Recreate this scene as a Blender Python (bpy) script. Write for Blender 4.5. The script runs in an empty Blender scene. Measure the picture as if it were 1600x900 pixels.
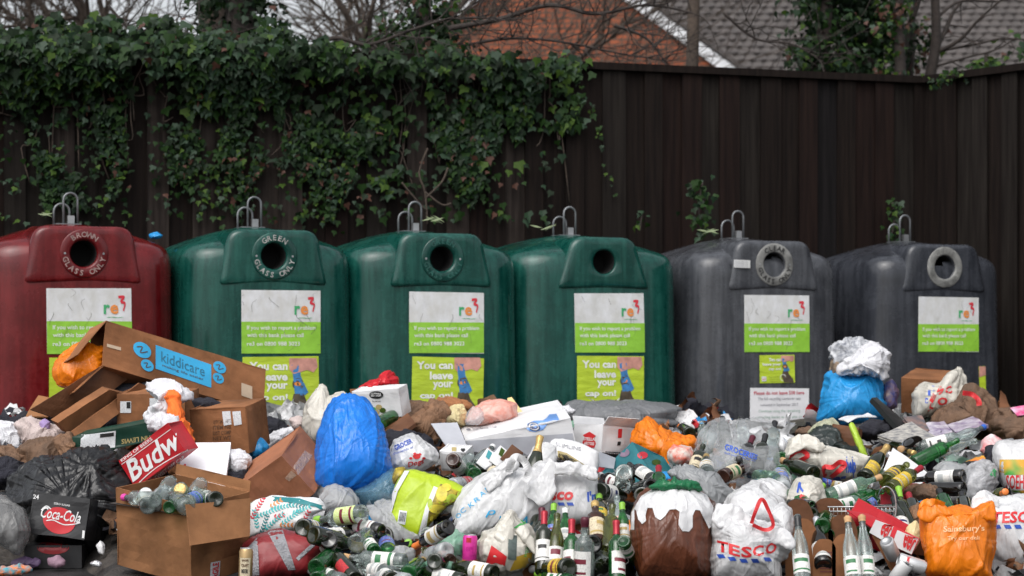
import bpy, bmesh, math, random
import numpy as np
from mathutils import Vector, Matrix, noise
from mathutils.bvhtree import BVHTree
R = math.radians
random.seed(7)
scene = bpy.context.scene
COL = scene.collection

# ------------------------------------------------------------------ camera
F = 3333.0; HC = 1.12; PX0 = 800.0; PY0 = 530.0
cam_d = bpy.data.cameras.new('camera'); cam = bpy.data.objects.new('camera', cam_d); COL.objects.link(cam)
cam.location = (0, 0, HC); cam.rotation_euler = (R(90), 0, 0)
cam_d.sensor_width = 36.0; cam_d.lens = 75.0; cam_d.shift_y = 0.05
cam_d.clip_start = 0.1; cam_d.clip_end = 2000
cam_d.dof.use_dof = True; cam_d.dof.focus_distance = 10.5; cam_d.dof.aperture_fstop = 3.2
scene.camera = cam
# ------------------------------------------------------------------ world, sun, exposure
world = bpy.data.worlds.new('World'); scene.world = world; world.use_nodes = True
wn = world.node_tree; bg = wn.nodes['Background']
sky = wn.nodes.new('ShaderNodeTexSky'); sky.sky_type = 'NISHITA'; sky.sun_disc = False
SUN_EL, SUN_AZ = R(55), R(205)
sky.sun_elevation = SUN_EL; sky.sun_rotation = SUN_AZ; sky.dust_density = 4.0; sky.air_density = 1.0
hs = wn.nodes.new('ShaderNodeHueSaturation'); hs.inputs['Saturation'].default_value = 0.22
wn.links.new(sky.outputs[0], hs.inputs['Color']); wn.links.new(hs.outputs[0], bg.inputs['Color'])
bg.inputs['Strength'].default_value = 0.15
sun_d = bpy.data.lights.new('sun', 'SUN'); sun = bpy.data.objects.new('sun', sun_d); COL.objects.link(sun)
sun_d.energy = 1.0; sun_d.angle = R(60); sun_d.color = (1, 0.98, 0.95)
sd = Vector((math.sin(SUN_AZ) * math.cos(SUN_EL), math.cos(SUN_AZ) * math.cos(SUN_EL), math.sin(SUN_EL)))
sun.rotation_euler = (-sd).to_track_quat('-Z', 'Y').to_euler()
scene.view_settings.view_transform = 'Standard'; scene.view_settings.look = 'None'
scene.view_settings.exposure = 0.45; scene.view_settings.gamma = 1.0
scene.cycles.max_bounces = 7; scene.cycles.transparent_max_bounces = 14
scene.cycles.diffuse_bounces = 3; scene.cycles.glossy_bounces = 3; scene.cycles.transmission_bounces = 4
scene.cycles.caustics_reflective = False; scene.cycles.caustics_refractive = False

# ------------------------------------------------------------------ placing helpers
def P(px, py, D):
    return Vector(((px - PX0) * D / F, D, HC - (py - PY0) * D / F))
def W2P(v):
    return (PX0 + F * v[0] / v[1], PY0 - F * (v[2] - HC) / v[1])
DT = [(560, 14.2), (650, 13.2), (690, 12.4), (740, 11.6), (800, 10.8), (860, 10.1), (905, 9.62), (960, 9.3)]
def DM(px, py):
    """distance of the heap's surface where the photograph shows (px, py)"""
    for (a, da), (b, db) in zip(DT, DT[1:]):
        if py <= b: break
    t = min(1.2, max(0, (py - a) / (b - a))); d = da + (db - da) * t
    back = max(0.0, min(1.0, (900 - py) / 240.0))
    d *= 1 + 0.055 * back * (px - 800) / 800
    return d

# ------------------------------------------------------------------ object helpers
OFF = {}
def tag(o, label, cat, group=None, kind=None):
    if label: o['label'] = label
    if cat: o['category'] = cat
    if group: o['group'] = group
    if kind: o['kind'] = kind
    return o
def thing(name, label, cat, loc, group=None):
    o = bpy.data.objects.new(name, None); COL.objects.link(o); o.location = loc; o.empty_display_size = .05
    OFF[o.name] = Vector(loc); tag(o, label, cat, group); return o
def raw(name, verts, faces, mats, parent=None, idx=None, smooth=False):
    """mesh whose verts are already in the parent's (or object's) own space"""
    me = bpy.data.meshes.new(name); me.from_pydata([tuple(v) for v in verts], [], faces)
    if not isinstance(mats, (list, tuple)): mats = [mats]
    for m in mats: me.materials.append(m)
    if idx is not None: me.polygons.foreach_set('material_index', idx)
    if smooth: me.polygons.foreach_set('use_smooth', [True] * len(faces))
    me.update()
    o = bpy.data.objects.new(name, me); COL.objects.link(o)
    if parent is not None: o.parent = parent
    return o
def mk(name, verts, faces, mats, parent=None, idx=None, smooth=False, label=None, cat=None, group=None, kind=None):
    """verts in world space"""
    if parent is not None:
        off = OFF[parent.name]
    else:
        a = np.array([tuple(v) for v in verts]); lo = a.min(0); hi = a.max(0)
        off = Vector(((lo[0] + hi[0]) / 2, (lo[1] + hi[1]) / 2, lo[2]))
    o = raw(name, [Vector(v) - off for v in verts], faces, mats, parent, idx, smooth)
    if parent is None: o.location = off
    OFF[o.name] = off
    tag(o, label, cat, group, kind); return o
class MB:
    def __init__(s): s.v = []; s.f = []; s.i = []
    def add(s, v, f, i=0):
        n = len(s.v); s.v += [Vector(q) for q in v]; s.f += [tuple(a + n for a in q) for q in f]; s.i += [i] * len(f); return s
    def build(s, name, mats, parent=None, smooth=False, **k): return mk(name, s.v, s.f, mats, parent, s.i, smooth, **k)
BOXF = [(0, 3, 2, 1), (4, 5, 6, 7), (0, 1, 5, 4), (1, 2, 6, 5), (2, 3, 7, 6), (3, 0, 4, 7)]
def boxv(a, b):
    (x0, y0, z0), (x1, y1, z1) = a, b
    return [(x0, y0, z0), (x1, y0, z0), (x1, y1, z0), (x0, y1, z0), (x0, y0, z1), (x1, y0, z1), (x1, y1, z1), (x0, y1, z1)]
def bridge(n, rings, closed=True, cap0=False, cap1=False):
    f = []
    for r in range(rings - 1):
        for k in range(n if closed else n - 1):
            a = r * n + k; b = r * n + (k + 1) % n
            f.append((a, b, b + n, a + n))
    if cap0: f.append(tuple(reversed(range(n))))
    if cap1: f.append(tuple((rings - 1) * n + k for k in range(n)))
    return f
def tube(pts, rad, n=8, flat=1.0, caps=True):
    pts = [Vector(p) for p in pts]; m = len(pts)
    rs = rad if isinstance(rad, (list, tuple)) else [rad] * m
    v = []; up = None
    for i, p in enumerate(pts):
        t = (pts[min(i + 1, m - 1)] - pts[max(i - 1, 0)]).normalized()
        if up is None: up = Vector((0, 1, 0)) if abs(t.y) < .9 else Vector((1, 0, 0))
        a = t.cross(up).normalized(); b = a.cross(t).normalized(); up = b
        for k in range(n):
            th = 2 * math.pi * k / n
            v.append(p + a * math.cos(th) * rs[i] + b * math.sin(th) * rs[i] * flat)
    return v, bridge(n, m, True, caps, caps)
def smoothline(pts, k=6):
    pts = [Vector(p) for p in pts]; out = []
    for i in range(len(pts) - 1):
        p0 = pts[max(i - 1, 0)]; p1 = pts[i]; p2 = pts[i + 1]; p3 = pts[min(i + 2, len(pts) - 1)]
        for j in range(k):
            t = j / k
            out.append(.5 * ((2 * p1) + (p2 - p0) * t + (2 * p0 - 5 * p1 + 4 * p2 - p3) * t * t + (3 * p1 - p0 - 3 * p2 + p3) * t ** 3))
    return out + [pts[-1]]
def lathe(prof, n=24, cap0=False, cap1=False):
    v = [(r * math.cos(2 * math.pi * k / n), r * math.sin(2 * math.pi * k / n), z) for r, z in prof for k in range(n)]
    return v, bridge(n, len(prof), True, cap0, cap1)

# ------------------------------------------------------------------ materials
MATS = {}
def mat(name, col, rough=.6, var=.0, vscale=8., bump=0., bscale=30., metal=0., coat=0., trans=0., alpha=1., spec=.5, col2=None, wave=None, voro=0., translucent=0., sheen=0., stretch=None, detail=6.):
    if name in MATS: return MATS[name]
    m = bpy.data.materials.new(name); m.use_nodes = True; nt = m.node_tree; N = nt.nodes; L = nt.links
    b = N['Principled BSDF']; out = N['Material Output']
    b.inputs['Base Color'].default_value = (*col, 1); b.inputs['Roughness'].default_value = rough
    b.inputs['Metallic'].default_value = metal; b.inputs['Specular IOR Level'].default_value = spec
    if coat: b.inputs['Coat Weight'].default_value = coat; b.inputs['Coat Roughness'].default_value = .12
    if trans: b.inputs['Transmission Weight'].default_value = trans
    tc = N.new('ShaderNodeTexCoord'); oi = N.new('ShaderNodeObjectInfo'); ofs = N.new('ShaderNodeVectorMath'); ofs.operation = 'MULTIPLY_ADD'; ofs.inputs[1].default_value = (31, 17, 23)
    L.new(oi.outputs['Random'], ofs.inputs[0]); L.new(tc.outputs['Object'], ofs.inputs[2]); src = ofs.outputs[0]
    if stretch:
        mp = N.new('ShaderNodeMapping'); mp.inputs['Scale'].default_value = stretch; L.new(src, mp.inputs['Vector']); src = mp.outputs[0]
    if var or col2:
        n = N.new('ShaderNodeTexNoise'); n.inputs['Scale'].default_value = vscale; n.inputs['Detail'].default_value = detail; n.inputs['Roughness'].default_value = .62
        L.new(src, n.inputs['Vector'])
        cr = N.new('ShaderNodeValToRGB'); c2 = col2 or tuple(c * (1 - var) for c in col)
        cr.color_ramp.elements[0].position = .36; cr.color_ramp.elements[1].position = .66
        cr.color_ramp.elements[0].color = (*c2, 1); cr.color_ramp.elements[1].color = (*[c * (1 + var * .4) for c in col], 1)
        L.new(n.outputs['Fac'], cr.inputs['Fac']); L.new(cr.outputs['Color'], b.inputs['Base Color'])
        rr = N.new('ShaderNodeMapRange'); rr.inputs['To Min'].default_value = max(.03, rough - .12); rr.inputs['To Max'].default_value = min(1, rough + .14)
        L.new(n.outputs['Fac'], rr.inputs['Value']); L.new(rr.outputs[0], b.inputs['Roughness'])
    if bump:
        n2 = N.new('ShaderNodeTexNoise'); n2.inputs['Scale'].default_value = bscale; n2.inputs['Detail'].default_value = 5
        L.new(src, n2.inputs['Vector']); bp = N.new('ShaderNodeBump'); bp.inputs['Strength'].default_value = bump; bp.inputs['Distance'].default_value = .02
        h = n2.outputs['Fac']
        if voro:
            prev = None; mp2 = N.new('ShaderNodeMapping'); mp2.inputs['Scale'].default_value = (1, 1, .32); mp2.inputs['Rotation'].default_value = (0, .25, 0); L.new(src, mp2.inputs[0])
            for sc_, wt, dn in ((voro * .55, 1.0, 0), (voro * 1.1, .55, 0), (voro * 2.6, .22, 1)):
                vo = N.new('ShaderNodeTexNoise'); vo.inputs['Scale'].default_value = sc_; vo.inputs['Detail'].default_value = dn; vo.inputs['Distortion'].default_value = .6; L.new(mp2.outputs[0], vo.inputs['Vector'])
                s1 = N.new('ShaderNodeMath'); s1.operation = 'SUBTRACT'; s1.inputs[1].default_value = .5; L.new(vo.outputs['Fac'], s1.inputs[0])
                s2 = N.new('ShaderNodeMath'); s2.operation = 'ABSOLUTE'; L.new(s1.outputs[0], s2.inputs[0])
                s3 = N.new('ShaderNodeMapRange'); s3.inputs['From Min'].default_value = 0; s3.inputs['From Max'].default_value = .11; s3.inputs['To Min'].default_value = 1; s3.inputs['To Max'].default_value = 0; L.new(s2.outputs[0], s3.inputs['Value'])
                mu = N.new('ShaderNodeMath'); mu.operation = 'MULTIPLY_ADD'; mu.inputs[1].default_value = wt; L.new(s3.outputs[0], mu.inputs[0])
                if prev: L.new(prev, mu.inputs[2])
                else: mu.inputs[2].default_value = 0
                prev = mu.outputs[0]
            h = prev; bp.inputs['Distance'].default_value = .10 / voro; bp.inputs['Strength'].default_value = min(1, bump * 1.1)
        L.new(h, bp.inputs['Height']); L.new(bp.outputs[0], b.inputs['Normal'])
    last = b.outputs[0]
    if translucent:
        t = N.new('ShaderNodeBsdfTranslucent'); t.inputs[0].default_value = (*col, 1); mx = N.new('ShaderNodeMixShader'); mx.inputs[0].default_value = translucent
        L.new(last, mx.inputs[1]); L.new(t.outputs[0], mx.inputs[2]); last = mx.outputs[0]
    if alpha < 1:
        t = N.new('ShaderNodeBsdfTransparent'); mx = N.new('ShaderNodeMixShader'); mx.inputs[0].default_value = alpha
        L.new(t.outputs[0], mx.inputs[1]); L.new(last, mx.inputs[2]); last = mx.outputs[0]
    L.new(last, out.inputs['Surface'])
    MATS[name] = m; return m
def glassmat(name, tint, density=.5, rough=.06, body=(.5, .5, .5)):
    """thin-walled glass: tinted clear + fresnel gloss + a little dirt"""
    if name in MATS: return MATS[name]
    m = bpy.data.materials.new(name); m.use_nodes = True; nt = m.node_tree; N = nt.nodes; L = nt.links
    b = N['Principled BSDF']; out = N['Material Output']
    b.inputs['Base Color'].default_value = (*body, 1); b.inputs['Roughness'].default_value = rough
    tr = N.new('ShaderNodeBsdfTransparent'); tr.inputs[0].default_value = (*tint, 1)
    gl = N.new('ShaderNodeBsdfGlossy'); gl.inputs['Roughness'].default_value = rough; gl.inputs[0].default_value = (1, 1, 1, 1)
    fr = N.new('ShaderNodeLayerWeight'); fr.inputs['Blend'].default_value = .35
    tc = N.new('ShaderNodeTexCoord'); n = N.new('ShaderNodeTexNoise'); n.inputs['Scale'].default_value = 25; n.inputs['Detail'].default_value = 6; L.new(tc.outputs['Object'], n.inputs['Vector'])
    mr = N.new('ShaderNodeMapRange'); mr.inputs['From Min'].default_value = .35; mr.inputs['From Max'].default_value = .7
    mr.inputs['To Min'].default_value = density * .7; mr.inputs['To Max'].default_value = min(1, density * 1.3); L.new(n.outputs['Fac'], mr.inputs['Value'])
    m1 = N.new('ShaderNodeMixShader'); L.new(mr.outputs[0], m1.inputs[0]); L.new(tr.outputs[0], m1.inputs[1]); L.new(b.outputs[0], m1.inputs[2])
    fm = N.new('ShaderNodeMath'); fm.operation = 'MULTIPLY'; fm.inputs[1].default_value = .75; L.new(fr.outputs['Fresnel'], fm.inputs[0])
    m2 = N.new('ShaderNodeMixShader'); L.new(fm.outputs[0], m2.inputs[0]); L.new(m1.outputs[0], m2.inputs[1]); L.new(gl.outputs[0], m2.inputs[2])
    L.new(m2.outputs[0], out.inputs['Surface']); MATS[name] = m; return m

# ------------------------------------------------------------------ flat 2D shapes (u right, v up, any units) and projection onto surfaces
_tc = {}
def text2d(s, bold=.0, shear=0., res=2):
    key = (s, bold, shear)
    if key in _tc: return _tc[key]
    cu = bpy.data.curves.new('t', 'FONT'); cu.body = s; cu.size = 1; cu.offset = bold; cu.shear = shear; cu.resolution_u = res; cu.align_x = 'LEFT'
    o = bpy.data.objects.new('t', cu); me = bpy.data.meshes.new_from_object(o)
    v = [(p.co.x, p.co.y) for p in me.vertices]; f = [tuple(p.vertices) for p in me.polygons]
    bpy.data.objects.remove(o); bpy.data.curves.remove(cu); bpy.data.meshes.remove(me)
    _tc[key] = (v, f); return v, f
def norm2d(vf):
    v, f = vf; a = np.array(v); lo = a.min(0); hi = a.max(0); s = np.maximum(hi - lo, 1e-9)
    return [tuple((np.array(q) - lo) / s) for q in v], f
def poly2d(p): return list(p), [tuple(range(len(p)))]
def rect2d(u0=0., v0=0., u1=1., v1=1.): return [(u0, v0), (u1, v0), (u1, v1), (u0, v1)], [(0, 1, 2, 3)]
def ell2d(cx=.5, cy=.5, rx=.5, ry=.5, n=28): return poly2d([(cx + rx * math.cos(2 * math.pi * k / n), cy + ry * math.sin(2 * math.pi * k / n)) for k in range(n)])
def ring2d(cx, cy, r0, r1, n=36, a0=0, a1=360):
    v = []
    for k in range(n + 1):
        a = R(a0 + (a1 - a0) * k / n); v += [(cx + r0 * math.cos(a), cy + r0 * math.sin(a)), (cx + r1 * math.cos(a), cy + r1 * math.sin(a))]
    return v, [(2 * k, 2 * k + 2, 2 * k + 3, 2 * k + 1) for k in range(n)]
def stroke2d(pts, w):
    p = smoothline([(a, b, 0) for a, b in pts], 5); v = []
    for i, q in enumerate(p):
        t = (p[min(i + 1, len(p) - 1)] - p[max(i - 1, 0)]).normalized(); n = Vector((-t.y, t.x, 0)); ww = w[i * len(w) // len(p)] if isinstance(w, list) else w
        v += [(q.x + n.x * ww, q.y + n.y * ww), (q.x - n.x * ww, q.y - n.y * ww)]
    return v, [(2 * k, 2 * k + 1, 2 * k + 3, 2 * k + 2) for k in range(len(p) - 1)]
def join2d(*s):
    V = []; Fc = []
    for v, f in s:
        n = len(V); V += list(v); Fc += [tuple(a + n for a in q) for q in f]
    return V, Fc
def xf(vf, sx=1, sy=None, tx=0, ty=0, rot=0):
    sy = sx if sy is None else sy; c, s = math.cos(R(rot)), math.sin(R(rot))
    return [((x * sx) * c - (y * sy) * s + tx, (x * sx) * s + (y * sy) * c + ty) for x, y in vf[0]], vf[1]
def arctext(s, cx, cy, r, h, a_mid, step, flip=False, bold=.02):
    out = []
    for i, ch in enumerate(s):
        if ch == ' ': continue
        k = (i - (len(s) - 1) / 2) * step; a = a_mid - k if not flip else a_mid + k
        v, f = text2d(ch, bold); ar = np.array(v); w = ar[:, 0].max() + ar[:, 0].min()
        vv = [(x - w / 2, y - .35) for x, y in v]
        out.append(xf((vv, f), h, h, cx + r * math.cos(R(a)), cy + r * math.sin(R(a)), (a - 90) if not flip else (a + 90)))
    return join2d(*out)
def refine(vf, L):
    """triangulate and cut until no edge is longer than L"""
    bm = bmesh.new(); vs = [bm.verts.new((x, y, 0)) for x, y in vf[0]]
    for q in vf[1]:
        try: bm.faces.new([vs[i] for i in q])
        except ValueError: pass
    bmesh.ops.triangulate(bm, faces=bm.faces[:])
    for _ in range(7):
        e = [e for e in bm.edges if e.calc_length() > L]
        if not e or len(bm.faces) > 4500: break
        bmesh.ops.subdivide_edges(bm, edges=e, cuts=1); bmesh.ops.triangulate(bm, faces=[f for f in bm.faces if len(f.verts) > 3])
    bm.verts.index_update(); r = ([(v.co.x, v.co.y) for v in bm.verts], [tuple(v.index for v in f.verts) for f in bm.faces]); bm.free(); return r
def bilin(q, u, v):
    (a, b, c, d) = [Vector((*p, 0)) for p in q]   # tl, tr, br, bl
    return (d * (1 - u) + c * u) * (1 - v) + (a * (1 - u) + b * u) * v
BVH = {}
def setbvh(o, verts, faces): BVH[o.name] = BVHTree.FromPolygons([Vector(v) for v in verts], faces)
CAMP = Vector((0, 0, HC))
def decal(target, shp, quad, m, parent, name='lettering', off=.003, L=.03, normalise=True, label=None):
    """shape laid on the target's surface where the photograph shows the quad (tl, tr, br, bl in photo pixels)"""
    bv = BVH[target.name]; shp = norm2d(shp) if normalise else shp
    qa = [Vector(p) for p in quad]; wpx = max((qa[0] - qa[1]).length, 1); hpx = max((qa[0] - qa[3]).length, 1)
    v2 = [(x * wpx, y * hpx) for x, y in shp[0]]
    v2, f = refine((v2, shp[1]), L * 300)
    out = []
    for x, y in v2:
        q = bilin(quad, x / wpx, y / hpx); d = (P(q.x, q.y, 10) - CAMP).normalized()
        h, n, i, dist = bv.ray_cast(CAMP + d * 5, d)
        if h is None:
            h, n, i, dist = bv.find_nearest(P(q.x, q.y, OFF[target.name].y))
        if n.dot(d) > 0: n = -n
        out.append(h + (n - d).normalized() * off)
    o = mk(name, out, f, m, parent, smooth=True)
    if label: o['label'] = label
    return o
# ================================================================== the setting
M_asph = mat('wet_asphalt', (.028, .027, .027), .42, var=.5, vscale=6, bump=.5, bscale=120)
gv = []; gf = []
for (x0, x1, y0, y1) in [(-400, 400, -60, 900)]:
    gv += [(x0, y0, 0), (x1, y0, 0), (x1, y1, 0), (x0, y1, 0)]; gf.append((0, 1, 2, 3))
mk('ground', gv, gf, M_asph, kind='structure')

# ---- tall wooden fence
def woodmat(name, c, c2, alg=None):
    m = bpy.data.materials.new(name); m.use_nodes = True; N = m.node_tree.nodes; L = m.node_tree.links; b = N['Principled BSDF']
    tc = N.new('ShaderNodeTexCoord'); mp = N.new('ShaderNodeMapping'); mp.inputs['Scale'].default_value = (14, 14, .7); L.new(tc.outputs['Object'], mp.inputs[0])
    n = N.new('ShaderNodeTexNoise'); n.inputs['Scale'].default_value = 2.2; n.inputs['Detail'].default_value = 8; L.new(mp.outputs[0], n.inputs[0])
    cr = N.new('ShaderNodeValToRGB'); cr.color_ramp.elements[0].position = .33; cr.color_ramp.elements[1].position = .72
    cr.color_ramp.elements[0].color = (*c, 1); cr.color_ramp.elements[1].color = (*c2, 1); L.new(n.outputs[0], cr.inputs[0]); L.new(cr.outputs[0], b.inputs['Base Color'])
    b.inputs['Roughness'].default_value = .8; b.inputs['Specular IOR Level'].default_value = .15
    bp = N.new('ShaderNodeBump'); bp.inputs['Strength'].default_value = .4; bp.inputs['Distance'].default_value = .01; L.new(n.outputs[0], bp.inputs['Height']); L.new(bp.outputs[0], b.inputs['Normal'])
    return m
WOOD = [woodmat('dark_stained_wood', (.005, .003, .0025), (.014, .009, .007)), woodmat('dark_red_wood', (.007, .0035, .003), (.017, .009, .007)),
        woodmat('blue_black_wood', (.0045, .0038, .004), (.012, .010, .0105)), woodmat('weathered_grey_wood', (.014, .010, .009), (.045, .035, .030)), woodmat('silvered_wood', (.007, .005, .0042), (.019, .0155, .013))]
FH = 3.25
def fence(name, a, b, label, mixf):
    a = Vector(a); b = Vector(b); d = (b - a); Ln = d.length; d.normalize(); nrm = Vector((d.y, -d.x, 0))
    if nrm.y > 0: nrm = -nrm
    root = thing(name, label, 'fence', a); rnd = random.Random(5)
    brd = MB(); s = 0; k = 0
    while s < Ln:
        w = rnd.uniform(.14, .19); frontb = k % 2
        y = .0 if frontb else .032; w2 = w if frontb else w + .05; s0 = s - (0 if frontb else .025)
        z1 = FH - .025
        p = a + d * s0 - nrm * y; lean = rnd.uniform(-.006, .006)
        tw = rnd.uniform(-.006, .006); q = [p, p + d * w2 + nrm * tw, p + d * w2 - nrm * (.018 - tw), p - nrm * .018]
        t = [v + Vector((0, 0, z1)) + d * lean for v in q]
        brd.add(q + t, BOXF, mixf(s / Ln, rnd)); s += w; k += 1
    brd.build('boards', WOOD, root)
    def rail(z, h, dep, back, nm, i=0):
        m = MB(); p = a - nrm * back; q = [p, p + d * Ln, p + d * Ln - nrm * dep, p - nrm * dep]
        m.add([v + Vector((0, 0, z)) for v in q] + [v + Vector((0, 0, z + h)) for v in q], BOXF, i); m.build(nm, WOOD, root)
    rail(FH - .055, .055, .085, -.03, 'capping_rail', 0)
    rail(.5, .09, .06, .045, 'rail'); rail(1.6, .09, .06, .045, 'rail'); rail(2.8, .09, .06, .045, 'rail')
    s = .3
    while s < Ln:
        p = a + d * s - nrm * .11; q = [p, p + d * .1, p + d * .1 - nrm * .1, p - nrm * .1]
        m = MB().add(q + [v + Vector((0, 0, FH - .08)) for v in q], BOXF, 0); m.build('post', WOOD, root); s += 2.4
    return root
FSL = .33
def fpt(px, z=0):
    t = (px - 800) / F; D = 16.2 / (1 - FSL * t); return Vector((t * D, D, z))
def mixA(t, r):
    if t < .58: return r.choice([3, 4, 0, 1, 4, 3, 0])
    return r.choice([0, 1, 0, 2, 0, 1, 0, 0, 1, 0, 2, 4])
fA = fpt(-260); fC = fpt(1440)
fence('board_fence', fA, fC, 'tall dark wooden board fence behind the bottle banks, ivy over its left half', mixA)
fE = fC + Vector((.63, -.83, 0)) * 6
fence('board_fence', fC, fE, 'weathered board fence section turning towards the viewer at the far right', lambda t, r: r.choice([1, 4, 0, 0, 4, 1, 0]))

# ---- brick house with tiled roof beyond the fence
def brickmat():
    m = bpy.data.materials.new('red_brick'); m.use_nodes = True; N = m.node_tree.nodes; L = m.node_tree.links; b = N['Principled BSDF']
    tc = N.new('ShaderNodeTexCoord'); sx = N.new('ShaderNodeSeparateXYZ'); cx = N.new('ShaderNodeCombineXYZ'); L.new(tc.outputs['Object'], sx.inputs[0]); L.new(sx.outputs[0], cx.inputs[0]); L.new(sx.outputs[2], cx.inputs[1])
    t = N.new('ShaderNodeTexBrick'); t.inputs['Scale'].default_value = 1; t.inputs['Brick Width'].default_value = .225; t.inputs['Row Height'].default_value = .095; t.inputs['Mortar Size'].default_value = .02
    t.inputs['Color1'].default_value = (.40, .105, .042, 1); t.inputs['Color2'].default_value = (.24, .066, .030, 1); t.inputs['Mortar'].default_value = (.11, .065, .045, 1)
    L.new(cx.outputs[0], t.inputs['Vector']); L.new(t.outputs[0], b.inputs['Base Color']); b.inputs['Roughness'].default_value = .85; return m
M_brick = brickmat(); M_white = mat('white_paint', (.75, .76, .78), .4, var=.15)
M_tile = mat('roof_tile', (.085, .074, .070), .7, var=.4, vscale=5); M_tile_g = mat('dark_gap', (.012, .012, .012), .9)
HY = 38.0
house = thing('brick_house', 'red brick house with white gable boards and grey tiled roof beyond the fence', 'house', P(1050, 530, HY) - Vector((0, 0, HC)))
hw = MB()
def hp(px, py, D=HY): return P(px, py, D)
x0 = hp(560, 0).x; xr = hp(1165, 0).x; ze = hp(0, 118).z; sl = (hp(0, -5).z - ze) / (hp(985, 0).x - hp(1155, 0).x)
xm = (x0 + xr) / 2; zr = ze + sl * (xm - xr)
pf = [(x0, 0), (xr, 0), (xr, ze), (xm, zr), (x0, ze)]
hw.add([(x, HY, z) for x, z in pf] + [(x, HY + 6, z) for x, z in pf], [(0, 1, 2, 3, 4), (1, 6, 7, 2), (0, 4, 9, 5), (5, 9, 8, 7, 6)])
xe = hp(1900, 0).x
hw.add(boxv((xr, HY + 3.0, 0), (xe, HY + 9, 5.1)), BOXF)
hw.build('brick_wall', M_brick, house)
def slab(m, p, q, w, t, i=0):
    """board from p to q (x,z) hanging down w, in front of the gable"""
    (xa, za), (xb, zb) = p, q
    v = [(xa, HY - .04 - t, za - w), (xb, HY - .04 - t, zb - w), (xb, HY - .04 - t, zb), (xa, HY - .04 - t, za)]
    m.add(v + [(x, y + t, z) for x, y, z in v], BOXF, i)
bb = MB(); slab(bb, (xr + .35, ze - .35 * abs(sl)), (xm, zr), .24, .05); slab(bb, (x0 - .35, ze - .35 * abs(sl)), (xm, zr), .24, .05); bb.build('bargeboard', M_white, house)
def tiles(name, o, ux, uy, nx, ny, tw, th, parent):
    """rows of roof tiles: o lower-left corner, ux along the eaves, uy up the slope"""
    n = ux.cross(uy).normalized(); m = MB()
    m.add([o, o + ux * nx * tw, o + ux * nx * tw + uy * ny * th, o + uy * ny * th], [(0, 1, 2, 3)], 1)
    for r in range(ny):
        for c in range(nx):
            q = o + ux * (c * tw + (.5 * tw if r % 2 else 0)) + uy * r * th
            a = q + n * .05; b2 = q + ux * tw * .80 + n * .075; c2 = q + ux * tw * .80 + uy * th * 1.05 + n * .03; d2 = q + uy * th * 1.05 + n * .01
            e = q + ux * tw * .8 + n * .005; f = q + n * .005
            m.add([a, b2, c2, d2, e, f], [(0, 1, 2, 3), (5, 4, 1, 0)], 0)
            g0 = q + ux * tw * .82 + n * .02; 
            m.add([g0, g0 + ux * tw * .2, g0 + ux * tw * .2 + uy * th * .7, g0 + uy * th * .7], [(0, 1, 2, 3)], 0)
    return m.build(name, [M_tile, M_tile_g], parent)
uy = Vector((0, .80, .60)).normalized()
tiles('roof', Vector((xr - 4.5, HY + 2.6, 5.0)), Vector((1, 0, 0)), uy, 66, 21, .22, .28, house)
ux2 = Vector((0, 1, 0)); uy2 = Vector((-1, 0, abs(sl))).normalized()
rb = MB(); w_ = Vector((xr + .35, HY - .12, ze - .35 * abs(sl) + .03)); tp = Vector((xm, HY - .12, zr + .03)); bk = Vector((0, 6, 0))
rb.add([w_, w_ + bk, tp + bk, tp, w_ + Vector((0, 0, .1)), w_ + bk + Vector((0, 0, .1)), tp + bk + Vector((0, 0, .1)), tp + Vector((0, 0, .1))], BOXF)
w2 = Vector((x0 - .35, HY - .12, ze - .35 * abs(sl) + .03))
rb.add([w2, tp, tp + bk, w2 + bk, w2 + Vector((0, 0, .1)), tp + Vector((0, 0, .1)), tp + bk + Vector((0, 0, .1)), w2 + bk + Vector((0, 0, .1))], BOXF)
rb.build('gable_roof', M_tile, house)

# ---- trees
M_bark = mat('dark_bark', (.035, .026, .022), .85, var=.4, vscale=14, bump=.5, bscale=40)
M_bark2 = mat('brown_bark', (.075, .055, .042), .85, var=.4, vscale=14, bump=.5, bscale=40)
LEAF = [mat('ivy_leaf_dark', (.006, .018, .005), .6, spec=.25, translucent=.15), mat('ivy_leaf_green', (.014, .042, .006), .62, spec=.25, translucent=.2), mat('ivy_leaf_light', (.055, .105, .014), .6, spec=.25, translucent=.25), mat('ivy_leaf_grey', (.014, .036, .016), .55, spec=.3), mat('ivy_leaf_dead', (.06, .02, .010), .7)]
LEAFW = [6, 7, 2, 4, .5]
def leaf(m, c, s, nrm, i, rnd):
    up = Vector((rnd.uniform(-.6, .6), rnd.uniform(-.3, .3), -1)).normalized(); a = nrm.cross(up)
    if a.length < .05: a = Vector((1, 0, 0))
    a.normalize(); up = a.cross(nrm).normalized()
    if up.z > 0: up = -up
    p = [(0, -.45), (.42, -.5), (.58, -.05), (.26, .12), (0, .75), (-.26, .12), (-.58, -.05), (-.42, -.5)]
    m.add([c + a * x * s + up * y * s + nrm * (-.12 * s * abs(x)) for x, y in p] , [(0, 1, 2, 3), (0, 3, 4, 5), (0, 5, 6, 7)], i)
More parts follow.
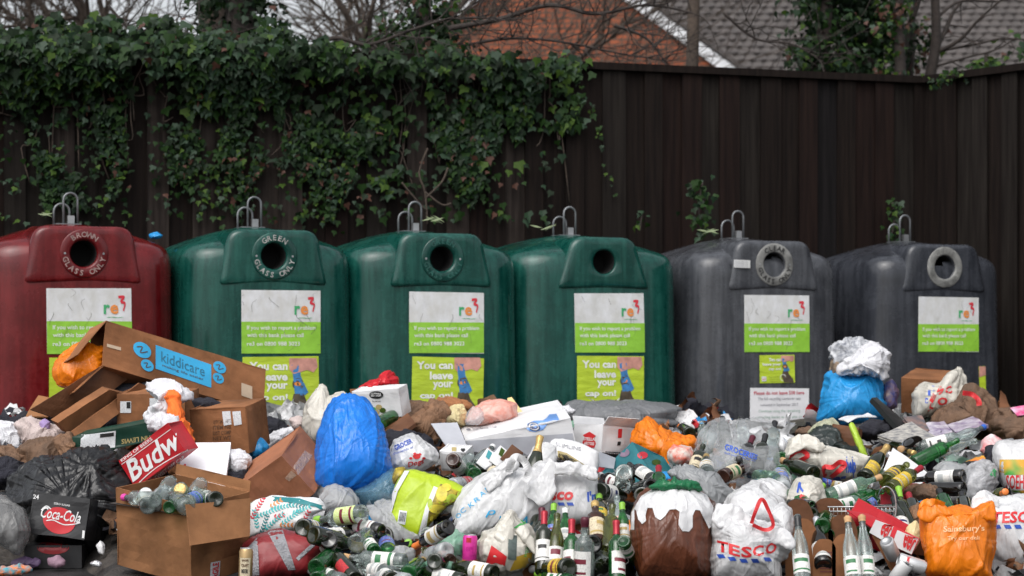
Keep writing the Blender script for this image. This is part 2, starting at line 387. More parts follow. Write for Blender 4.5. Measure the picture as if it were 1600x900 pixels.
def branchy(px, D, base, H, r0, seed, lean=(0, 0), depth=5, spread=.6, bend=.18, mt=None, minr=.004, first=.35):
    """bare tree as one mesh list of tubes"""
    rnd = random.Random(seed); m = MB()
    def grow(p, d, r, L, lev):
        n = 5; pts = [p]; rs = [r]
        for k in range(n):
            d = (d + Vector((rnd.gauss(0, bend), rnd.gauss(0, bend), rnd.gauss(.03, bend * .7)))).normalized(); p = p + d * L / n
            pts.append(p); rs.append(max(minr, r * (1 - .45 * (k + 1) / n)))
            if lev < depth and (k > 0 or lev > 0) and rnd.random() < .85 and (lev > 0 or k * L / n > H * first):
                dd = (d + Vector((rnd.gauss(0, spread), rnd.gauss(0, spread * .7), rnd.gauss(.1, spread * .8)))).normalized()
                grow(p, dd, rs[-1] * rnd.uniform(.45, .7), L * rnd.uniform(.5, .75), lev + 1)
        m.add(*tube(pts, rs, 6 if r > .03 else 4))
        if lev < depth:
            for q in range(2):
                dd = (d + Vector((rnd.gauss(0, spread * .8), rnd.gauss(0, .3), rnd.gauss(.0, spread * .5)))).normalized(); grow(p, dd, rs[-1] * .8, L * .6, lev + 1)
    grow(base, Vector((lean[0], lean[1], 1)).normalized(), r0, H, 0); return m
def tree(px, D, H, r0, seed, label, lean=(0, 0), mt=None, **k):
    b = P(px, 530, D); b.z = 0
    t = thing('bare_tree', label, 'tree', b)
    br = branchy(px, D, b, H, r0, seed, lean, **k)
    br.build('trunk', mt or M_bark, t, smooth=True); return t
tree(60, 22, 3.6, .10, 11, 'thin bare tree against the pale sky at the far left', depth=4, first=.2, mt=M_bark2)
tree(190, 24, 4.0, .12, 12, 'bare tree with fine twigs behind the ivy, left of the ivy clad trunk', depth=4, first=.2, mt=M_bark2)
tree(270, 26, 4.2, .13, 15, 'bare brown tree just left of the dark ivy clad trunk', depth=4, first=.2, mt=M_bark2)
tree(560, 23, 3.8, .09, 13, 'bare twiggy tree right of the ivy clad trunk above the fence', depth=4, first=.2, mt=M_bark2)
tree(622, 27, 4.2, .12, 16, 'pale brown bare tree between the ivy clad trunk and the brick gable', depth=4, first=.2, mt=M_bark2)
def drawn_tree(D, trunk, branches, label, mt=None):
    pts = [P(x, y, D) for x, y, r in trunk]; g = pts[0].copy(); g.z = 0; t = thing('bare_tree', label, 'tree', g); m = MB()
    m.add(*tube(smoothline([g] + pts, 4), [trunk[0][2] * 1.25] * 4 + [float(np.interp(i / 4, range(len(trunk)), [q[2] for q in trunk])) for i in range((len(pts) - 1) * 4 + 1)], 10)); m.build('trunk', mt or M_bark, t, smooth=True)
    for k, br in enumerate(branches):
        L = smoothline([P(x, y, D + .1 * i * (-1) ** k) for i, (x, y) in enumerate(br[1:])], 5); n = len(L); mm = MB(); mm.add(*tube(L, [br[0] * (1 - .65 * i / n) for i in range(n)], 7)); rr = random.Random(k)
        for i in range(3, n, 3):
            d = Vector((rr.gauss(.3, .5), rr.gauss(0, .4), rr.gauss(.4, .5))).normalized(); mm.add(*tube([L[i], L[i] + d * .12, L[i] + d * .25 + Vector((rr.gauss(0, .04), 0, rr.gauss(0, .04)))], [.006, .005, .003], 5))
        mm.build('branch', mt or M_bark, t, smooth=True)
drawn_tree(18.7, [(1448, 200, .05), (1452, 130, .05), (1462, 70, .046), (1462, 20, .04), (1458, -60, .035)], [(.026, (1462, 78), (1478, 45), (1492, 15), (1520, -15)), (.02, (1464, 82), (1500, 62), (1530, 30), (1570, -5)), (.014, (1466, 80), (1530, 68), (1570, 60), (1640, 66)), (.012, (1458, 105), (1510, 90), (1560, 76), (1600, 50)), (.016, (1462, 30), (1500, 2), (1560, 2), (1600, -10))], 'dark upright bare tree forking over the right hand corner of the fence')
drawn_tree(18.9, [(1405, 200, .035), (1408, 125, .035), (1416, 60, .03), (1432, 10, .026), (1450, -50, .02)], [(.012, (1410, 110), (1395, 60), (1392, 0))], 'dark slanting bare trunk beside the slim ivy wrapped trunk')
drawn_tree(18.8, [(1303, 200, .022), (1306, 125, .022), (1308, 60, .02), (1300, 0, .018), (1298, -50, .016)], [(.01, (1306, 100), (1325, 60), (1340, 20))], 'thin bare stem between the two green ivy columns')
t = thing('bare_tree', 'straight brown trunk rising in front of the white gable board', 'tree', fpt(1107) + Vector((0, 1.6, 0)))
b0 = OFF[t.name]; MBt = MB().add(*tube([b0 + Vector((0, 0, z)) + Vector((.02 * math.sin(z * 2), 0, 0)) for z in (0, .8, 1.6, 2.4, 3.2, 4, 5, 6)], [.07, .065, .06, .057, .055, .053, .05, .045], 12))
MBt.build('trunk', M_bark2, t, smooth=True)
# long twiggy branches reaching over the fence top
def overbranch(pts, D, r, label, seed):
    rnd = random.Random(seed); m = MB(); L = smoothline([P(a, b, D) for a, b in pts], 7); n = len(L)
    m.add(*tube(L, [r * (1 - .7 * i / n) for i in range(n)], 7))
    for i in range(3, n, 2):
        for q in range(2):
            d = Vector((rnd.uniform(-.2, 1), rnd.uniform(-.5, .5), rnd.uniform(-.6, .9))).normalized(); p = L[i]; pts2 = [p]
            for k in range(6):
                d = (d + Vector((rnd.gauss(0, .25), rnd.gauss(0, .2), rnd.gauss(0, .25)))).normalized(); p = p + d * .09; pts2.append(p)
                if k in (2, 4):
                    e = (d + Vector((rnd.gauss(0, .8), 0, rnd.gauss(0, .8)))).normalized(); m.add(*tube([p, p + e * .12, p + e * .2 + Vector((0, 0, rnd.gauss(0, .03)))], [.003, .0025, .002], 4))
            m.add(*tube(pts2, [.006, .005, .004, .004, .003, .003, .002], 4))
    m.build('overhanging_branch', M_bark, None, smooth=True, label=label, cat='branch')
overbranch([(450, 92), (520, 60), (575, 70), (640, 48), (700, 30), (760, 28)], 15.9, .02, 'dark twiggy branch arching over the ivy left of the brick gable', 1)
overbranch([(700, 45), (780, 30), (860, 8), (930, 22), (1010, 8), (1080, 20)], 17.2, .024, 'dark twiggy branch crossing the top of the brick gable', 2)
overbranch([(720, 72), (800, 60), (880, 66), (960, 82), (1040, 95)], 17.4, .014, 'thin low branch hanging across the brick gable near the fence top', 3)
overbranch([(960, 40), (1010, 60), (1040, 100)], 17.8, .016, 'short pale forked branch in front of the brick gable', 4)
overbranch([(1130, 20), (1180, 60), (1240, 70), (1290, 100)], 18.2, .014, 'thin dark branch sloping down across the tiled roof', 6)
overbranch([(170, 10), (210, 50), (245, 42), (300, 60)], 16.0, .012, 'thin pale branch drooping over the ivy at top left', 5)

# ---- ivy clad trunks (a trunk and its foliage each)
def ivytree(px, D, w, H, dens, label, seed, r=.09, weights=None, z0=0.0, ragged=.35, trunkmat=None, top=None, ls=.055):
    rnd = random.Random(seed); b = P(px, 530, D); b.z = 0; t = thing('ivy_clad_tree', label, 'tree', b)
    MB().add(*tube([b + Vector((.05 * math.sin(z * 1.3 + seed), 0, z)) for z in np.linspace(0, H, 9)], [r * (1 - .04 * i) for i in range(9)], 10)).build('trunk', trunkmat or M_bark, t, smooth=True)
    m = MB()
    cl = [(rnd.gauss(0, w * .5), rnd.gauss(0, w * .35), rnd.uniform(z0, H), rnd.uniform(.10, .26)) for _ in range(int(dens / 26))]
    for cx, cy, cz, cr in cl:
        if abs(cx) > w * 1.15: cx *= .6
        for k in range(26):
            v = Vector((rnd.gauss(0, 1), rnd.gauss(0, 1), rnd.gauss(0, 1))).normalized() * cr * rnd.uniform(.5, 1.05)
            c = b + Vector((cx, cy, cz)) + v; nr = (v.normalized() + Vector((rnd.gauss(0, .5), rnd.gauss(-.5, .5), rnd.gauss(.2, .4)))).normalized()
            leaf(m, c, rnd.uniform(.6, 1.2) * ls, nr, rnd.choices(range(5), weights or LEAFW)[0], rnd)
    m.build('ivy_foliage', LEAF, t); return t
ivytree(385, 17.4, .36, 5.2, 6000, 'broad dark ivy clad trunk against the sky at the left', 31, r=.16, weights=[9, 4, .2, 3, .1], z0=2.2)
ivytree(335, 18.2, .10, 5.2, 200, 'bare brown edged trunk left of the dark ivy clad one', 36, r=.17, z0=2.0, trunkmat=M_bark2)
ivytree(590, 17.6, .3, 3.6, 900, 'low clump of pale green ivy on a trunk left of the gable', 37, weights=[3, 7, 4, 3, .5], z0=2.6)
ivytree(668, 17.4, .28, 3.9, 1800, 'ivy covered stump with dead orange leaves beside the brick gable', 32, weights=[5, 5, 1, 2, 1.5], z0=2.6)
ivytree(1285, 18.6, .24, 5.0, 4200, 'leafy ivy column in front of the tiled roof, the left of two green columns', 33, weights=[6, 6, 1.5, 2, .1], z0=2.4)
ivytree(1348, 19.0, .32, 5.2, 6000, 'wide dark green ivy column right of centre of the tiled roof', 34, weights=[8, 6, .5, 2, .1], z0=2.4)
ivytree(1398, 18.3, .10, 5.0, 1100, 'slim trunk wrapped in yellowing ivy beside the dark green column', 35, r=.06, weights=[2, 3, 5, 1, 2.5], z0=2.4, ls=.045)
ivytree(1550, 18.6, .5, 3.6, 500, 'sparse light green shrub behind the right hand fence', 38, r=.03, weights=[2, 6, 5, 1, .2], z0=2.9, ls=.06)
ivytree(1425, 19.3, .3, 3.9, 900, 'brownish bush between the slim ivy trunk and the bare dark tree', 39, r=.05, weights=[4, 3, 2, 1, 3], z0=2.7, ls=.05)

# ---- ivy hanging over the fence: leaves where the photograph shows them
def dens(x, y):
    if x > 880: return 0
    top = np.interp(x, [0, 40, 70, 280, 300, 430, 520, 600, 690, 740, 800, 880], [52, 40, 30, 38, 55, 48, 78, 90, 84, 86, 96, 98])
    if y < top + 10 * math.sin(x * .07) + 6 * math.sin(x * .21): return .02 if y > top - 18 else 0
    low = np.interp(x, [0, 40, 70, 130, 180, 205, 235, 300, 370, 420, 470, 520, 560, 640, 700, 740, 780, 830, 860], [150, 200, 330, 330, 345, 170, 215, 330, 345, 230, 335, 345, 250, 225, 255, 330, 235, 190, 110])
    d = 1.0
    if x > 700: d = 1.05
    n = noise.noise(Vector((x * .014, y * .009, 3.3))); n2 = noise.noise(Vector((x * .045, y * .03, 9)))
    low += 34 * noise.noise(Vector((x * .05, 2.2, 1)))
    if y > low: d = .05
    elif y > 120: d *= max(0.05, .34 + 2.3 * n + 1.5 * n2 + .5 * noise.noise(Vector((x * .12, y * .08, 4)))) * (1.0 - .25 * (y - 120) / 230)
    else: d *= max(.25, .8 + 1.2 * n + .8 * n2)
    # bare post strip
    if 205 < x < 232 and y > 95: d *= .12
    if x > 640: d *= 1 - .55 * min(1, (x - 640) / 200)
    return d
rnd = random.Random(3); iv = MB(); ivy = thing('ivy_creeper', 'thick ivy creeper hanging over the left half of the board fence', 'ivy', fpt(420, 0) + Vector((0, -.05, 0)))
cnt = 0; clumpc = {}
while cnt < 11500:
    x = rnd.uniform(-60, 880); y = rnd.uniform(20, 350) if rnd.random() < .78 else rnd.uniform(20, 140)
    if rnd.random() > dens(x, y): continue
    cnt += 1
    bul = .22 * math.exp(-((y - 85) / 60) ** 2) + .08
    p = fpt(x); D = p.y - .03 - rnd.random() ** 1.2 * bul
    c = P(x, y, D)
    if y < 60: c.y += rnd.uniform(0, .3)
    nr = Vector((rnd.gauss(0, .45), -1, rnd.gauss(.35, .45))).normalized()
    cn = noise.noise(Vector((x * .018, y * .018, 7)))
    wt = [6 - 5 * cn, 6 + 2 * cn, max(.15, .8 + 4 * cn), 4, .25 + (1.3 if (y > 240 and x > 150) else 0)]
    if 300 < x < 440 and y < 150: wt[3] = 9
    small = (x < 560 and y > 190)
    leaf(iv, c, rnd.uniform(.022, .05) if small else rnd.uniform(.03, .058) + .035 * rnd.random() ** 3, nr, rnd.choices(range(5), wt)[0], rnd)
def strand(pts, n, s, sp):
    L = smoothline([(a, b, 0) for a, b in pts], 8)
    for k in range(n):
        q = L[int(rnd.random() * (len(L) - 1))]; x = q.x + rnd.gauss(0, sp); y = q.y + rnd.gauss(0, sp * .6); c = P(x, y, fpt(x).y - .03 - rnd.random() * .06)
        leaf(iv, c, rnd.uniform(.7, 1.2) * s, Vector((rnd.gauss(0, .4), -1, rnd.gauss(.3, .4))).normalized(), rnd.choices(range(5), [2, 6, 3, 2, .1])[0], rnd)
strand([(885, 92), (895, 120), (885, 160), (890, 205)], 110, .06, 13)
strand([(820, 150), (835, 190), (870, 205), (905, 185)], 50, .06, 9)
strand([(905, 135), (930, 180), (940, 240), (962, 312)], 34, .028, 3)
strand([(570, 150), (600, 250), (620, 300)], 60, .06, 16); strand([(740, 200), (735, 260), (740, 310)], 150, .035, 16)
strand([(490, 240), (510, 300), (480, 345)], 120, .035, 22); strand([(340, 260), (370, 330)], 70, .04, 20)
strand([(1440, 118), (1500, 118), (1540, 112)], 10, .03, 4)
iv.build('foliage', LEAF, ivy)
st = MB()
for k in range(34):
    x = rnd.uniform(0, 860); y0 = rnd.uniform(60, 120); pts = []
    for j in range(7):
        pts.append(P(x + rnd.gauss(0, 5), y0 + j * rnd.uniform(15, 34), fpt(x).y - .035)); x += rnd.gauss(0, 9)
    st.add(*tube(smoothline(pts, 3), .005, 5))
for pts in ([(668, 350), (664, 300), (655, 270), (668, 232)], [(664, 310), (690, 285), (700, 262)], [(666, 330), (640, 300), (628, 285)], [(664, 300), (690, 320), (705, 318)]):
    st.add(*tube(smoothline([P(a, b, fpt(a).y - .12) for a, b in pts], 4), .008, 5))
st.build('stems', M_bark2, ivy, smooth=True)
# small sprig on the right corner of the fence + two self-sown plants + far top ivy
def plantlet(pts, D, n, s, sp, label, name='young_plant', cat='plant', w=(2, 6, 2, 2, .1)):
    q0 = P(*pts[0], D); t = thing(name, label, cat, q0); m = MB(); L = smoothline([P(a, b, D) for a, b in pts], 6)
    MB().add(*tube(L, .006, 5)).build('stem', M_bark, t, smooth=True)
    for k in range(n):
        c = L[int(rnd.random() * (len(L) - 1))] + Vector((rnd.gauss(0, sp), rnd.gauss(0, sp * .6), rnd.gauss(0, sp * .6)))
        leaf(m, c, rnd.uniform(.7, 1.2) * s, Vector((rnd.gauss(0, .6), -1, rnd.gauss(.3, .5))).normalized(), rnd.choices(range(5), w)[0], rnd)
    m.build('foliage', LEAF, t)
plantlet([(1095, 362), (1092, 320), (1098, 285)], 15.9, 60, .05, .055, 'leafy self sown plant behind the first grey bottle bank')
plantlet([(1392, 372), (1398, 340), (1394, 316)], 17.0, 34, .045, .04, 'small leafy plant beside the hook of the rightmost grey bottle bank')
plantlet([(1000, 362), (1002, 345), (1004, 335)], 16.2, 10, .04, .03, 'tiny sprig between the right green and first grey bottle banks')
DS = (fC.y + .0) 
plantlet([(1462, 132), (1480, 118), (1510, 120), (1545, 116)], fC.y - .35, 90, .03, .045, 'trailing ivy sprig over the top of the right hand fence corner', 'ivy_sprig', 'ivy', (3, 4, 3, 5, .1))
# ================================================================== bottle banks
def plastmat(name, c, c2):
    m = bpy.data.materials.new(name); m.use_nodes = True; N = m.node_tree.nodes; L = m.node_tree.links; b = N['Principled BSDF']
    tc0 = N.new('ShaderNodeTexCoord'); oi = N.new('ShaderNodeObjectInfo'); tc = N.new('ShaderNodeVectorMath'); tc.operation = 'MULTIPLY_ADD'; tc.inputs[1].default_value = (31, 17, 23); L.new(oi.outputs['Random'], tc.inputs[0]); L.new(tc0.outputs['Object'], tc.inputs[2])
    mp = N.new('ShaderNodeMapping'); mp.inputs['Scale'].default_value = (13, 13, .9); L.new(tc.outputs[0], mp.inputs[0])
    n = N.new('ShaderNodeTexNoise'); n.inputs['Scale'].default_value = 1.4; n.inputs['Detail'].default_value = 9; n.inputs['Roughness'].default_value = .7; L.new(mp.outputs[0], n.inputs[0])
    cr = N.new('ShaderNodeValToRGB'); cr.color_ramp.elements[0].position = .40; cr.color_ramp.elements[1].position = .68
    cr.color_ramp.elements[0].color = (*c, 1); cr.color_ramp.elements[1].color = (*c2, 1); L.new(n.outputs[0], cr.inputs[0])
    n3 = N.new('ShaderNodeTexNoise'); n3.inputs['Scale'].default_value = 3.5; n3.inputs['Detail'].default_value = 10; n3.inputs['Roughness'].default_value = .75; L.new(tc.outputs[0], n3.inputs[0])
    mr = N.new('ShaderNodeMapRange'); mr.inputs['From Min'].default_value = .4; mr.inputs['From Max'].default_value = .65; mr.inputs['To Min'].default_value = .15; mr.inputs['To Max'].default_value = .42
    L.new(n3.outputs[0], mr.inputs[0]); L.new(mr.outputs[0], b.inputs['Roughness'])
    mx = N.new('ShaderNodeMixRGB'); mx.blend_type = 'MULTIPLY'; mx.inputs[0].default_value = .5; L.new(cr.outputs[0], mx.inputs[1])
    c3 = N.new('ShaderNodeValToRGB'); c3.color_ramp.elements[0].position = .35; c3.color_ramp.elements[1].position = .6; c3.color_ramp.elements[0].color = (.30, .30, .30, 1); L.new(n3.outputs[0], c3.inputs[0]); L.new(c3.outputs[0], mx.inputs[2])
    L.new(mx.outputs[0], b.inputs['Base Color']); b.inputs['Coat Weight'].default_value = .35; b.inputs['Coat Roughness'].default_value = .06; b.inputs['Specular IOR Level'].default_value = .3
    bp = N.new('ShaderNodeBump'); bp.inputs['Strength'].default_value = .12; bp.inputs['Distance'].default_value = .01; L.new(n3.outputs[0], bp.inputs['Height']); L.new(bp.outputs[0], b.inputs['Normal'])
    return m
PL = {'red': plastmat('red_moulded_plastic', (.105, .003, .005), (.17, .010, .012)), 'green': plastmat('green_moulded_plastic', (.0, .046, .036), (.014, .10, .078)),
      'grey': plastmat('grey_moulded_plastic', (.045, .048, .056), (.095, .10, .112)), 'slate': plastmat('slate_moulded_plastic', (.028, .031, .039), (.060, .065, .078))}
M_hook = mat('dull_hook_steel', (.22, .23, .24), .5, metal=.7, var=.3); M_hole = mat('painted_mouth_shade', (.006, .006, .006), .9); M_galv = mat('galvanised_steel', (.42, .43, .44), .45, metal=.85, var=.3)
M_ringgrey = mat('pale_grey_ring', (.23, .23, .22), .6, var=.5, vscale=12); M_black = mat('black_ink', (.012, .012, .012), .6)
M_letter = mat('worn_silver_lettering', (.42, .42, .40), .5, var=.45, vscale=30); M_letterdim = mat('faded_lettering', (.02, .11, .09), .5, var=.4, vscale=30); M_letterred = mat('worn_pinkish_lettering', (.40, .26, .24), .5, var=.5, vscale=30)
M_stW = mat('sticker_white', (.70, .71, .73), .45, col2=(.58, .58, .56), vscale=13, bump=.25, bscale=12, stretch=(1, 1, .6)); M_stG = mat('sticker_green', (.27, .56, .045), .45, var=.12, vscale=12, bump=.25, bscale=12)
M_lime = mat('poster_lime', (.46, .60, .035), .42, var=.15, vscale=12, bump=.5, bscale=9, stretch=(.5, .5, 1.6)); M_stT = mat('sticker_lettering_white', (.78, .80, .76), .5, var=.1)
M_rg = mat('logo_green', (.05, .36, .14), .5); M_ro = mat('logo_orange', (.75, .26, .06), .5); M_rr = mat('logo_red', (.62, .03, .05), .5)
M_grime = mat('grime', (.12, .11, .09), .8); M_skin = mat('poster_skin', (.62, .30, .24), .5, var=.3, vscale=14); M_pblue = mat('poster_blue', (.05, .22, .50), .5, var=.3, vscale=20); M_pdark = mat('poster_dark_glass', (.10, .075, .05), .4, var=.5, vscale=20)
NB = 112
def bankshape(W, Dp, H, n):
    prof = [(.02, 1.02), (.05, 1.035), (.06, 1.04), (.5, 1.025), (1.0, 1.012), (1.3, 1.004), (1.45, 1.0), (1.55, .998), (1.58, .996), (1.62, .99), (1.655, .975), (1.685, .95), (1.705, .915), (1.722, .87), (1.742, .79), (1.765, .69), (1.790, .57), (1.812, .45), (1.832, .32), (1.846, .2), (1.853, .08)]
    v = []
    for z, s in prof:
        zz = z * H / 1.86
        for k in range(NB):
            t = 2 * math.pi * k / NB; c, q = math.cos(t), math.sin(t)
            e = 2 / n; x = math.copysign(abs(c) ** e, c); y = math.copysign(abs(q) ** e, q)
            v.append(Vector((x * W / 2 * s, y * Dp / 2 * s, zz)))
    return v, bridge(NB, len(prof), True, True, True)
def outline_r(a, hole, zb, zt, wb, wt, rr):
    """distance from the hole's centre to the rounded trapezoid along angle a"""
    p = []
    C = [(-wb / 2, zb), (wb / 2, zb), (wt / 2, zt), (-wt / 2, zt)]
    rad = [.03, .03, rr, rr]; n = 4
    for i in range(4):
        c = Vector(C[i]); a0 = (Vector(C[i - 1]) - c).normalized(); b0 = (Vector(C[(i + 1) % 4]) - c).normalized(); r = rad[i]
        for k in range(9):
            t = k / 8; q = (c + a0 * r) * (1 - t) ** 2 + c * 2 * t * (1 - t) + (c + b0 * r) * t * t; p.append((q.x, q.y - hole))
    return p
def sample_outline(poly, angs):
    out = []
    for a in angs:
        d = Vector((math.cos(a), math.sin(a))); best = None
        for i in range(len(poly)):
            p = Vector(poly[i]); q = Vector(poly[(i + 1) % len(poly)]); e = q - p; den = d.x * e.y - d.y * e.x
            if abs(den) < 1e-9: continue
            t = (p.x * e.y - p.y * e.x) / den; s = (p.x * d.y - p.y * d.x) / den
            if t > 0 and -1e-6 <= s <= 1 + 1e-6: best = t if best is None else max(best, t)
        out.append(best or .1)
    return out
def bottle_bank(px, s, colour, ring, label, yaw, n=4.3, W=1.10, H=1.86, holez=1.645, letters=None, lm=None, rub=0, seed=0, stick=(.0, .0), poster=True, small=False, hood_w=(.70, .50)):
    D = F / s; front = P(px, 530, D); front.z = 0; th = R(yaw)
    Dp = W; inw = Vector((-math.sin(th), math.cos(th), 0)); cen = front + inw * (Dp / 2)
    root = thing('bottle_bank', label, 'bottle bank', cen, 'glass recycling banks in a row along the fence'); root.rotation_euler = (0, 0, th)
    def add(name, v, f, m, par=root, idx=None, smooth=True): return raw(name, v, f, m, par, idx, smooth)
    rnd = random.Random(seed)
    v, f = bankshape(W, Dp, H, n); v = [p + Vector((0, 0, 0)) + Vector((noise.noise(p * 1.7 + Vector((seed, 0, 0))), noise.noise(p * 1.7 + Vector((0, seed, 9))), 0)) * .008 for p in v]
    bv = BVHTree.FromPolygons(v, f)
    def fc(q): return sum((v[i] for i in q), Vector()) / len(q)
    f2 = [q for q in f if not (len(q) == 4 and fc(q).y < 0 and abs(fc(q).x) < .095 and abs(fc(q).z - holez) < .085)]
    body = add('body', v, f2, PL[colour])
    # hood: raised mouthpiece on the front
    M = 120; angs = [2 * math.pi * (k + .5) / M for k in range(M)]; hr = .088 if ring or True else .08
    ol = sample_outline(outline_r(0, holez, 1.455, 1.815, hood_w[0], hood_w[1], .09), angs)
    yf = -Dp / 2 - .009; rings = []
    def rg(y, fr): rings.append([Vector((math.cos(a) * r, y, holez + math.sin(a) * r)) for a, r in zip(angs, fr)])
    rg(yf + .20, [hr * .9] * M); rg(yf + .02, [hr * .92] * M); rg(yf + .005, [hr * .96] * M); rg(yf, [hr * 1.05] * M)
    for t in (.25, .5, .75): rg(yf, [hr * 1.05 * (1 - t) + (r - .05) * t for r in ol])
    rg(yf, [r - .05 for r in ol]); 
    for q in (20, 40, 60, 80, 90): rg(yf + .045 * (1 - math.cos(R(q))), [r - .05 + .05 * math.sin(R(q)) for r in ol])
    # back of the hood: top slopes on to the dome, sides flare into the shoulders
    back = []
    for a, r in zip(angs, ol):
        x = math.cos(a) * r; z = holez + math.sin(a) * r; up = max(0, math.sin(a)); back.append(Vector((x * (1.0 + .18 * up), yf + .12 + .30 * up, z + .012 * up)))
    rings.append(back)
    hv = [p for r_ in rings for p in r_]; hf = bridge(M, len(rings))
    hood = add('mouth_hood', hv, hf, [PL[colour], M_hole], idx=[1 if i < M else 0 for i in range(len(hf))])  # inner tube coloured black to paint the shade inside the mouth
    dv = [Vector((math.cos(a) * hr * .97, yf + .195, holez + math.sin(a) * hr * .95)) for a in angs]
    add('mouth_shade_disc', dv, [tuple(range(M))], M_hole, hood, smooth=False)  # flat black disc paints the shade deep in the mouth
    if ring:
        ro = .148; rv = []
        for y, r in ((yf - .001, hr * 1.0), (yf - .005, hr * 1.03), (yf - .007, hr * 1.08), (yf - .007, ro * .97), (yf - .004, ro), (yf + .002, ro * 1.01)):
            rv += [Vector((math.cos(a) * r, y, holez + math.sin(a) * r)) for a in angs]
        rm = M_ringgrey if ring == 'grey' else PL[colour]
        rg_ = add('mouth_ring', rv, bridge(M, 6), rm, root)
        if letters:
            up, dn = letters
            t2 = join2d(arctext(up, 0, 0, .117, .047, 90, 17.5), arctext(dn, 0, 0, .119, .047, 270, 16, flip=True))
            add('lettering', [Vector((x, yf - .0095, holez + y)) for x, y in t2[0]], t2[1], lm, rg_, smooth=False)
        for sx in (-1, 1):
            e = ell2d(sx * .118, 0, .007, .007, 10); add('rivet', [Vector((x, yf - .0095, holez + y)) for x, y in e[0]], e[1], M_galv, rg_, smooth=False)
    # lifting loops
    hk = root; ztop = H - .005
    for x, y, hh, w, nm in ((.03, .0, .20, .045, 'lifting_loop'), (-.012, .08, .135, .05, 'lifting_loop')):
        pts = [Vector((x - w, y, ztop - .02))] + [Vector((x - w * math.cos(R(a)), y, ztop + hh - w + w * math.sin(R(a)))) for a in range(0, 181, 20)] + [Vector((x + w, y, ztop - .02))]
        add(nm, *tube(pts, .0075, 8), M_hook)
    add('loop_plate', boxv((.01, -.02, ztop - .02), (.052, .012, ztop + .055)), BOXF, M_galv, smooth=False)
    add('base_plate', boxv((-.07, -.05, ztop - .004), (.09, .10, ztop + .003)), BOXF, M_hook, smooth=False)
    # stickers, laid on the front face
    def lay(shp, x0, z0, w, h, m, nm, par, lift, rot=0, keep=False):
        vv = shp if keep else norm2d(shp); v2 = [(x * w, y * h) for x, y in vv[0]]; v2, ff = refine((v2, vv[1]), .06)
        c, s_ = math.cos(R(rot)), math.sin(R(rot)); out = []
        for x, y in v2:
            X = x0 + x * c - y * s_; Z = z0 + x * s_ + y * c; h_, nn, i_, d_ = bv.ray_cast(Vector((X, -2, Z)), Vector((0, 1, 0)))
            yy = h_.y if h_ else -Dp / 2; wr = .0012 * noise.noise(Vector((X * 14, Z * 22, seed))) + .0012
            out.append(Vector((X, yy - lift - wr, Z)))
        return add(nm, out, ff, m, par, smooth=False)
    sx, sz = stick; w, h = .52, .40; x0 = -w / 2 + .035 + sx + .006 * ((seed * 7) % 5 - 2); z1 = 1.43 + sz; z0 = z1 - h
    st = lay(rect2d(), x0, z0, w, h, M_stW, 'phone_sticker', root, .002, rot=((seed * 5) % 3 - 1) * .5)
    lay(rect2d(), x0, z0, w, h * .5, M_stG, 'green_band', st, .0035)
    if rub < 2:
        lay(text2d('If you wish to report a problem', .012), x0 + .035, z0 + .142, .45, .034, M_stT, 'lettering', st, .005)
        lay(text2d('with this bank please call', .012), x0 + .035, z0 + .095, .37, .034, M_stT, 'lettering', st, .005)
        lay(text2d('re3 on 0800 988 3023', .012), x0 + .035, z0 + .048, .345, .027, M_stT, 'lettering', st, .005)
    lay(text2d('r', .03), x0 + .345, z0 + .245, .038, .058, M_rg, 'logo_letter', st, .005)
    lay(text2d('e', .03), x0 + .385, z0 + .245, .052, .058, M_ro, 'logo_letter', st, .005)
    lay(stroke2d([(0, 1), (.85, 1), (.35, .68), (.95, .55), (.8, .15), (.75, 0)], .1), x0 + .435, z0 + .262, .046, .098, M_rr, 'logo_numeral', st, .005)
    lay(stroke2d([(0, .3), (.3, .7), (.6, .2), (1, .6)], .12), x0 + .36, z0 + .222, .11, .006, M_rg, 'logo_underline', st, .005)
    rs_ = random.Random(seed * 11); mk_ = []
    for k in range(14):
        u0, v0 = rs_.random(), rs_.random(); mk_.append(stroke2d([(u0, v0), (u0 + rs_.gauss(0, .03), v0 - rs_.uniform(.02, .08)), (u0 + rs_.gauss(0, .05), v0 - rs_.uniform(.1, .2))], rs_.uniform(.0008, .0022)))
    j_ = join2d(*mk_); j_ = ([(min(.99, max(.01, x)), min(.99, max(.01, y))) for x, y in j_[0]], j_[1])
    lay(j_, x0, z0, w, h, M_grime, 'scuff_marks', st, .0056, keep=True)
    if poster:
        sc_ = .56 if small else 1.0; pw, ph = .50 * sc_, .42 * (sc_ if not small else .47); px0 = x0 + .01 + (.11 if small else 0); pz0 = z0 - .022 - ph - (.0 if not small else .0)
        po = lay(rect2d(), px0, pz0, pw, ph, M_lime, 'cap_poster', root, .0022, rot=-1.5 + seed % 3)
        def pl(shp, u, v, uw, vh, m, nm, keep=False): return lay(shp, px0 + u * pw, pz0 + v * ph, uw * pw, vh * ph, m, nm, po, .0045, keep=keep)
        lines = [('You can', .08, .80, .50), ('leave', .26, .64, .32), ('your', .30, .48, .28), ('cap on!', .12, .32, .46)] if not small else [('You can', .25, .78, .35), ('leave your', .08, .6, .52), ('cap on!', .25, .44, .35)]
        for tx, u, v_, uw in lines: pl(text2d(tx, .035), u, v_, uw, .125, M_stT, 'lettering')
        for i_, tx in enumerate(('Metal screw tops', 'can be recycled', 'with your bottles')): pl(text2d(tx, .0), .25 + .02 * i_, .20 - i_ * .075, .29, .04, M_black, 'lettering')
        pl(poly2d([(.0, .3), (.15, 0), (.32, .1), (.45, .5), (.62, .25), (.85, .1), (1, .45), (.95, 1), (0, 1)]), .60, .74, .38, .24, M_skin, 'printed_hand')
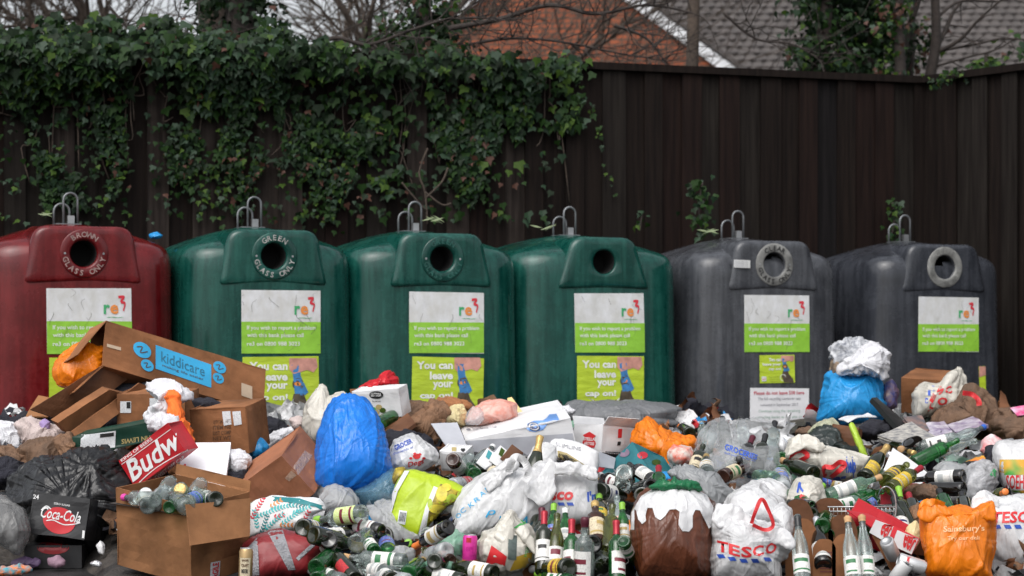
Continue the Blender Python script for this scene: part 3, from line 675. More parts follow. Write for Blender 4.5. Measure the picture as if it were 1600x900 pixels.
        pl(poly2d([(0, 1), (.5, 1.0), (.55, .62), (1, .1), (.8, 0), (.2, 0), (.1, .6)]), .63, .42, .22, .46, M_pblue, 'printed_cap')
        pl(ell2d(), .64, .50, .15, .18, M_pdark, 'printed_bottle_neck'); 
        pl(ell2d(), .665, .56, .09, .06, M_ro, 'printed_bottle_rim')
        pl(poly2d([(.2, 0), (1, 0), (.95, .3), (.6, .75), (.5, 1), (.1, 1), (.0, .5)]), .62, .02, .34, .42, M_pdark, 'printed_bottle')
        pl(ring2d(.5, .5, .42, .5), .57, .08, .17, .24, M_stT, 'printed_circle', keep=True)
        pl(rect2d(), .05, .07, .13, .17, M_stW, 'small_logo_panel')
        pl(text2d('re3', .02), .065, .12, .09, .06, M_rr, 'lettering')
    return root, lay, add, W, Dp
GL = ('GREEN', 'GLASS ONLY')
B = []
B.append(bottle_bank(131, 255, 'red', 'same', 'dark red bottle bank with a round mouth, leftmost in the row', 22, letters=('BROWN', 'GLASS ONLY'), lm=M_letterred, seed=1, n=4.6, W=1.22, hood_w=(.74, .60)))
B.append(bottle_bank(428, 247, 'green', 'same', 'green bottle bank with bright silver lettering round its mouth, beside the red bank', 22, letters=GL, lm=M_letter, seed=2, W=1.16, hood_w=(.72, .58)))
B.append(bottle_bank(691, 239, 'green', 'same', 'green bottle bank with faded lettering round its mouth, middle of the three green ones', 22, letters=GL, lm=M_letterdim, seed=3, W=1.24, hood_w=(.72, .56)))
B.append(bottle_bank(944, 230, 'green', None, 'green bottle bank without a lettered ring, right of the other green ones', 22, seed=4, n=4.2, W=1.31, hood_w=(.70, .46)))
B.append(bottle_bank(1209, 222, 'grey', 'grey', 'mid grey bottle bank with a white paper notice, next to the green banks', 22, letters=('CLEAR', 'GLASS ONLY'), lm=M_black, seed=5, n=5.4, W=1.18, small=True, hood_w=(.74, .58)))
B.append(bottle_bank(1475, 214, 'slate', 'grey', 'dark slate grey bottle bank, rightmost in the row', 22, letters=('CLEAR', 'GLASS ONLY'), lm=M_ringgrey, seed=6, n=5.4, W=1.14, poster=False, rub=0, hood_w=(.74, .58)))
# extra notices
root, lay, add, W_, Dp_ = B[4]
no = lay(rect2d(), -.20, .42, .47, .36, mat('white_notice_paper', (.78, .78, .80), .5, var=.08), 'paper_notice', root, .0025, rot=-1)
M_pink = mat('faded_red_ink', (.50, .05, .08), .6); M_gink = mat('faded_grey_ink', (.22, .22, .25), .6); M_gg = mat('faded_green_ink', (.28, .42, .34), .6)
for i, (tx, m, w) in enumerate((('Please do not leave 500 here', M_pink, .40), ('The full recycling container was', M_gink, .34), ('removed in September 2017', M_gink, .30), ('Continue using the remaining', M_gg, .33), ('recycling banks at this site or', M_gg, .36), ('take your glass to another', M_gg, .31), ('recycling centre. Thank you', M_gg, .30))):
    lay(text2d(tx, .015 if i == 0 else 0), .035 - w / 2 + .0, .73 - i * .043, w, .026, m, 'lettering', no, .005)
lb = add('small_paper_label', [(-.33, -Dp_ / 2 - .0245, 1.62), (-.20, -Dp_ / 2 - .0245, 1.617), (-.20, -Dp_ / 2 - .0245, 1.672), (-.33, -Dp_ / 2 - .0245, 1.675)], [(0, 1, 2, 3)], M_stW, root, smooth=False)
for i in range(3):
    v, f = norm2d(text2d('recycle with care', .01)); add('lettering', [(-.32 + x * .10, -Dp_ / 2 - .0262, 1.655 - i * .014 + y * .008) for x, y in v], f, M_gink, lb, smooth=False)
root, lay, add, W_, Dp_ = B[5]
ts = lay(rect2d(), .30, .70, .06, .22, M_lime, 'torn_poster_strip', root, .0025, rot=2)
lay(poly2d([(0, 0), (1, .2), (1, 1), (0, 1)]), .295, .84, .06, .08, M_skin, 'printed_hand', ts, .0045)
# leaf scraps and a cloth lying on the bank tops
def scrap(px, py, D, s, m, label, name, cat):
    mm = MB(); rnd = random.Random(px)
    for k in range(5):
        c = P(px, py, D) + Vector((rnd.gauss(0, s * .5), rnd.gauss(0, s * .3), rnd.uniform(0, s * .2))); a = rnd.uniform(-.6, .6)
        u = Vector((math.cos(a), 0, math.sin(a))) * s; w = Vector((0, .5, .5)) * s * .3
        mm.add([c - u, c + w, c + u, c - w, c - u * .5 - Vector((0, 0, .004)), c - Vector((0, 0, .006))], [(0, 3, 2, 1), (0, 3, 5, 4), (0, 4, 5, 1)])
    mm.build(name, m, None, label=label, cat=cat)
M_leafpale = mat('pale_fallen_leaf', (.16, .20, .10), .5)
scrap(678, 344, 14.4, .05, M_leafpale, 'pale fallen leaves by the hook of the middle green bottle bank', 'fallen_leaves', 'leaves')
scrap(855, 356, 15.0, .05, M_leafpale, 'pale fallen leaves by the hook of the right green bottle bank', 'fallen_leaves', 'leaves')
scrap(1108, 362, 15.4, .05, M_leafpale, 'fallen leaf scraps by the hook of the mid grey bottle bank', 'fallen_leaves', 'leaves')
scrap(70, 336, 13.6, .04, M_leafpale, 'withered leaf scraps by the hook of the red bottle bank', 'fallen_leaves', 'leaves')
# ================================================================== the heap: builders
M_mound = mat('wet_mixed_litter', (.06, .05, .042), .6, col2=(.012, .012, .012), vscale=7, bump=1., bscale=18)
def moundz(X, Y):
    px = PX0 + F * X / Y
    # distance -> py along the table, then height there
    k = 1 + 0.055 * (px - 800) / 800 * max(0, min(1, (Y - 9.9) / 2.5)); y = Y / k
    if px < 175: y -= .75 * min(1, (175 - px) / 60)
    tab = [(14.2, 560), (13.2, 650), (12.4, 690), (11.6, 740), (10.8, 800), (10.1, 860), (9.62, 905), (9.3, 960)]
    if y > 13.2: z = HC - (650 - PY0) * 13.2 / F
    elif y < 9.3: return -.1
    else:
        for (a, pa), (b, pb) in zip(tab, tab[1:]):
            if y >= b: py = pb + (pa - pb) * (y - b) / (a - b); break
        z = HC - (py - PY0) * y / F
    z -= .09
    if px > 1620: z -= (px - 1620) * .0012
    if px < -60: z -= (-60 - px) * .0015
    return z + .05 * noise.noise(Vector((X * 2.5, Y * 2.5, 0)))
gx = np.linspace(-4.2, 4.9, 150); gy = np.linspace(9.3, 16.0, 100)
mv = [(x, y, max(-.05, moundz(x, y))) for y in gy for x in gx]
mf = [(r * 150 + c, r * 150 + c + 1, (r + 1) * 150 + c + 1, (r + 1) * 150 + c) for r in range(99) for c in range(149)]
mf = [q for q in mf if max(mv[i][2] for i in q) > -.04]
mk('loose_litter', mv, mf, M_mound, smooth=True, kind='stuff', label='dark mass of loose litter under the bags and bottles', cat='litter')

def crease(p): return max(0., 1 - abs(noise.noise(p)) / .16)
def ridged(p): return 1 - 2 * abs(noise.noise(p))
def bag(name, label, cat, outline, D, T, m, cr=1., seed=0, lean=.35, pleat=None, group=None, parent=None, flat=2.0, N=168, RG=36, rnd_corner=3, body='bag_body', kids=True, back=.7, fine=1.):
    """crumpled plastic or cloth volume filling the outline seen in the photograph, T metres thick"""
    o3 = [Vector((a, b, 0)) for a, b in outline]; n = len(o3)
    # closed smooth outline
    ol = []
    for i in range(n):
        p0, p1, p2, p3 = o3[i - 1], o3[i], o3[(i + 1) % n], o3[(i + 2) % n]
        for j in range(10):
            t = j / 10; l = p1.lerp(p2, t); c = .5 * ((2 * p1) + (p2 - p0) * t + (2 * p0 - 5 * p1 + 4 * p2 - p3) * t * t + (3 * p1 - p0 - 3 * p2 + p3) * t ** 3); ol.append(l.lerp(c, .45))
    A = sum(ol, Vector()) / len(ol)
    # arc-length resample
    seg = [(ol[(i + 1) % len(ol)] - ol[i]).length for i in range(len(ol))]; tot = sum(seg); pts = []; acc = 0; j = 0
    for k in range(N):
        s_ = tot * k / N
        while acc + seg[j] < s_: acc += seg[j]; j += 1
        pts.append(ol[j].lerp(ol[(j + 1) % len(ol)], (s_ - acc) / max(seg[j], 1e-6)))
    sz_ = math.sqrt(tot) * .62
    for k in range(N):
        p = pts[k]; a_ = noise.noise(Vector((p.x * .035, p.y * .035, seed))) + .6 * ridged(Vector((p.x * .09, p.y * .09, seed + 5))) - .25
        pts[k] = p + (p - A).normalized() * a_ * sz_ * .28 * cr
    D = D if D else DM(A.x, A.y)
    ymax = max(p.y for p in ol); ymin = min(p.y for p in ol)
    sc = D / F; V = []; size = tot * sc / 4
    def put(q, dy):
        dd = D + dy + lean * ((A.y - q.y) * sc); return P(q.x, q.y, D) * (1.0) + Vector(((q.x - PX0) * (dd - D) / F, dd - D, -(q.y - PY0) * (dd - D) / F))
    rings = []
    for side in (-1, 1):
        for r in range(RG + 1):
            if side == 1 and r == 0: continue
            t = r / RG if side == -1 else 1 - r / RG
            u = math.sin(t * math.pi / 2)   # radius fraction
            dep = (max(0, 1 - u ** flat)) ** (1 / flat)
            rings.append([put(A + (p - A) * u, side * dep * T / 2 * (1 if side == -1 else back)) for p in pts])
    rings = rings[1:-1]
    c0 = put(A, -T / 2); c1 = put(A, T / 2 * back)
    V = [v for rr in rings for v in rr]; nr = len(rings)
    fcs = bridge(N, nr); V += [c0, c1]; i0 = len(V) - 2
    fcs += [(i0, (k + 1) % N, k) for k in range(N)] + [(i0 + 1, (nr - 1) * N + k, (nr - 1) * N + (k + 1) % N) for k in range(N)]
    bm = bmesh.new(); bv = [bm.verts.new(v) for v in V]
    for q in fcs: bm.faces.new([bv[i] for i in q])
    bmesh.ops.recalc_face_normals(bm, faces=bm.faces[:]); bm.normal_update()
    if any(w_ in name for w_ in ('cloth', 'paper', 'scrap', 'tissue')): fine = 2.2
    off = Vector((seed * 3.7, seed * 1.3, seed * 2.1)); base = size * .055 * cr; g = P(pleat[0], pleat[1], D) if pleat else None
    fs = .55 / max(size, .12)
    for v in bm.verts:
        p = v.co * fs; n_ = v.normal
        w = Vector((noise.noise(p * 3 + off), noise.noise(p * 3 + off + Vector((5, 5, 5))), noise.noise(p * 3 + off - Vector((5, 5, 5)))))
        q = p + w * .22 + off
        q.z *= .42 if fine <= 1 else .9; d1, _ = noise.voronoi(q * 2.6); d2, _ = noise.voronoi(q * 5.5 + off)
        a = (d1[0] - .45) * 1.7 + (d2[0] - .4) * .55 * fine + .9 * noise.noise(p * 2.2 + off) + .70 * fine * crease(q * 2.6) + .22 * fine * crease(q * 6.0 + off) + .06 * fine * crease(q * 13)
        if g is not None:
            e = v.co - g; r = e.length; th = math.atan2(e.x, -e.z + 1e-6); near = 1 / (1 + (r / (size * .9)) ** 2)
            a += pleat[2] * near * (ridged(Vector((th * pleat[3], r * 2.2, v.co.y * 4)) + off) - .1) * 1.6
        v.co = v.co + n_ * (a * base)
    bm.verts.index_update()
    VV = [v.co.copy() for v in bm.verts]; FF = [tuple(v.index for v in f.verts) for f in bm.faces]; bm.free()
    zmin = min(v.z for v in VV)
    if zmin < .004:
        for v in VV:
            if v.z < .004: v.z = .004 + .01 * noise.noise(v * 9)* .3
    if parent is None and kids:
        root = thing(name, label, cat, Vector((sum(v.x for v in VV) / len(VV), D, min(v.z for v in VV))), group)
        b = mk(body, VV, FF, m, root, smooth=True); setbvh(b, VV, FF); return root, b
    b = mk(name, VV, FF, m, parent, smooth=True, label=label if parent is None else None, cat=cat if parent is None else None, group=group); setbvh(b, VV, FF); return b, b
def strap(root, target, pts, w, m, name='handle', lift=.012, thick=.002, free=None):
    """flat strip following photo pixels: on the target's surface, or free standing at distance D"""
    L = smoothline([(a, b, 0) for a, b in pts], 6); bv = BVH[target.name] if target else None; W = []
    for q in L:
        d = (P(q.x, q.y, 10) - CAMP).normalized(); h = None
        if bv and free is None: h, n_, i_, di = bv.ray_cast(CAMP + d * 5, d)
        W.append((h - d * lift) if h else P(q.x, q.y, free or (OFF[target.name].y - .05)))
    if len(W) > 4:
        ys = [v.y for v in W]
        for _ in range(3): ys = [ys[0]] + [(ys[i - 1] + ys[i] + ys[i + 1]) / 3 for i in range(1, len(ys) - 1)] + [ys[-1]]
        for v, y in zip(W, ys): k = y / v.y; v.x *= k; v.z = HC + (v.z - HC) * k; v.y = y
    vv = []
    for i, p in enumerate(W):
        t = (W[min(i + 1, len(W) - 1)] - W[max(i - 1, 0)]).normalized(); s_ = Vector((t.z, 0, -t.x)).normalized() * w / 2; s_.y = .25 * w * math.sin(i * .5)
        b_ = Vector((0, thick, 0)); vv += [p - s_ - b_, p + s_ - b_, p + s_ + b_, p - s_ + b_]
    return mk(name, vv, bridge(4, len(W), True, True, True), m, root)

# ---------------------------------------------------------------- boxes recovered from their drawn corner
def solve_axes(O, Q, near=True):
    e = [Vector((q[0] - O[0], -(q[1] - O[1]))) for q in Q]; L = [v.length for v in e]; c = [v / l for v, l in zip(e, L)]
    A = np.array([[v.x * v.x for v in c], [v.y * v.y for v in c], [v.x * v.y for v in c]]); rhs = np.array([1, 1, 0.])
    try: q = np.linalg.solve(A, rhs)
    except np.linalg.LinAlgError: q = np.array([.6, .6, .6])
    q = np.clip(q, .04, .995); mlen = np.sqrt(q); xy = [v * m_ for v, m_ in zip(c, mlen)]; z = [math.sqrt(1 - a) for a in q]
    best = None
    for s1 in (1, -1):
        for s2 in (1, -1):
            for s0 in (1, -1):
                U = np.array([[xy[0].x, s0 * z[0], xy[0].y], [xy[1].x, s1 * z[1], xy[1].y], [xy[2].x, s2 * z[2], xy[2].y]])
                err = abs(U[0] @ U[1]) + abs(U[0] @ U[2]) + abs(U[1] @ U[2]) - .001 * (s0 * z[0] + s1 * z[1] + s2 * z[2]) * (1 if near else -1)
                if best is None or err < best[0]: best = (err, U)
    a, _, b = np.linalg.svd(best[1]); U = a @ b
    return [Vector(r) for r in U], [l / max(.15, math.hypot(r[0], r[2])) for l, r in zip(L, U)]
M_card = mat('brown_cardboard', (.30, .130, .058), .8, spec=.2, var=.48, vscale=2.6, bump=.25, bscale=14)
M_card2 = mat('dark_wet_cardboard', (.15, .062, .028), .6, spec=.3, var=.45, vscale=4, bump=.2, bscale=14)
M_card3 = mat('pale_cardboard', (.31, .145, .065), .8, spec=.2, var=.42, vscale=2.8, bump=.25, bscale=14)
M_cardin = mat('cardboard_inside', (.20, .095, .045), .85, spec=.2, var=.3, vscale=5)
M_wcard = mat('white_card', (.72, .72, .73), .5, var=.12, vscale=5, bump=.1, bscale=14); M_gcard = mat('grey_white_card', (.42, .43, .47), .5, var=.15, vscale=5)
def panel(m, o, a, b, n, th, i=0, amp=.006, k=9, seed=0):
    """slightly rumpled sheet spanned by a and b, th thick along n"""
    base = len(m.v); nn = n.normalized()
    for side in (0, 1):
        for r in range(k + 1):
            for c in range(k + 1):
                u, v = c / k, r / k; p = o + a * u + b * v
                d = amp * (noise.noise(p * 5 + Vector((seed, 0, 0))) * 1.3 + .6 * noise.noise(p * 13)) * (1 if 0 < u < 1 and 0 < v < 1 else .5)
                m.v.append(p + nn * (d - th * side))
    q = (k + 1) ** 2
    for side in (0, 1):
        for r in range(k):
            for c in range(k):
                f = (base + side * q + r * (k + 1) + c, base + side * q + r * (k + 1) + c + 1, base + side * q + (r + 1) * (k + 1) + c + 1, base + side * q + (r + 1) * (k + 1) + c)
                m.f.append(f if side == 0 else f[::-1]); m.i.append(i if side == 0 else (i if i == 0 else i))
    e = [r * (k + 1) for r in range(k + 1)], [r * (k + 1) + k for r in range(k + 1)], list(range(k + 1)), [k * (k + 1) + c for c in range(k + 1)]
    for ed in e:
        for x, y in zip(ed, ed[1:]): m.f.append((base + x, base + y, base + q + y, base + q + x)); m.i.append(i)
def ibox(name, label, cat, O, Q, D, m, open_=None, flaps=(), near=True, group=None, body='box_body', inner=None, amp=.010, mats=None, depth=None):
    """O the nearest corner, Q its three neighbours (photo pixels); open_ = (axis, side); flaps = [(axis, side, length, angle)]"""
    U, L = solve_axes(O, Q, near); s = F / D; L = [l / s for l in L]
    if depth:
        for k_, v_ in depth.items(): L[k_] = v_
    o = P(O[0], O[1], D)
    if not near: pass
    corners = [o + U[0] * (L[0] * a) + U[1] * (L[1] * b) + U[2] * (L[2] * c) for a in (0, 1) for b in (0, 1) for c in (0, 1)]
    low = min(v.z for v in corners); lift = max(0, .004 - low)
    if lift: o = o + Vector((0, 0, lift))
    cen = o + (U[0] * L[0] + U[1] * L[1] + U[2] * L[2]) / 2
    root = thing(name, label, cat, Vector((cen.x, cen.y, max(0, low))), group)
    E = [U[i] * L[i] for i in range(3)]; mb = MB(); inn = inner or M_cardin; th = .005
    for ax in range(3):
        for sd_ in (0, 1):
            if open_ == (ax, sd_): continue
            a, b = [(1, 2), (2, 0), (0, 1)][ax]; org = o + E[ax] * sd_; nrm = U[ax] * (1 if sd_ else -1)
            panel(mb, org, E[a], E[b], nrm, th, 0, amp, seed=ax * 2 + sd_)
    bd = mb.build(body, [m, inn], root, smooth=False); setbvh(bd, mb.v, mb.f)
    if open_:
        ax, sd_ = open_; w = U[ax] * (1 if sd_ else -1)
        for (fx, fs, ln, ang) in flaps:
            ot = 3 - ax - fx; e = U[fx] * (1 if fs else -1); org = o + E[ax] * sd_ + E[fx] * fs
            d = (w * math.cos(R(ang)) + e * math.sin(R(ang))) * ln; n_ = (e * math.cos(R(ang)) - w * math.sin(R(ang)))
            fm = MB(); panel(fm, org + n_ * .004, E[ot], d, n_, .004, 0, .009, 6, seed=fx + fs); f_ = fm.build('flap', [m], root); setbvh(f_, fm.v, fm.f)
    return root, bd, (o, U, L)
def slabq(name, label, cat, quad, Ds, th, m, amp=.01, parent=None, group=None):
    """rumpled sheet of card or board through four photo corners at four distances"""
    c = [P(q[0], q[1], d) for q, d in zip(quad, Ds)]; k = 12; v = []; n = (c[1] - c[0]).cross(c[3] - c[0]).normalized()
    for side in (0, 1):
        for r in range(k + 1):
            for s_ in range(k + 1):
                a, b = s_ / k, r / k; p = (c[0] * (1 - a) + c[1] * a) * (1 - b) + (c[3] * (1 - a) + c[2] * a) * b
                v.append(p + n * (amp * (noise.noise(p * 4) * 1.5 + .5 * noise.noise(p * 11)) - th * side))
    q = (k + 1) ** 2; f = []
    for side in (0, 1):
        for r in range(k):
            for s_ in range(k):
                i = side * q + r * (k + 1) + s_; g = (i, i + 1, i + k + 2, i + k + 1); f.append(g if side else g[::-1])
    e = [r * (k + 1) for r in range(k + 1)], [r * (k + 1) + k for r in range(k + 1)], list(range(k + 1)), [k * (k + 1) + s_ for s_ in range(k + 1)]
    for ed in e:
        for x, y in zip(ed, ed[1:]): f.append((x, y, q + y, q + x))
    o = mk(name, v, f, m, parent, label=label, cat=cat, group=group); setbvh(o, v, f); return o

# ---------------------------------------------------------------- bottles, cans, jars
def labelmat(name, base, ink, bands=60, amount=.5):
    m = bpy.data.materials.new(name); m.use_nodes = True; N = m.node_tree.nodes; L = m.node_tree.links; b = N['Principled BSDF']; b.inputs['Roughness'].default_value = .5
    tc = N.new('ShaderNodeTexCoord'); mp = N.new('ShaderNodeMapping'); mp.inputs['Scale'].default_value = (60, 60, bands * 1.0); L.new(tc.outputs['Object'], mp.inputs[0])
    w = N.new('ShaderNodeTexWave'); w.bands_direction = 'Z'; w.inputs['Scale'].default_value = 1.4; L.new(mp.outputs[0], w.inputs[0])
    n = N.new('ShaderNodeTexNoise'); n.inputs['Scale'].default_value = 2.3; n.inputs['Detail'].default_value = 2; L.new(mp.outputs[0], n.inputs[0])
    mu = N.new('ShaderNodeMath'); mu.operation = 'MULTIPLY'; L.new(w.outputs['Fac'], mu.inputs[0]); L.new(n.outputs[0], mu.inputs[1])
    cr = N.new('ShaderNodeValToRGB'); cr.color_ramp.interpolation = 'CONSTANT'; cr.color_ramp.elements[0].color = (*base, 1); cr.color_ramp.elements[1].color = (*ink, 1); cr.color_ramp.elements[1].position = amount
    L.new(mu.outputs[0], cr.inputs[0]); L.new(cr.outputs[0], b.inputs['Base Color']); return m
G = {'green': glassmat('green_glass', (.22, .62, .26), .35, body=(.012, .13, .03)), 'dark': glassmat('dark_olive_glass', (.25, .30, .10), .72, body=(.012, .018, .007)), 'black': glassmat('black_glass', (.1, .08, .05), .9, body=(.008, .007, .006)),
     'olive': glassmat('olive_glass', (.55, .58, .22), .45, body=(.07, .08, .012)), 'clear': glassmat('clear_glass', (.90, .96, .94), .22, body=(.40, .46, .45)), 'brown': glassmat('brown_glass', (.42, .16, .05), .6, body=(.05, .014, .005)),
     'frost': glassmat('frosted_plastic', (.9, .93, .95), .5, rough=.25, body=(.6, .63, .64)), 'aqua': glassmat('pale_green_glass', (.70, .90, .76), .3, body=(.25, .42, .32))}
GN = {'green': 'green', 'dark': 'dark green', 'black': 'black', 'olive': 'olive', 'clear': 'clear', 'brown': 'brown', 'frost': 'frosted plastic', 'aqua': 'pale green'}
CAPM = {'red': mat('red_foil', (.35, .015, .03), .35, metal=.3), 'gold': mat('gold_foil', (.62, .42, .16), .35, metal=.6, bump=.4, bscale=60), 'black': mat('black_foil', (.015, .015, .017), .35), 'green': mat('lime_foil', (.22, .46, .04), .4), 'cork': mat('cork_cap', (.55, .33, .16), .7, var=.2),
        'silver': mat('silver_foil', (.6, .6, .62), .3, metal=.7, bump=.3, bscale=60), 'orange': mat('orange_foil', (.75, .2, .04), .4), 'white': mat('white_cap', (.75, .75, .75), .4), 'wine': mat('burgundy_foil', (.09, .012, .025), .35, metal=.2), 'blue': mat('blue_cap', (.03, .12, .5), .35), 'pink': mat('pink_cap', (.75, .06, .35), .4)}
LABM = {'white': labelmat('white_paper_label', (.72, .71, .68), (.25, .24, .24), amount=.52), 'cream': labelmat('cream_paper_label', (.62, .54, .38), (.16, .08, .04), amount=.5), 'yellow': labelmat('yellow_label', (.75, .52, .05), (.06, .04, .01), amount=.38), 'green': labelmat('lime_label', (.50, .62, .18), (.72, .74, .6), amount=.4),
        'red': labelmat('red_label', (.50, .03, .03), (.12, .02, .05), amount=.42), 'black': labelmat('black_label', (.03, .03, .03), (.5, .48, .4), amount=.6), 'blue': labelmat('blue_label', (.06, .12, .42), (.7, .7, .75), amount=.5), 'orange': labelmat('peach_label', (.72, .42, .30), (.7, .65, .6), amount=.45)}
G.update({'cansilver': mat('silver_can_metal', (.60, .60, .62), .3, metal=.8, var=.2, bump=.5, bscale=30), 'canred': mat('red_can_metal', (.50, .02, .02), .3, metal=.4, bump=.5, bscale=30), 'cangold': mat('gold_can_metal', (.55, .38, .12), .3, metal=.7, bump=.5, bscale=30), 'canblue': mat('blue_can_metal', (.04, .10, .40), .3, metal=.5, bump=.5, bscale=30)}); GN.update({'cansilver': 'silver', 'canred': 'red', 'cangold': 'gold', 'canblue': 'blue'})
PRM = [mat('print_burgundy', (.16, .015, .03), .5), mat('print_gold', (.42, .30, .10), .4), mat('print_navy', (.02, .03, .12), .5), mat('print_black', (.02, .02, .02), .5), mat('print_green', (.03, .16, .06), .5), mat('print_pale_grey', (.40, .42, .42), .5)]
PROF = {
 'wine': (.300, [(.0, .012), (.025, .004), (.034, 0), (.0368, .006), (.0375, .02), (.0375, .185), (.036, .198), (.030, .210), (.020, .221), (.0155, .232), (.0142, .245), (.0140, .284), (.0158, .286), (.0158, .297), (.0135, .300), (.0105, .300), (.010, .285)], (.045, .150), (.236, .3015), .0375),
 'burg': (.300, [(.0, .012), (.028, .004), (.037, 0), (.0405, .006), (.0410, .02), (.0410, .135), (.0385, .160), (.031, .190), (.0225, .215), (.0165, .238), (.0145, .255), (.0142, .284), (.0158, .286), (.0158, .297), (.0135, .300), (.0105, .300), (.010, .285)], (.03, .12), (.25, .3015), .0410),
 'champ': (.315, [(.0, .014), (.03, .004), (.040, 0), (.0438, .006), (.0442, .02), (.0442, .140), (.0415, .165), (.033, .198), (.024, .228), (.0178, .25), (.0158, .27), (.0150, .292), (.018, .296), (.018, .306), (.015, .315), (.011, .315), (.010, .30)], (.03, .11), (.225, .3165), .0442),
 'spirit': (.290, [(.0, .01), (.03, .004), (.041, 0), (.0440, .006), (.0440, .02), (.0440, .170), (.0425, .184), (.034, .196), (.0205, .206), (.0165, .216), (.0160, .262), (.0185, .264), (.0185, .286), (.015, .290), (.012, .290), (.012, .27)], (.03, .145), (.250, .2915), .0440),
 'beer': (.235, [(.0, .01), (.022, .004), (.028, 0), (.0305, .006), (.0305, .115), (.028, .135), (.020, .158), (.0150, .175), (.0130, .200), (.0132, .222), (.0145, .224), (.0145, .233), (.012, .235), (.009, .235), (.009, .22)], (.03, .10), (.19, .2355), .0305),
 'tall': (.330, [(.0, .01), (.028, .004), (.034, 0), (.0370, .006), (.0375, .16), (.034, .19), (.024, .225), (.0175, .25), (.0150, .275), (.0145, .312), (.0165, .314), (.0165, .327), (.013, .330), (.010, .330), (.010, .31)], (.03, .12), (.27, .3315), .0372),
 'jar': (.130, [(.0, .008), (.028, .003), (.035, 0), (.0385, .006), (.0385, .095), (.036, .106), (.0325, .112), (.0325, .128), (.030, .130), (.028, .130), (.028, .115)], (.02, .08), (.113, .131), .0385),
 'can': (.118, [(.0, .006), (.020, .006), (.024, 0), (.029, .003), (.033, .010), (.033, .03), (.0325, .055), (.033, .08), (.033, .104), (.0275, .115), (.0282, .118), (.0265, .116), (.026, .113), (.0001, .113)], (.030, .090), (.116, .118), .033),
 'pet': (.300, [(.0, .012), (.022, .0), (.034, .002), (.040, .012), (.041, .06), (.038, .075), (.041, .09), (.041, .18), (.037, .21), (.024, .243), (.0145, .262), (.0135, .275), (.0150, .277), (.0150, .297), (.012, .300), (.010, .300), (.010, .28)], (.09, .17), (.277, .302), .0410)}
PROTO = {}; BOT = []
def bottle_mesh(kind, glass, lab, cap):
    key = (kind, glass, lab, cap)
    if key in PROTO: return PROTO[key]
    H, pr, (l0, l1), (c0, c1), R0 = PROF[kind]; n = 26; ms = []
    def me_(nm, v, f, m, sm=True):
        me = bpy.data.meshes.new(nm); me.from_pydata([tuple(q) for q in v], [], f); me.materials.append(m)
        if sm: me.polygons.foreach_set('use_smooth', [True] * len(f))
        me.update(); ms.append((nm, me))
    v, f = lathe(pr, n); me_('can_body' if kind == 'can' else 'glass_body', v, f, G[glass])
    if lab:
        def rad(z): return np.interp(z, [p[1] for p in pr[2:13]], [p[0] for p in pr[2:13]]) + .0009
        for (a0, a1, z0, z1, nm) in ((-75, 75, l0, l1, 'label'), (125, 200, l0, l1 * .9, 'back_label')):
            vv = []; k = 14
            for z in (z0, z1):
                for j in range(k + 1):
                    a = R(-90 + a0 + (a1 - a0) * j / k); r = rad(z); vv.append((r * math.cos(a), r * math.sin(a), z))
            me_(nm, vv, [(j, j + 1, k + 2 + j, k + 1 + j) for j in range(k)], LABM[lab])
        hsh = sum(ord(c_) for c_ in kind + glass + lab + str(cap)); rr_ = random.Random(hsh); lh = l1 - l0; pr_m = PRM[hsh % len(PRM)]
        for (za, zb, aw, nm) in ((l0 + lh * rr_.uniform(.5, .6), l0 + lh * rr_.uniform(.68, .86), rr_.uniform(22, 60), 'label_print'), (l0 + lh * .12, l0 + lh * rr_.uniform(.16, .26), rr_.uniform(30, 74), 'label_print')):
            vv = []; k = 10
            for z in (za, zb):
                for j in range(k + 1):
                    a = R(-90 - aw + 2 * aw * j / k); r = rad(z) + .0005; vv.append((r * math.cos(a), r * math.sin(a), z))
            me_(nm, vv, [(j, j + 1, k + 2 + j, k + 1 + j) for j in range(k)], pr_m)
    if cap:
        def rc(z): return np.interp(z, [p[1] for p in pr[5:14]], [p[0] for p in pr[5:14]]) + .0012
        zc = c0 if cap not in ('cork', 'blue', 'pink', 'white') or kind in ('jar', 'pet', 'spirit') else H - .032
        zz = [zc + (c1 - zc) * j / 6 for j in range(7)]; v, f = lathe([(rc(z), z) for z in zz] + [(rc(c1) * .9, c1 + .002)], 18, False, True); me_('capsule' if cap not in ('cork', 'white', 'blue', 'pink') else 'cap', v, f, CAPM[cap])
    PROTO[key] = ms; return ms
KN = {'can': 'drinks can', 'wine': 'wine bottle', 'burg': 'sloping shouldered wine bottle', 'champ': 'champagne bottle', 'spirit': 'spirit bottle', 'beer': 'beer bottle', 'tall': 'tall slim bottle', 'jar': 'glass jar', 'pet': 'plastic drink bottle'}
CN = {'red': 'red capsule', 'gold': 'gold foil', 'black': 'black cap', 'green': 'lime capsule', 'cork': 'cork', 'silver': 'silver foil', 'orange': 'orange capsule', 'white': 'white cap', 'wine': 'burgundy capsule', 'blue': 'blue cap', 'pink': 'pink cap'}
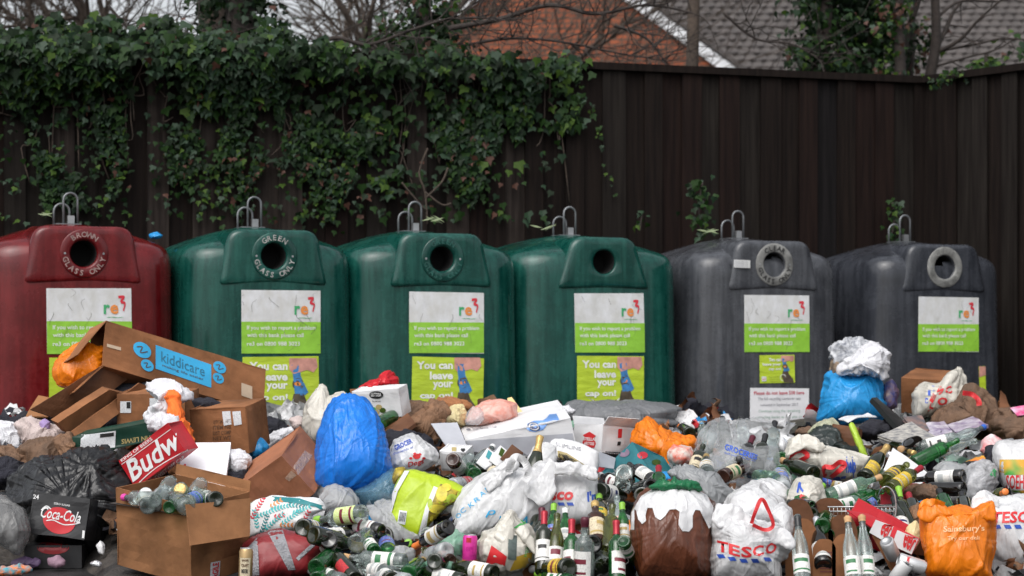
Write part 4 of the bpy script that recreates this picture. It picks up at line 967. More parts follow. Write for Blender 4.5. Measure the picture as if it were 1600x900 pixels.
def bottle(kind, glass, lab, cap, base, tip, D=None, sgn=1, roll=None, pose=None, label=None, dd=-.04):
    """stands where the photograph shows its base and its mouth (pixels)"""
    H = PROF[kind][0]; cx, cy = (base[0] + tip[0]) / 2, (base[1] + tip[1]) / 2; D = D or DM(cx, cy) + dd; s = F / D
    dx, dz = (tip[0] - base[0]) / s, -(tip[1] - base[1]) / s; pl_ = math.hypot(dx, dz); sc = 1.0
    if pl_ > H: sc = min(1.12, pl_ / H); k = H * sc / pl_; dx *= k; dz *= k; dy = 0
    else: dy = sgn * math.sqrt(H * H - pl_ * pl_)
    z = Vector((dx, dy, dz)).normalized(); b = P(cx, cy, D) - z * H * sc / 2
    R0 = PROF[kind][4]
    low = min(b.z - R0 * math.sqrt(max(0, 1 - z.z ** 2)), b.z + z.z * H - .015)
    if low < .003: b.z += .003 - low
    view = (b - CAMP).normalized(); y = view - z * view.dot(z)
    if y.length < .1: y = Vector((0, 0, 1)) - z * z.z
    y.normalize(); x = y.cross(z); Mx = Matrix((x, y, z)).transposed().to_4x4()
    rr = random.Random(int(base[0] * 31 + base[1] * 7)); Mx = Mx @ Matrix.Rotation(R(rr.uniform(-45, 45)) if roll is None else R(roll), 4, 'Z')
    o = bpy.data.objects.new({'jar': 'glass_jar', 'can': 'drinks_can', 'champ': 'champagne_bottle', 'beer': 'beer_bottle', 'pet': 'plastic_bottle'}.get(kind, 'glass_bottle' if kind in ('tall', 'spirit') else 'wine_bottle'), None); COL.objects.link(o)
    o.matrix_world = Matrix.Translation(b) @ Mx @ Matrix.Scale(sc, 4)
    o.empty_display_size = .05
    for nm, me in bottle_mesh(kind, glass, lab, cap):
        c = bpy.data.objects.new(nm, me); COL.objects.link(c); c.parent = o
    o['category'] = kind if kind in ('jar', 'can') else 'bottle'; o['group'] = 'drinks cans scattered in the heap' if kind == 'can' else 'discarded bottles and jars in the heap'
    desc = f"{GN[glass]} {KN[kind]}"
    if cap: desc += f" with {CN[cap]}"
    elif lab: desc += f" with {lab} label"
    if label: o['label'] = label
    BOT.append((o, desc, cx, cy, 'standing' if dz > .8 * H * sc else 'lying', bool(label)))
    return o
def can(px, py, D, ang, h, m, label, r=.033, tilt=0, base=None):
    """drinks can: px, py its centre; ang lean in the picture (0 upright)"""
    t = thing('drinks_can', label, 'can', P(px, py, D)); z = Vector((math.sin(R(ang)) * math.cos(R(tilt)), math.sin(R(tilt)), math.cos(R(ang)) * math.cos(R(tilt)))).normalized()
    x = Vector((0, -1, 0)).cross(z).normalized(); y = z.cross(x); M3 = Matrix((x, y, z)).transposed().to_4x4(); t.matrix_world = Matrix.Translation(P(px, py, D) - z * h / 2) @ M3
    v, f = lathe([(r * .78, 0), (r * .86, .002), (r, .008), (r, h - .012), (r * .84, h - .001)], 28); raw('can_body', v, f, m, t, smooth=True)
    v, f = lathe([(r * .84, h - .001), (r * .86, h + .001), (r * .80, h - .001), (r * .78, h - .004), (.0001, h - .004)], 28); raw('can_lid', v, f, M_galv, t, smooth=True)
    v, f = lathe([(.0001, .006), (r * .7, .006), (r * .78, .0)], 28); raw('can_bottom', v, f, M_galv, t, smooth=True)
    v, f = ell2d(0, 0, .009, .012, 12); raw('pull_tab', [(a, b + .006, h + .0005) for a, b in v], f, M_galv, t); return t
# ================================================================== the heap: things
def film(name, col, rough=.26, **k):
    a = dict(var=.10, vscale=6, bump=.5, bscale=16, voro=11, translucent=.15); a.update(k); return mat(name, col, rough, **a)
F_white = film('white_bag_film', (.75, .75, .76), var=.16); F_cream = film('off_white_bag_film', (.66, .63, .56), var=.16); F_greyw = film('grey_white_film', (.50, .51, .52), .2, alpha=.72)
F_clear = film('cloudy_clear_film', (.62, .64, .66), .14, alpha=.30, translucent=.1); F_black = film('black_bin_bag_film', (.007, .007, .008), .3, translucent=0, bump=.35)
F_blue = film('blue_bag_film', (.010, .21, .78), .30, var=.18); F_sky = film('light_blue_bag_film', (.02, .30, .68), .34); F_orange = film('orange_bag_film', (.90, .23, .006), .32, var=.2)
F_grey = film('silver_grey_film', (.30, .31, .32), .32); F_sack = film('dull_grey_sack_film', (.17, .175, .185), .42); F_brown = film('brown_bag_film', (.125, .036, .015), .30, var=.2, translucent=.05)
F_cream2 = film('yellow_cream_film', (.78, .66, .36), .35); F_red = film('red_film', (.60, .01, .02), .3); F_green = film('pale_green_film', (.30, .58, .42), .3, alpha=.6); F_dgreen = film('green_knot_film', (.01, .16, .06), .3)
F_bluec = film('blue_clear_film', (.20, .42, .58), .16, alpha=.42)
C_white = mat('white_cloth', (.62, .62, .65), .9, var=.12, bump=.5, voro=7); C_pink = mat('pale_pink_cloth', (.52, .43, .41), .9, var=.15, bump=.5, voro=7); C_orange = mat('bright_orange_cloth', (.85, .16, .02), .8, var=.1, bump=.5, voro=7)
C_dark = mat('dark_navy_cloth_and_shade', (.012, .012, .02), .9, var=.3, bump=.5, voro=7); C_lilac = mat('lilac_cloth', (.36, .26, .50), .9, var=.2); C_greyp = mat('grey_print_cloth', (.16, .17, .20), .8, col2=(.55, .56, .58), vscale=28)
M_paperb = mat('brown_paper', (.21, .11, .058), .75, var=.35, bump=.6, voro=8); M_paperb2 = mat('crumpled_brown_sack', (.155, .088, .052), .8, var=.4, bump=.6, voro=7)
M_redink = mat('red_print', (.62, .025, .03), .45); M_blueink = mat('blue_print', (.03, .09, .45), .45); M_skyink = mat('light_blue_print', (.04, .40, .72), .5); M_tan = mat('tan_print', (.10, .045, .02), .6); M_wink = mat('white_print', (.75, .75, .75), .5)
M_tape = mat('parcel_tape', (.55, .42, .30), .25, var=.1); M_clearT = mat('clear_tape', (.62, .45, .34), .15, coat=.5, alpha=.55, bump=.5, bscale=40); M_wlab = labelmat('address_label', (.70, .72, .74), (.30, .32, .35), 40, .5); M_budred = mat('glossy_red_card', (.46, .012, .02), .35, var=.12, vscale=6); M_coke = mat('black_printed_card', (.018, .018, .02), .35, var=.2)
M_greenc = mat('dark_green_card', (.006, .045, .028), .45, var=.3, vscale=5); M_gold = mat('gold_print', (.42, .33, .14), .4); M_teal = mat('teal_print', (.03, .28, .32), .45); M_greenink = mat('green_print', (.06, .36, .08), .45); M_lav = mat('lavender_print', (.40, .32, .52), .5)
def T(tg, s, quad, m, root, bold=.02, shear=0, nm='lettering', **k): return decal(tg, text2d(s, bold, shear), quad, m, root, nm, **k)
def Rr(tg, quad, m, root, nm='printed_panel', **k): return decal(tg, rect2d(), quad, m, root, nm, **k)
def E_(tg, quad, m, root, nm='printed_disc', **k): return decal(tg, ell2d(), quad, m, root, nm, **k)
def S_(tg, pts, w, quad, m, root, nm='printed_stroke', **k): return decal(tg, stroke2d(pts, w), quad, m, root, nm, normalise=False, **k)
def bx4(x0, y0, x1, y1): return [(x0, y0), (x1, y0), (x1, y1), (x0, y1)]
def qsub(q, u0, v0, u1, v1):
    """part of a quad; u from the left, v from the top"""
    f = lambda u, v: tuple(bilin(q, u, 1 - v))[:2]
    return [f(u0, v0), f(u1, v0), f(u1, v1), f(u0, v1)]

# ---- far left: long cardboard box with orange bag in its end, folded boards
r, b, _ = ibox('long_cardboard_box', 'long brown cardboard box with blue printed panel, tilted on top of the heap', 'cardboard box', (166, 501), [(394, 580), (166, 571), (137, 514)], 11.95, M_card, open_=(0, 0), flaps=[(1, 0, .30, -58), (1, 1, .26, 50)])
fq = [(166, 501), (394, 580), (394, 651), (166, 571)]
q = [(243, 539), (330, 570), (330, 606), (243, 576)]; Rr(b, q, M_skyink, r); T(b, 'kiddicare', qsub(q, .10, .18, .88, .62), mat('dim_blue_print', (.03, .16, .26), .5), r, .0, off=.005); T(b, 'making life easier', qsub(q, .12, .70, .86, .84), M_tan, r, .0, off=.005)
for (cx, cy, w, h) in ((222, 547, 14, 12), (230, 571, 10, 9), (343, 574, 10, 9), (341, 591, 8.5, 8)):
    E_(b, [(cx - w, cy - h - w * .3), (cx + w, cy - h + w * .3), (cx + w, cy + h + w * .3), (cx - w, cy + h - w * .3)], M_skyink, r)
    S_(b, [(.2, .6), (.5, .7), (.4, .3), (.8, .5)], .03, [(cx - w, cy - h - w * .3), (cx + w, cy - h + w * .3), (cx + w, cy + h + w * .3), (cx - w, cy + h - w * .3)], M_tan, r, off=.005)
Rr(b, [(167, 537), (189, 543), (189, 548), (167, 542)], M_tape, r, 'tape'); Rr(b, [(377, 598), (394, 604), (394, 624), (377, 618)], M_tape, r, 'tape')
bag('plastic_bag', 'bright orange plastic bag poking out of the open end of the long cardboard box', 'bag', [(84, 575), (95, 555), (118, 543), (140, 538), (165, 545), (160, 585), (140, 592), (110, 606), (96, 603), (83, 588)], 11.95, .22, F_orange, seed=1, kids=False)
slabq('cardboard_flap', 'long folded brown board lying under the long cardboard box', 'cardboard', [(160, 570), (225, 575), (100, 662), (47, 640)], (11.9, 12.1, 11.7, 11.5), .012, M_card2, .02)
slabq('cardboard_sheet', 'narrow grey brown board sticking out below the folded one at the far left', 'cardboard', [(158, 603), (192, 612), (95, 672), (78, 655)], (11.6, 11.8, 11.4, 11.3), .05, M_card, .01)
slabq('cardboard_sheet', 'brown board leaning down behind the green box', 'cardboard', [(216, 598), (236, 606), (126, 690), (104, 678)], (11.8, 11.9, 11.3, 11.3), .01, M_card, .01)
slabq('cardboard_sheet', 'torn pale brown board at the foot of the red bottle bank', 'cardboard', [(60, 618), (85, 622), (75, 655), (40, 655)], (11.9, 11.9, 11.7, 11.7), .01, M_card3, .02)
bag('dark_cloth', 'black filler painting the shaded gap between the boards and the green box', 'cloth', [(100, 640), (180, 600), (240, 590), (250, 640), (200, 670), (120, 690)], 12.1, .4, C_dark, seed=3, kids=False)  # black volume added to paint the dark gap under the boards
# green parcel box
r, b, _ = ibox('green_box', 'dark green box with white address label and upside down lettering under the white cloth', 'box', (113, 683), [(236, 655), (118, 712), (140, 662)], 11.1, M_greenc, depth={2: .25})
q = [(127, 680), (181, 673), (180, 699), (125, 705)]; Rr(b, q, M_wlab, r, 'address_label'); Rr(b, qsub(q, .55, .08, .95, .3), M_black, r, 'barcode', off=.005)
T(b, 'JOHN LEWIS', [(248, 686), (190, 694), (190, 684), (247, 676)][0:4], M_gold, r)
r, b, _ = ibox('cardboard_box', 'small brown box with white barcode label, left of the hanging white cloth', 'cardboard box', (183, 616), [(290, 613), (182, 664), (194, 606)], 11.6, M_card, depth={2: .3})
Rr(b, bx4(188, 627, 205, 645), M_wlab, r, 'address_label'); Rr(b, bx4(234, 622, 258, 648), M_wlab, r, 'address_label'); Rr(b, bx4(198, 628, 204, 638), M_black, r, 'barcode', off=.005)
r, b, _ = ibox('cardboard_box', 'brown box with two white labels and small printed text, right of the white cloth', 'cardboard box', (296, 640), [(386, 635), (302, 712), (320, 628)], 11.3, M_card, depth={2: .3})
for x in (347, 363): Rr(b, [(x, 643), (x + 13, 642), (x + 15, 663), (x + 3, 665)], M_wlab, r, 'address_label')
for k in range(5): T(b, ['QTY 24 UNITS', 'ITEM No', 'DIST COMP', 'NET WT', 'TO PORT'][k], [(333, 657 + k * 8.5), (361, 655 + k * 8.5), (361, 661 + k * 8.5), (333, 663 + k * 8.5)], M_tan, r, .01)
# cloth heap
bag('white_cloth', 'white and orange sportswear draped over the boxes below the long box', 'clothing', [(224, 606), (245, 598), (280, 600), (300, 614), (298, 625), (280, 618), (276, 640), (262, 660), (240, 662), (232, 650), (250, 625), (232, 612)], 11.2, .2, C_white, seed=5, cr=1.2, kids=False, N=110)
bag('orange_cloth', 'vivid orange garment hanging over the white cloth beside the green box', 'clothing', [(262, 614), (278, 618), (288, 650), (298, 690), (286, 702), (270, 670), (262, 640)], 11.05, .14, C_orange, seed=6, cr=1.2, kids=False, N=90)
bag('white_cloth', 'crumpled white sock and cloth hanging down beside the orange garment', 'clothing', [(228, 652), (250, 648), (280, 655), (286, 668), (276, 690), (262, 694), (254, 672), (236, 668)], 10.98, .12, C_white, seed=7, cr=1.3, kids=False, N=90)
bag('white_cloth', 'grey white cloth scrap between the long box and the printed brown box', 'clothing', [(300, 625), (325, 624), (352, 632), (345, 641), (310, 642)], 11.5, .15, C_dark, seed=8, kids=False, N=80)
# far left clothes
bag('white_cloth', 'white shirt at the left edge beside the pale pink cloth', 'clothing', [(-15, 668), (8, 664), (30, 670), (46, 690), (40, 702), (15, 700), (-10, 690)], 11.6, .2, C_white, seed=9, cr=1.3, kids=False, N=90)
bag('pink_cloth', 'crumpled pale pink cloth on top of the left edge of the heap', 'clothing', [(28, 665), (45, 655), (70, 664), (98, 672), (100, 684), (82, 702), (60, 698), (40, 690)], 11.45, .2, C_pink, seed=10, cr=1.3, kids=False, N=100)
bag('lilac_cloth', 'small lilac cloth above the pale pink one', 'clothing', [(62, 660), (70, 654), (79, 660), (78, 672), (66, 672)], 11.4, .08, C_lilac, seed=11, kids=False, N=60)
bag('paper_sack', 'crumpled brown paper sack beneath the pale pink cloth', 'paper bag', [(30, 700), (60, 690), (100, 682), (108, 700), (100, 730), (60, 735), (40, 728)], 11.3, .35, M_paperb2, seed=12, kids=False)
bag('paper_sack', 'flattened grey brown sack at the left edge above the dark cloth', 'paper bag', [(-20, 695), (20, 700), (45, 712), (40, 735), (10, 720), (-20, 725)], 11.3, .25, M_paperb2, seed=13, kids=False)
bag('dark_cloth', 'dark navy cloth with red stripe at the left edge', 'cloth', [(-20, 722), (15, 716), (40, 735), (45, 752), (20, 762), (-20, 758)], 11.05, .35, C_dark, seed=14, kids=False)
bag('dark_cloth', 'dark purple cloth heap behind the pale pink one', 'cloth', [(-20, 650), (20, 655), (80, 650), (120, 665), (110, 690), (40, 690), (-20, 680)], 11.9, .4, C_dark, seed=15, kids=False)
bag('paper_sack', 'crushed brown paper sack against the left edge of the green box', 'paper bag', [(88, 690), (108, 676), (118, 690), (116, 725), (98, 730)], 11.15, .2, M_paperb, seed=16, kids=False, N=80)
# red beer box
r, b, _ = ibox('beer_box', 'bright red beer carton with white lettering standing on its corner', 'box', (212, 763), [(294, 702), (184, 721), (240, 759)], 10.65, M_budred, depth={2: .14})
q = [(184, 728), (262, 670), (296, 703), (213, 762)]
q = [(184, 728), (266, 669), (294, 704), (213, 762)]
T(b, 'Budw', [(190, 727), (270, 668), (288, 695), (208, 754)], M_wink, r, .02, .3)
S_(b, [(0, .96), (1, .96)], .012, q, M_wink, r); S_(b, [(0, .06), (.45, .16), (1, .04)], .014, q, M_wink, r); T(b, 'KING OF BEERS', [(188, 718), (236, 683), (239, 687), (191, 722)], M_wink, r, .01)
T(b, 'TWIST OFF CAP', [(240, 745), (286, 711), (289, 716), (243, 750)], M_wink, r, .01)
# polystyrene board
M_poly = mat('polystyrene', (.80, .80, .83), .6, var=.05, bump=.1, bscale=60)
r = thing('polystyrene_board', 'white polystyrene board leaning behind the glass filled cardboard box', 'packaging', P(315, 770, 10.7)); b = slabq('board', None, None, [(290, 702), (361, 700), (351, 772), (274, 763)], (10.95, 10.98, 10.6, 10.57), .035, M_poly, .004, parent=r)
for (x, y, m) in ((289, 727, M_redink), (287, 735, M_teal), (285, 741, M_gold)): E_(b, bx4(x - 2, y - 2, x + 2, y + 2), m, r, 'printed_dot')
bag('white_cloth', 'white cloth bundle between the polystyrene board and the taped brown box', 'cloth', [(358, 708), (378, 706), (392, 716), (386, 734), (368, 745), (356, 735)], 10.95, .2, C_white, seed=17, kids=False, N=90)
bag('dark_cloth', 'black cloth bundle below the white one, behind the cardboard flap', 'cloth', [(352, 738), (372, 735), (384, 728), (388, 745), (372, 776), (352, 780)], 10.9, .25, C_dark, seed=18, kids=False, N=90)
# black sack, soft drink box
r, b = bag('bin_bag', 'big shiny black bin bag behind the black soft drink box', 'bin bag', [(-8, 790), (8, 762), (50, 724), (100, 716), (140, 707), (172, 712), (192, 740), (206, 762), (190, 800), (170, 835), (160, 862), (110, 860), (50, 840), (35, 800), (10, 775)], 10.75, .6, F_black, seed=20, cr=1.15, pleat=(152, 728, .5, 3.5), N=240, RG=52)
r, b, _ = ibox('drinks_box', 'black soft drink box with red disc and white script standing on the ground', 'box', (43, 832), [(49, 769), (133, 845), (48, 842)], 10.35, M_coke, depth={2: .28}, near=True)
q = [(49, 769), (140, 783), (134, 846), (43, 832)]
E_(b, qsub(q, .24, .26, .80, .92), mat('soft_drink_red', (.55, .02, .03), .4), r); T(b, 'Coca-Cola', qsub(q, .20, .30, .88, .58), M_wink, r, .012, .4, off=.005)
S_(b, [(.30, .36), (.42, .40), (.6, .33), (.78, .38), (.88, .44)], .012, q, M_wink, r, off=.005); S_(b, [(.20, .60), (.28, .72), (.36, .66)], .012, q, M_wink, r, off=.005)
T(b, 'ZERO SUGAR', qsub(q, .40, .16, .68, .21), M_wink, r, .01); T(b, '24', qsub(q, .04, .04, .14, .15), M_wink, r, .02); Rr(b, qsub(q, .93, .74, .97, .93), M_wink, r, 'printed_panel')
r2 = thing('drinks_box', 'second dark soft drink box lying in shade under the first one', 'box', P(88, 868, 10.5)); lb = MB().add(boxv((-.135, -.1, 0), (.145, .18, .10)), BOXF).build  # low carton
v = [Vector((a, b_, c)) + OFF[r2.name] for a, b_, c in boxv((-.135, -.1, 0), (.145, .18, .115))]; v = [Vector((p.x, p.y, max(.003, p.z - OFF[r2.name].z))) for p in v]; o_ = mk('box_body', v, BOXF, M_coke, r2); setbvh(o_, v, BOXF)
E_(o_, bx4(58, 846, 108, 866), mat('shaded_red_print', (.25, .01, .015), .5), r2, 'printed_disc')  # dimmer red paints the shade under the first box
bag('plastic_bag', 'cloudy grey plastic sack on the ground at the left edge', 'bag', [(-25, 782), (10, 778), (40, 800), (48, 830), (40, 850), (30, 868), (0, 850), (-25, 845)], 10.35, .3, film('dark_clear_film', (.22, .22, .22), .25, alpha=.7), seed=21, kids=False)
bag('litter_scrap', 'bright orange and turquoise knotted cloth on the ground at bottom left', 'cloth', [(-10, 890), (20, 884), (45, 884), (50, 892), (30, 898), (-10, 898)], 10.05, .06, mat('multicolour_cloth', (.75, .18, .03), .8, col2=(.03, .3, .38), vscale=40), seed=22, kids=False, N=60, RG=12)
bag('litter_scrap', 'dull purple wet cloth lying before the soft drink box', 'cloth', [(18, 876), (40, 870), (62, 876), (60, 884), (30, 886), (18, 884)], 10.35, .08, mat('purple_wet_cloth', (.10, .06, .13), .6, var=.4), seed=23, kids=False, N=60, RG=12)
bag('litter_scrap', 'small mauve wet cloth on the ground by the soft drink box corner', 'cloth', [(76, 873), (90, 868), (102, 874), (102, 884), (88, 888), (76, 882)], 10.3, .06, mat('mauve_cloth', (.30, .18, .24), .7, var=.3), seed=24, kids=False, N=60, RG=12)
bag('litter_scrap', 'silver foil scrap on the ground left of the glass filled box', 'foil', [(141, 880), (150, 876), (158, 880), (157, 885), (146, 884)], 10.1, .03, CAPM['silver'], seed=25, kids=False, N=50, RG=10)
bag('litter_scrap', 'small white plastic scrap between black bag and glass filled box', 'plastic', [(151, 853), (157, 845), (163, 852), (162, 866), (154, 864)], 10.3, .05, F_white, seed=26, kids=False, N=50, RG=10)
# big cardboard box full of jars
r, b, ax = ibox('cardboard_box', 'large open cardboard box filled with jars at the front left', 'cardboard box', (298, 792), [(163, 770), (377, 776), (295, 918)], 9.6, M_card3, open_=(2, 0), flaps=[(1, 1, .05, 10)], amp=.012, body='box_body')
slabq('flap', None, None, [(291, 788), (390, 779), (390, 838), (296, 853)], (9.50, 9.75, 9.68, 9.44), .006, M_card3, .008, parent=r)
Rr(b, [(327, 914), (329, 879), (344, 876), (342, 910)], M_wlab, r, 'tape'); T(b, 'FRAGILE', [(330, 914), (332, 880), (342, 878), (340, 911)], M_redink, r, .03, off=.006)
fillo = [o_ for o_ in r.children if o_.name.startswith('box_body')][0]
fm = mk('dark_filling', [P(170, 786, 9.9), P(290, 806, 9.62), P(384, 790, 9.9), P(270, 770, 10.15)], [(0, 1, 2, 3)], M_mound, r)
# taped tilted box
r, b, _ = ibox('cardboard_box', 'tilted pinkish brown cardboard box with clear tape, left of the blue bag', 'cardboard box', (440, 712), [(459, 670), (360, 768), (490, 772)][0:3], 10.6, mat('pinkish_cardboard', (.36, .145, .075), .6, spec=.3, var=.25, vscale=4, bump=.15, bscale=14))
Rr(b, [(476, 704), (488, 712), (466, 742), (455, 733)], M_clearT, r, 'tape'); Rr(b, [(455, 735), (464, 742), (452, 752), (445, 747)], M_clearT, r, 'tape')
bag('dark_cloth', 'dark clothes heaped behind the taped brown box below the second green bank', 'clothing', [(385, 665), (410, 655), (440, 658), (452, 672), (430, 690), (390, 690)], 12.2, .35, C_dark, seed=27, kids=False)
bag('plastic_bag', 'crumpled light blue bag with white letters behind the taped brown box', 'bag', [(388, 690), (405, 684), (420, 696), (414, 710), (395, 716), (388, 705)], 11.4, .15, F_sky, seed=28, kids=False, N=80)
bag('white_cloth', 'pale cloth roll lying between the light blue bag and the white crumpled bag', 'cloth', [(415, 685), (440, 672), (462, 668), (458, 680), (430, 695), (418, 700)], 11.8, .15, C_white, seed=29, kids=False, N=80)
r, b = bag('plastic_bag', 'off white crumpled bag rising behind the big blue bag', 'bag', [(478, 650), (490, 620), (503, 607), (512, 620), (535, 616), (545, 625), (530, 650), (505, 670), (494, 690), (478, 686), (472, 668)], 11.5, .3, F_cream, seed=30, cr=1.2, pleat=(503, 607, .5, 4))
bag('pink_cloth', 'small pinkish cloth ball left of the off white crumpled bag', 'cloth', [(453, 656), (466, 650), (478, 656), (474, 670), (460, 672)], 11.6, .12, C_pink, seed=31, kids=False, N=70)
# kitchen-sauce box and brown stuff
r, b, _ = ibox('cardboard_box', 'open brown box behind the white printed card, stuffed with red plastic', 'cardboard box', (622, 600), [(548, 608), (640, 640), (626, 650)], 12.2, M_card, open_=(2, 0), depth={0: .28, 2: .25})
bag('plastic_bag', 'bright red crumpled plastic on top of the brown box under the middle poster', 'bag', [(562, 607), (578, 598), (592, 592), (597, 582), (610, 579), (622, 592), (622, 603), (600, 607), (575, 611)], 12.1, .25, F_red, seed=33, cr=1.4, kids=False)
r, b, _ = ibox('printed_box', 'white printed food carton with a black badge in front of the red plastic', 'box', (550, 612), [(624, 607), (556, 655), (560, 606)], 11.9, M_wcard, depth={2: .12})
q = bx4(577, 612, 599, 621); E_(b, bx4(577, 611, 599, 623), M_black, r, 'badge'); T(b, 'LUTOSA', bx4(580, 613.5, 596, 619.5), M_wink, r, .03, off=.005); T(b, 'la patate', bx4(582, 625, 595, 629), M_black, r, .0)
for i, (x, y, m) in enumerate(((583, 640, M_greenink), (592, 636, M_gold), (598, 641, LEAF[2]), (588, 644, M_gold))): E_(b, bx4(x - 5, y - 4, x + 5, y + 4), m, r, 'printed_vegetable')
bag('paper_bag', 'brown paper bag with dark folds, left of the yellow cream bag', 'paper bag', [(640, 660), (665, 640), (680, 625), (700, 640), (688, 668), (680, 690), (655, 685), (638, 680)], 11.9, .3, M_paperb, seed=34, cr=1.3, kids=False)
bag('paper_bag', 'flattened brown paper bag leaning on the middle green bank', 'paper bag', [(620, 650), (640, 630), (665, 630), (670, 640), (650, 660), (625, 668)], 12.3, .3, M_paperb2, seed=35, kids=False)
slabq('cardboard_sheet', 'strip of brown card lying below the white printed food carton', 'cardboard', [(602, 676), (640, 652), (652, 668), (612, 690)], (11.7, 11.8, 11.7, 11.5), .02, M_card2, .01)
bag('dark_cloth', 'black plastic tray and cloth between white food carton and brown paper bag', 'cloth', [(600, 680), (640, 672), (668, 690), (690, 708), (660, 712), (610, 705)], 11.5, .2, C_dark, seed=36, kids=False)
bottle('wine', 'green', None, None, (590, 662), (625, 645), D=11.8)
bag('plastic_bag', 'pale yellow cream bag bulging behind the grey end of the long white box', 'bag', [(672, 668), (672, 655), (690, 645), (708, 633), (722, 634), (730, 645), (724, 664), (700, 668)], 12.0, .3, F_cream2, seed=37, cr=1.2, kids=False)
bag('paper_bag', 'flat brown paper bag lying behind the yellow cream bag', 'paper bag', [(684, 626), (700, 622), (735, 630), (738, 640), (700, 645)], 12.4, .2, M_card, seed=38, kids=False, N=80)
M_pinkp = mat('pink_patterned_paper', (.62, .20, .14), .5, col2=(.72, .48, .42), vscale=16, bump=.3)
bag('gift_bag', 'salmon pink patterned bag on top of the long white box', 'gift bag', [(727, 660), (735, 640), (760, 629), (785, 624), (805, 632), (806, 650), (790, 660), (750, 664)], 12.0, .3, M_pinkp, seed=39, cr=.7, kids=False)
bag('plastic_bottle_bundle', 'clear crumpled bag in front of the salmon pink bag', 'bag', [(728, 662), (730, 645), (740, 636), (753, 640), (756, 655), (748, 664)], 11.8, .1, F_clear, seed=40, kids=False, N=70)
slabq('cardboard_sheet', 'yellow cream card edge behind the salmon pink bag', 'cardboard', [(793, 624), (800, 622), (822, 652), (800, 655)], (12.2, 12.2, 12.1, 12.1), .01, mat('yellow_card', (.66, .50, .22), .6), .005)
# long white toy box
r, b, _ = ibox('toy_box', 'long white box with picture of a blue two wheeled board, lying across the heap', 'box', (727, 688), [(895, 676), (742, 730), (713, 662)], 11.55, M_wcard, mats=None)
fr_ = [(727, 689), (895, 677), (905, 716), (742, 728)]
for nm_, q in (('painted_side_shade', [(727.5, 689), (894.5, 677), (903, 714), (741, 727)]),): Rr(b, q, M_gcard, r, 'side_shade_panel')  # grey paints the shade on the white box's front side
tq = [(713, 662), (881, 645), (895, 676), (727, 688)]
Bq = lambda *a: qsub(tq, *a)
M_bl1 = mat('printed_board_blue', (.16, .33, .70), .4, var=.3); M_bl2 = mat('printed_board_shade', (.05, .07, .16), .4)
decal(b, poly2d([(0, .28), (.1, .55), (.3, .70), (.55, .66), (.68, .8), (.8, 1), (1, 1), (1, .62), (.84, .5), (.62, .42), (.45, .1), (.2, 0), (.05, .08)]), Bq(.60, .02, .93, .82), M_bl1, r, 'printed_picture')
E_(b, Bq(.62, .34, .73, .78), M_bl2, r, 'printed_wheel', off=.005); decal(b, ring2d(.5, .5, .30, .40), Bq(.62, .34, .73, .78), M_wcard, r, 'printed_wheel', off=.007, normalise=False)
T(b, 'Smart Balance Wheel', Bq(.12, .34, .34, .44), M_gink, r, .0); E_(b, Bq(.06, .34, .10, .46), M_gink, r, 'printed_dot')
slabq('flap', None, None, [(673, 664), (714, 663), (742, 728), (700, 702)][0:4], (11.6, 11.62, 11.4, 11.45), .005, M_gcard, .015, parent=r)
# grey sack, orange bag, beer box, teal box
r, b = bag('grey_sack', 'dull grey plastic sack lying against the right green bottle bank', 'bag', [(868, 648), (890, 632), (930, 628), (985, 626), (1030, 630), (1064, 640), (1052, 655), (1062, 664), (1045, 676), (1000, 680), (940, 672), (880, 660)], 13.2, .5, F_sack, seed=41, cr=.8)
r, b = bag('plastic_bag', 'bright orange bag draped behind the teal box, below the grey sack', 'bag', [(990, 690), (996, 670), (1012, 656), (1030, 672), (1060, 680), (1088, 692), (1080, 706), (1060, 716), (1050, 735), (1036, 742), (1028, 715), (1000, 706)], 12.0, .35, F_orange, seed=42, cr=1.2, pleat=(1012, 656, .5, 4))
r, b, _ = ibox('beer_box', 'open white beer carton with red badge in front of the grey sack', 'box', (942, 663), [(905, 664), (993, 669), (940, 707)], 12.0, M_wcard, open_=(2, 0), flaps=[(0, 1, .05, 20), (1, 1, .05, 30), (0, 0, .06, 40)], depth={0: .22})
decal(b, poly2d([(.1, 0), (.9, 0), (1, .25), (.86, .62), (1, .72), (.5, .95), (0, .72), (.14, .62), (0, .25)]), [(911, 674), (932, 675), (931, 700), (910, 698)], M_redink, r, 'badge')
T(b, 'STELLA', [(912, 683), (930, 684), (930, 689), (912, 688)], M_wink, r, .03, off=.005); T(b, 'ARTOIS', [(913, 690), (929, 691), (929, 696), (913, 695)], M_wink, r, .03, off=.005)
Rr(b, [(966, 670), (972, 670), (971, 684), (965, 684)], M_redink, r, 'printed_panel'); Rr(b, [(965, 690), (970, 690), (969, 696), (964, 696)], M_black, r, 'printed_panel')
r, b, _ = ibox('teal_box', 'teal and grey printed box with pink and orange print, tilted on the bottles', 'box', (988, 691), [(1041, 717), (938, 742), (1006, 722)][0:3], 11.35, mat('teal_card', (.02, .17, .20), .45, var=.2), depth={2: .22})
b2q = [(988, 691), (1040, 717), (1030, 740), (985, 718)]
T(b, 'Raise', [(949, 745), (968, 723), (973, 730), (955, 751)], M_wink, r, .02); E_(b, bx4(965, 700, 984, 714), mat('mauve_print', (.20, .14, .20), .5), r, 'printed_disc')
E_(b, bx4(996, 706, 1012, 717), M_rr, r, 'printed_disc'); E_(b, bx4(1018, 718, 1032, 727), LEAF[2], r, 'printed_disc')
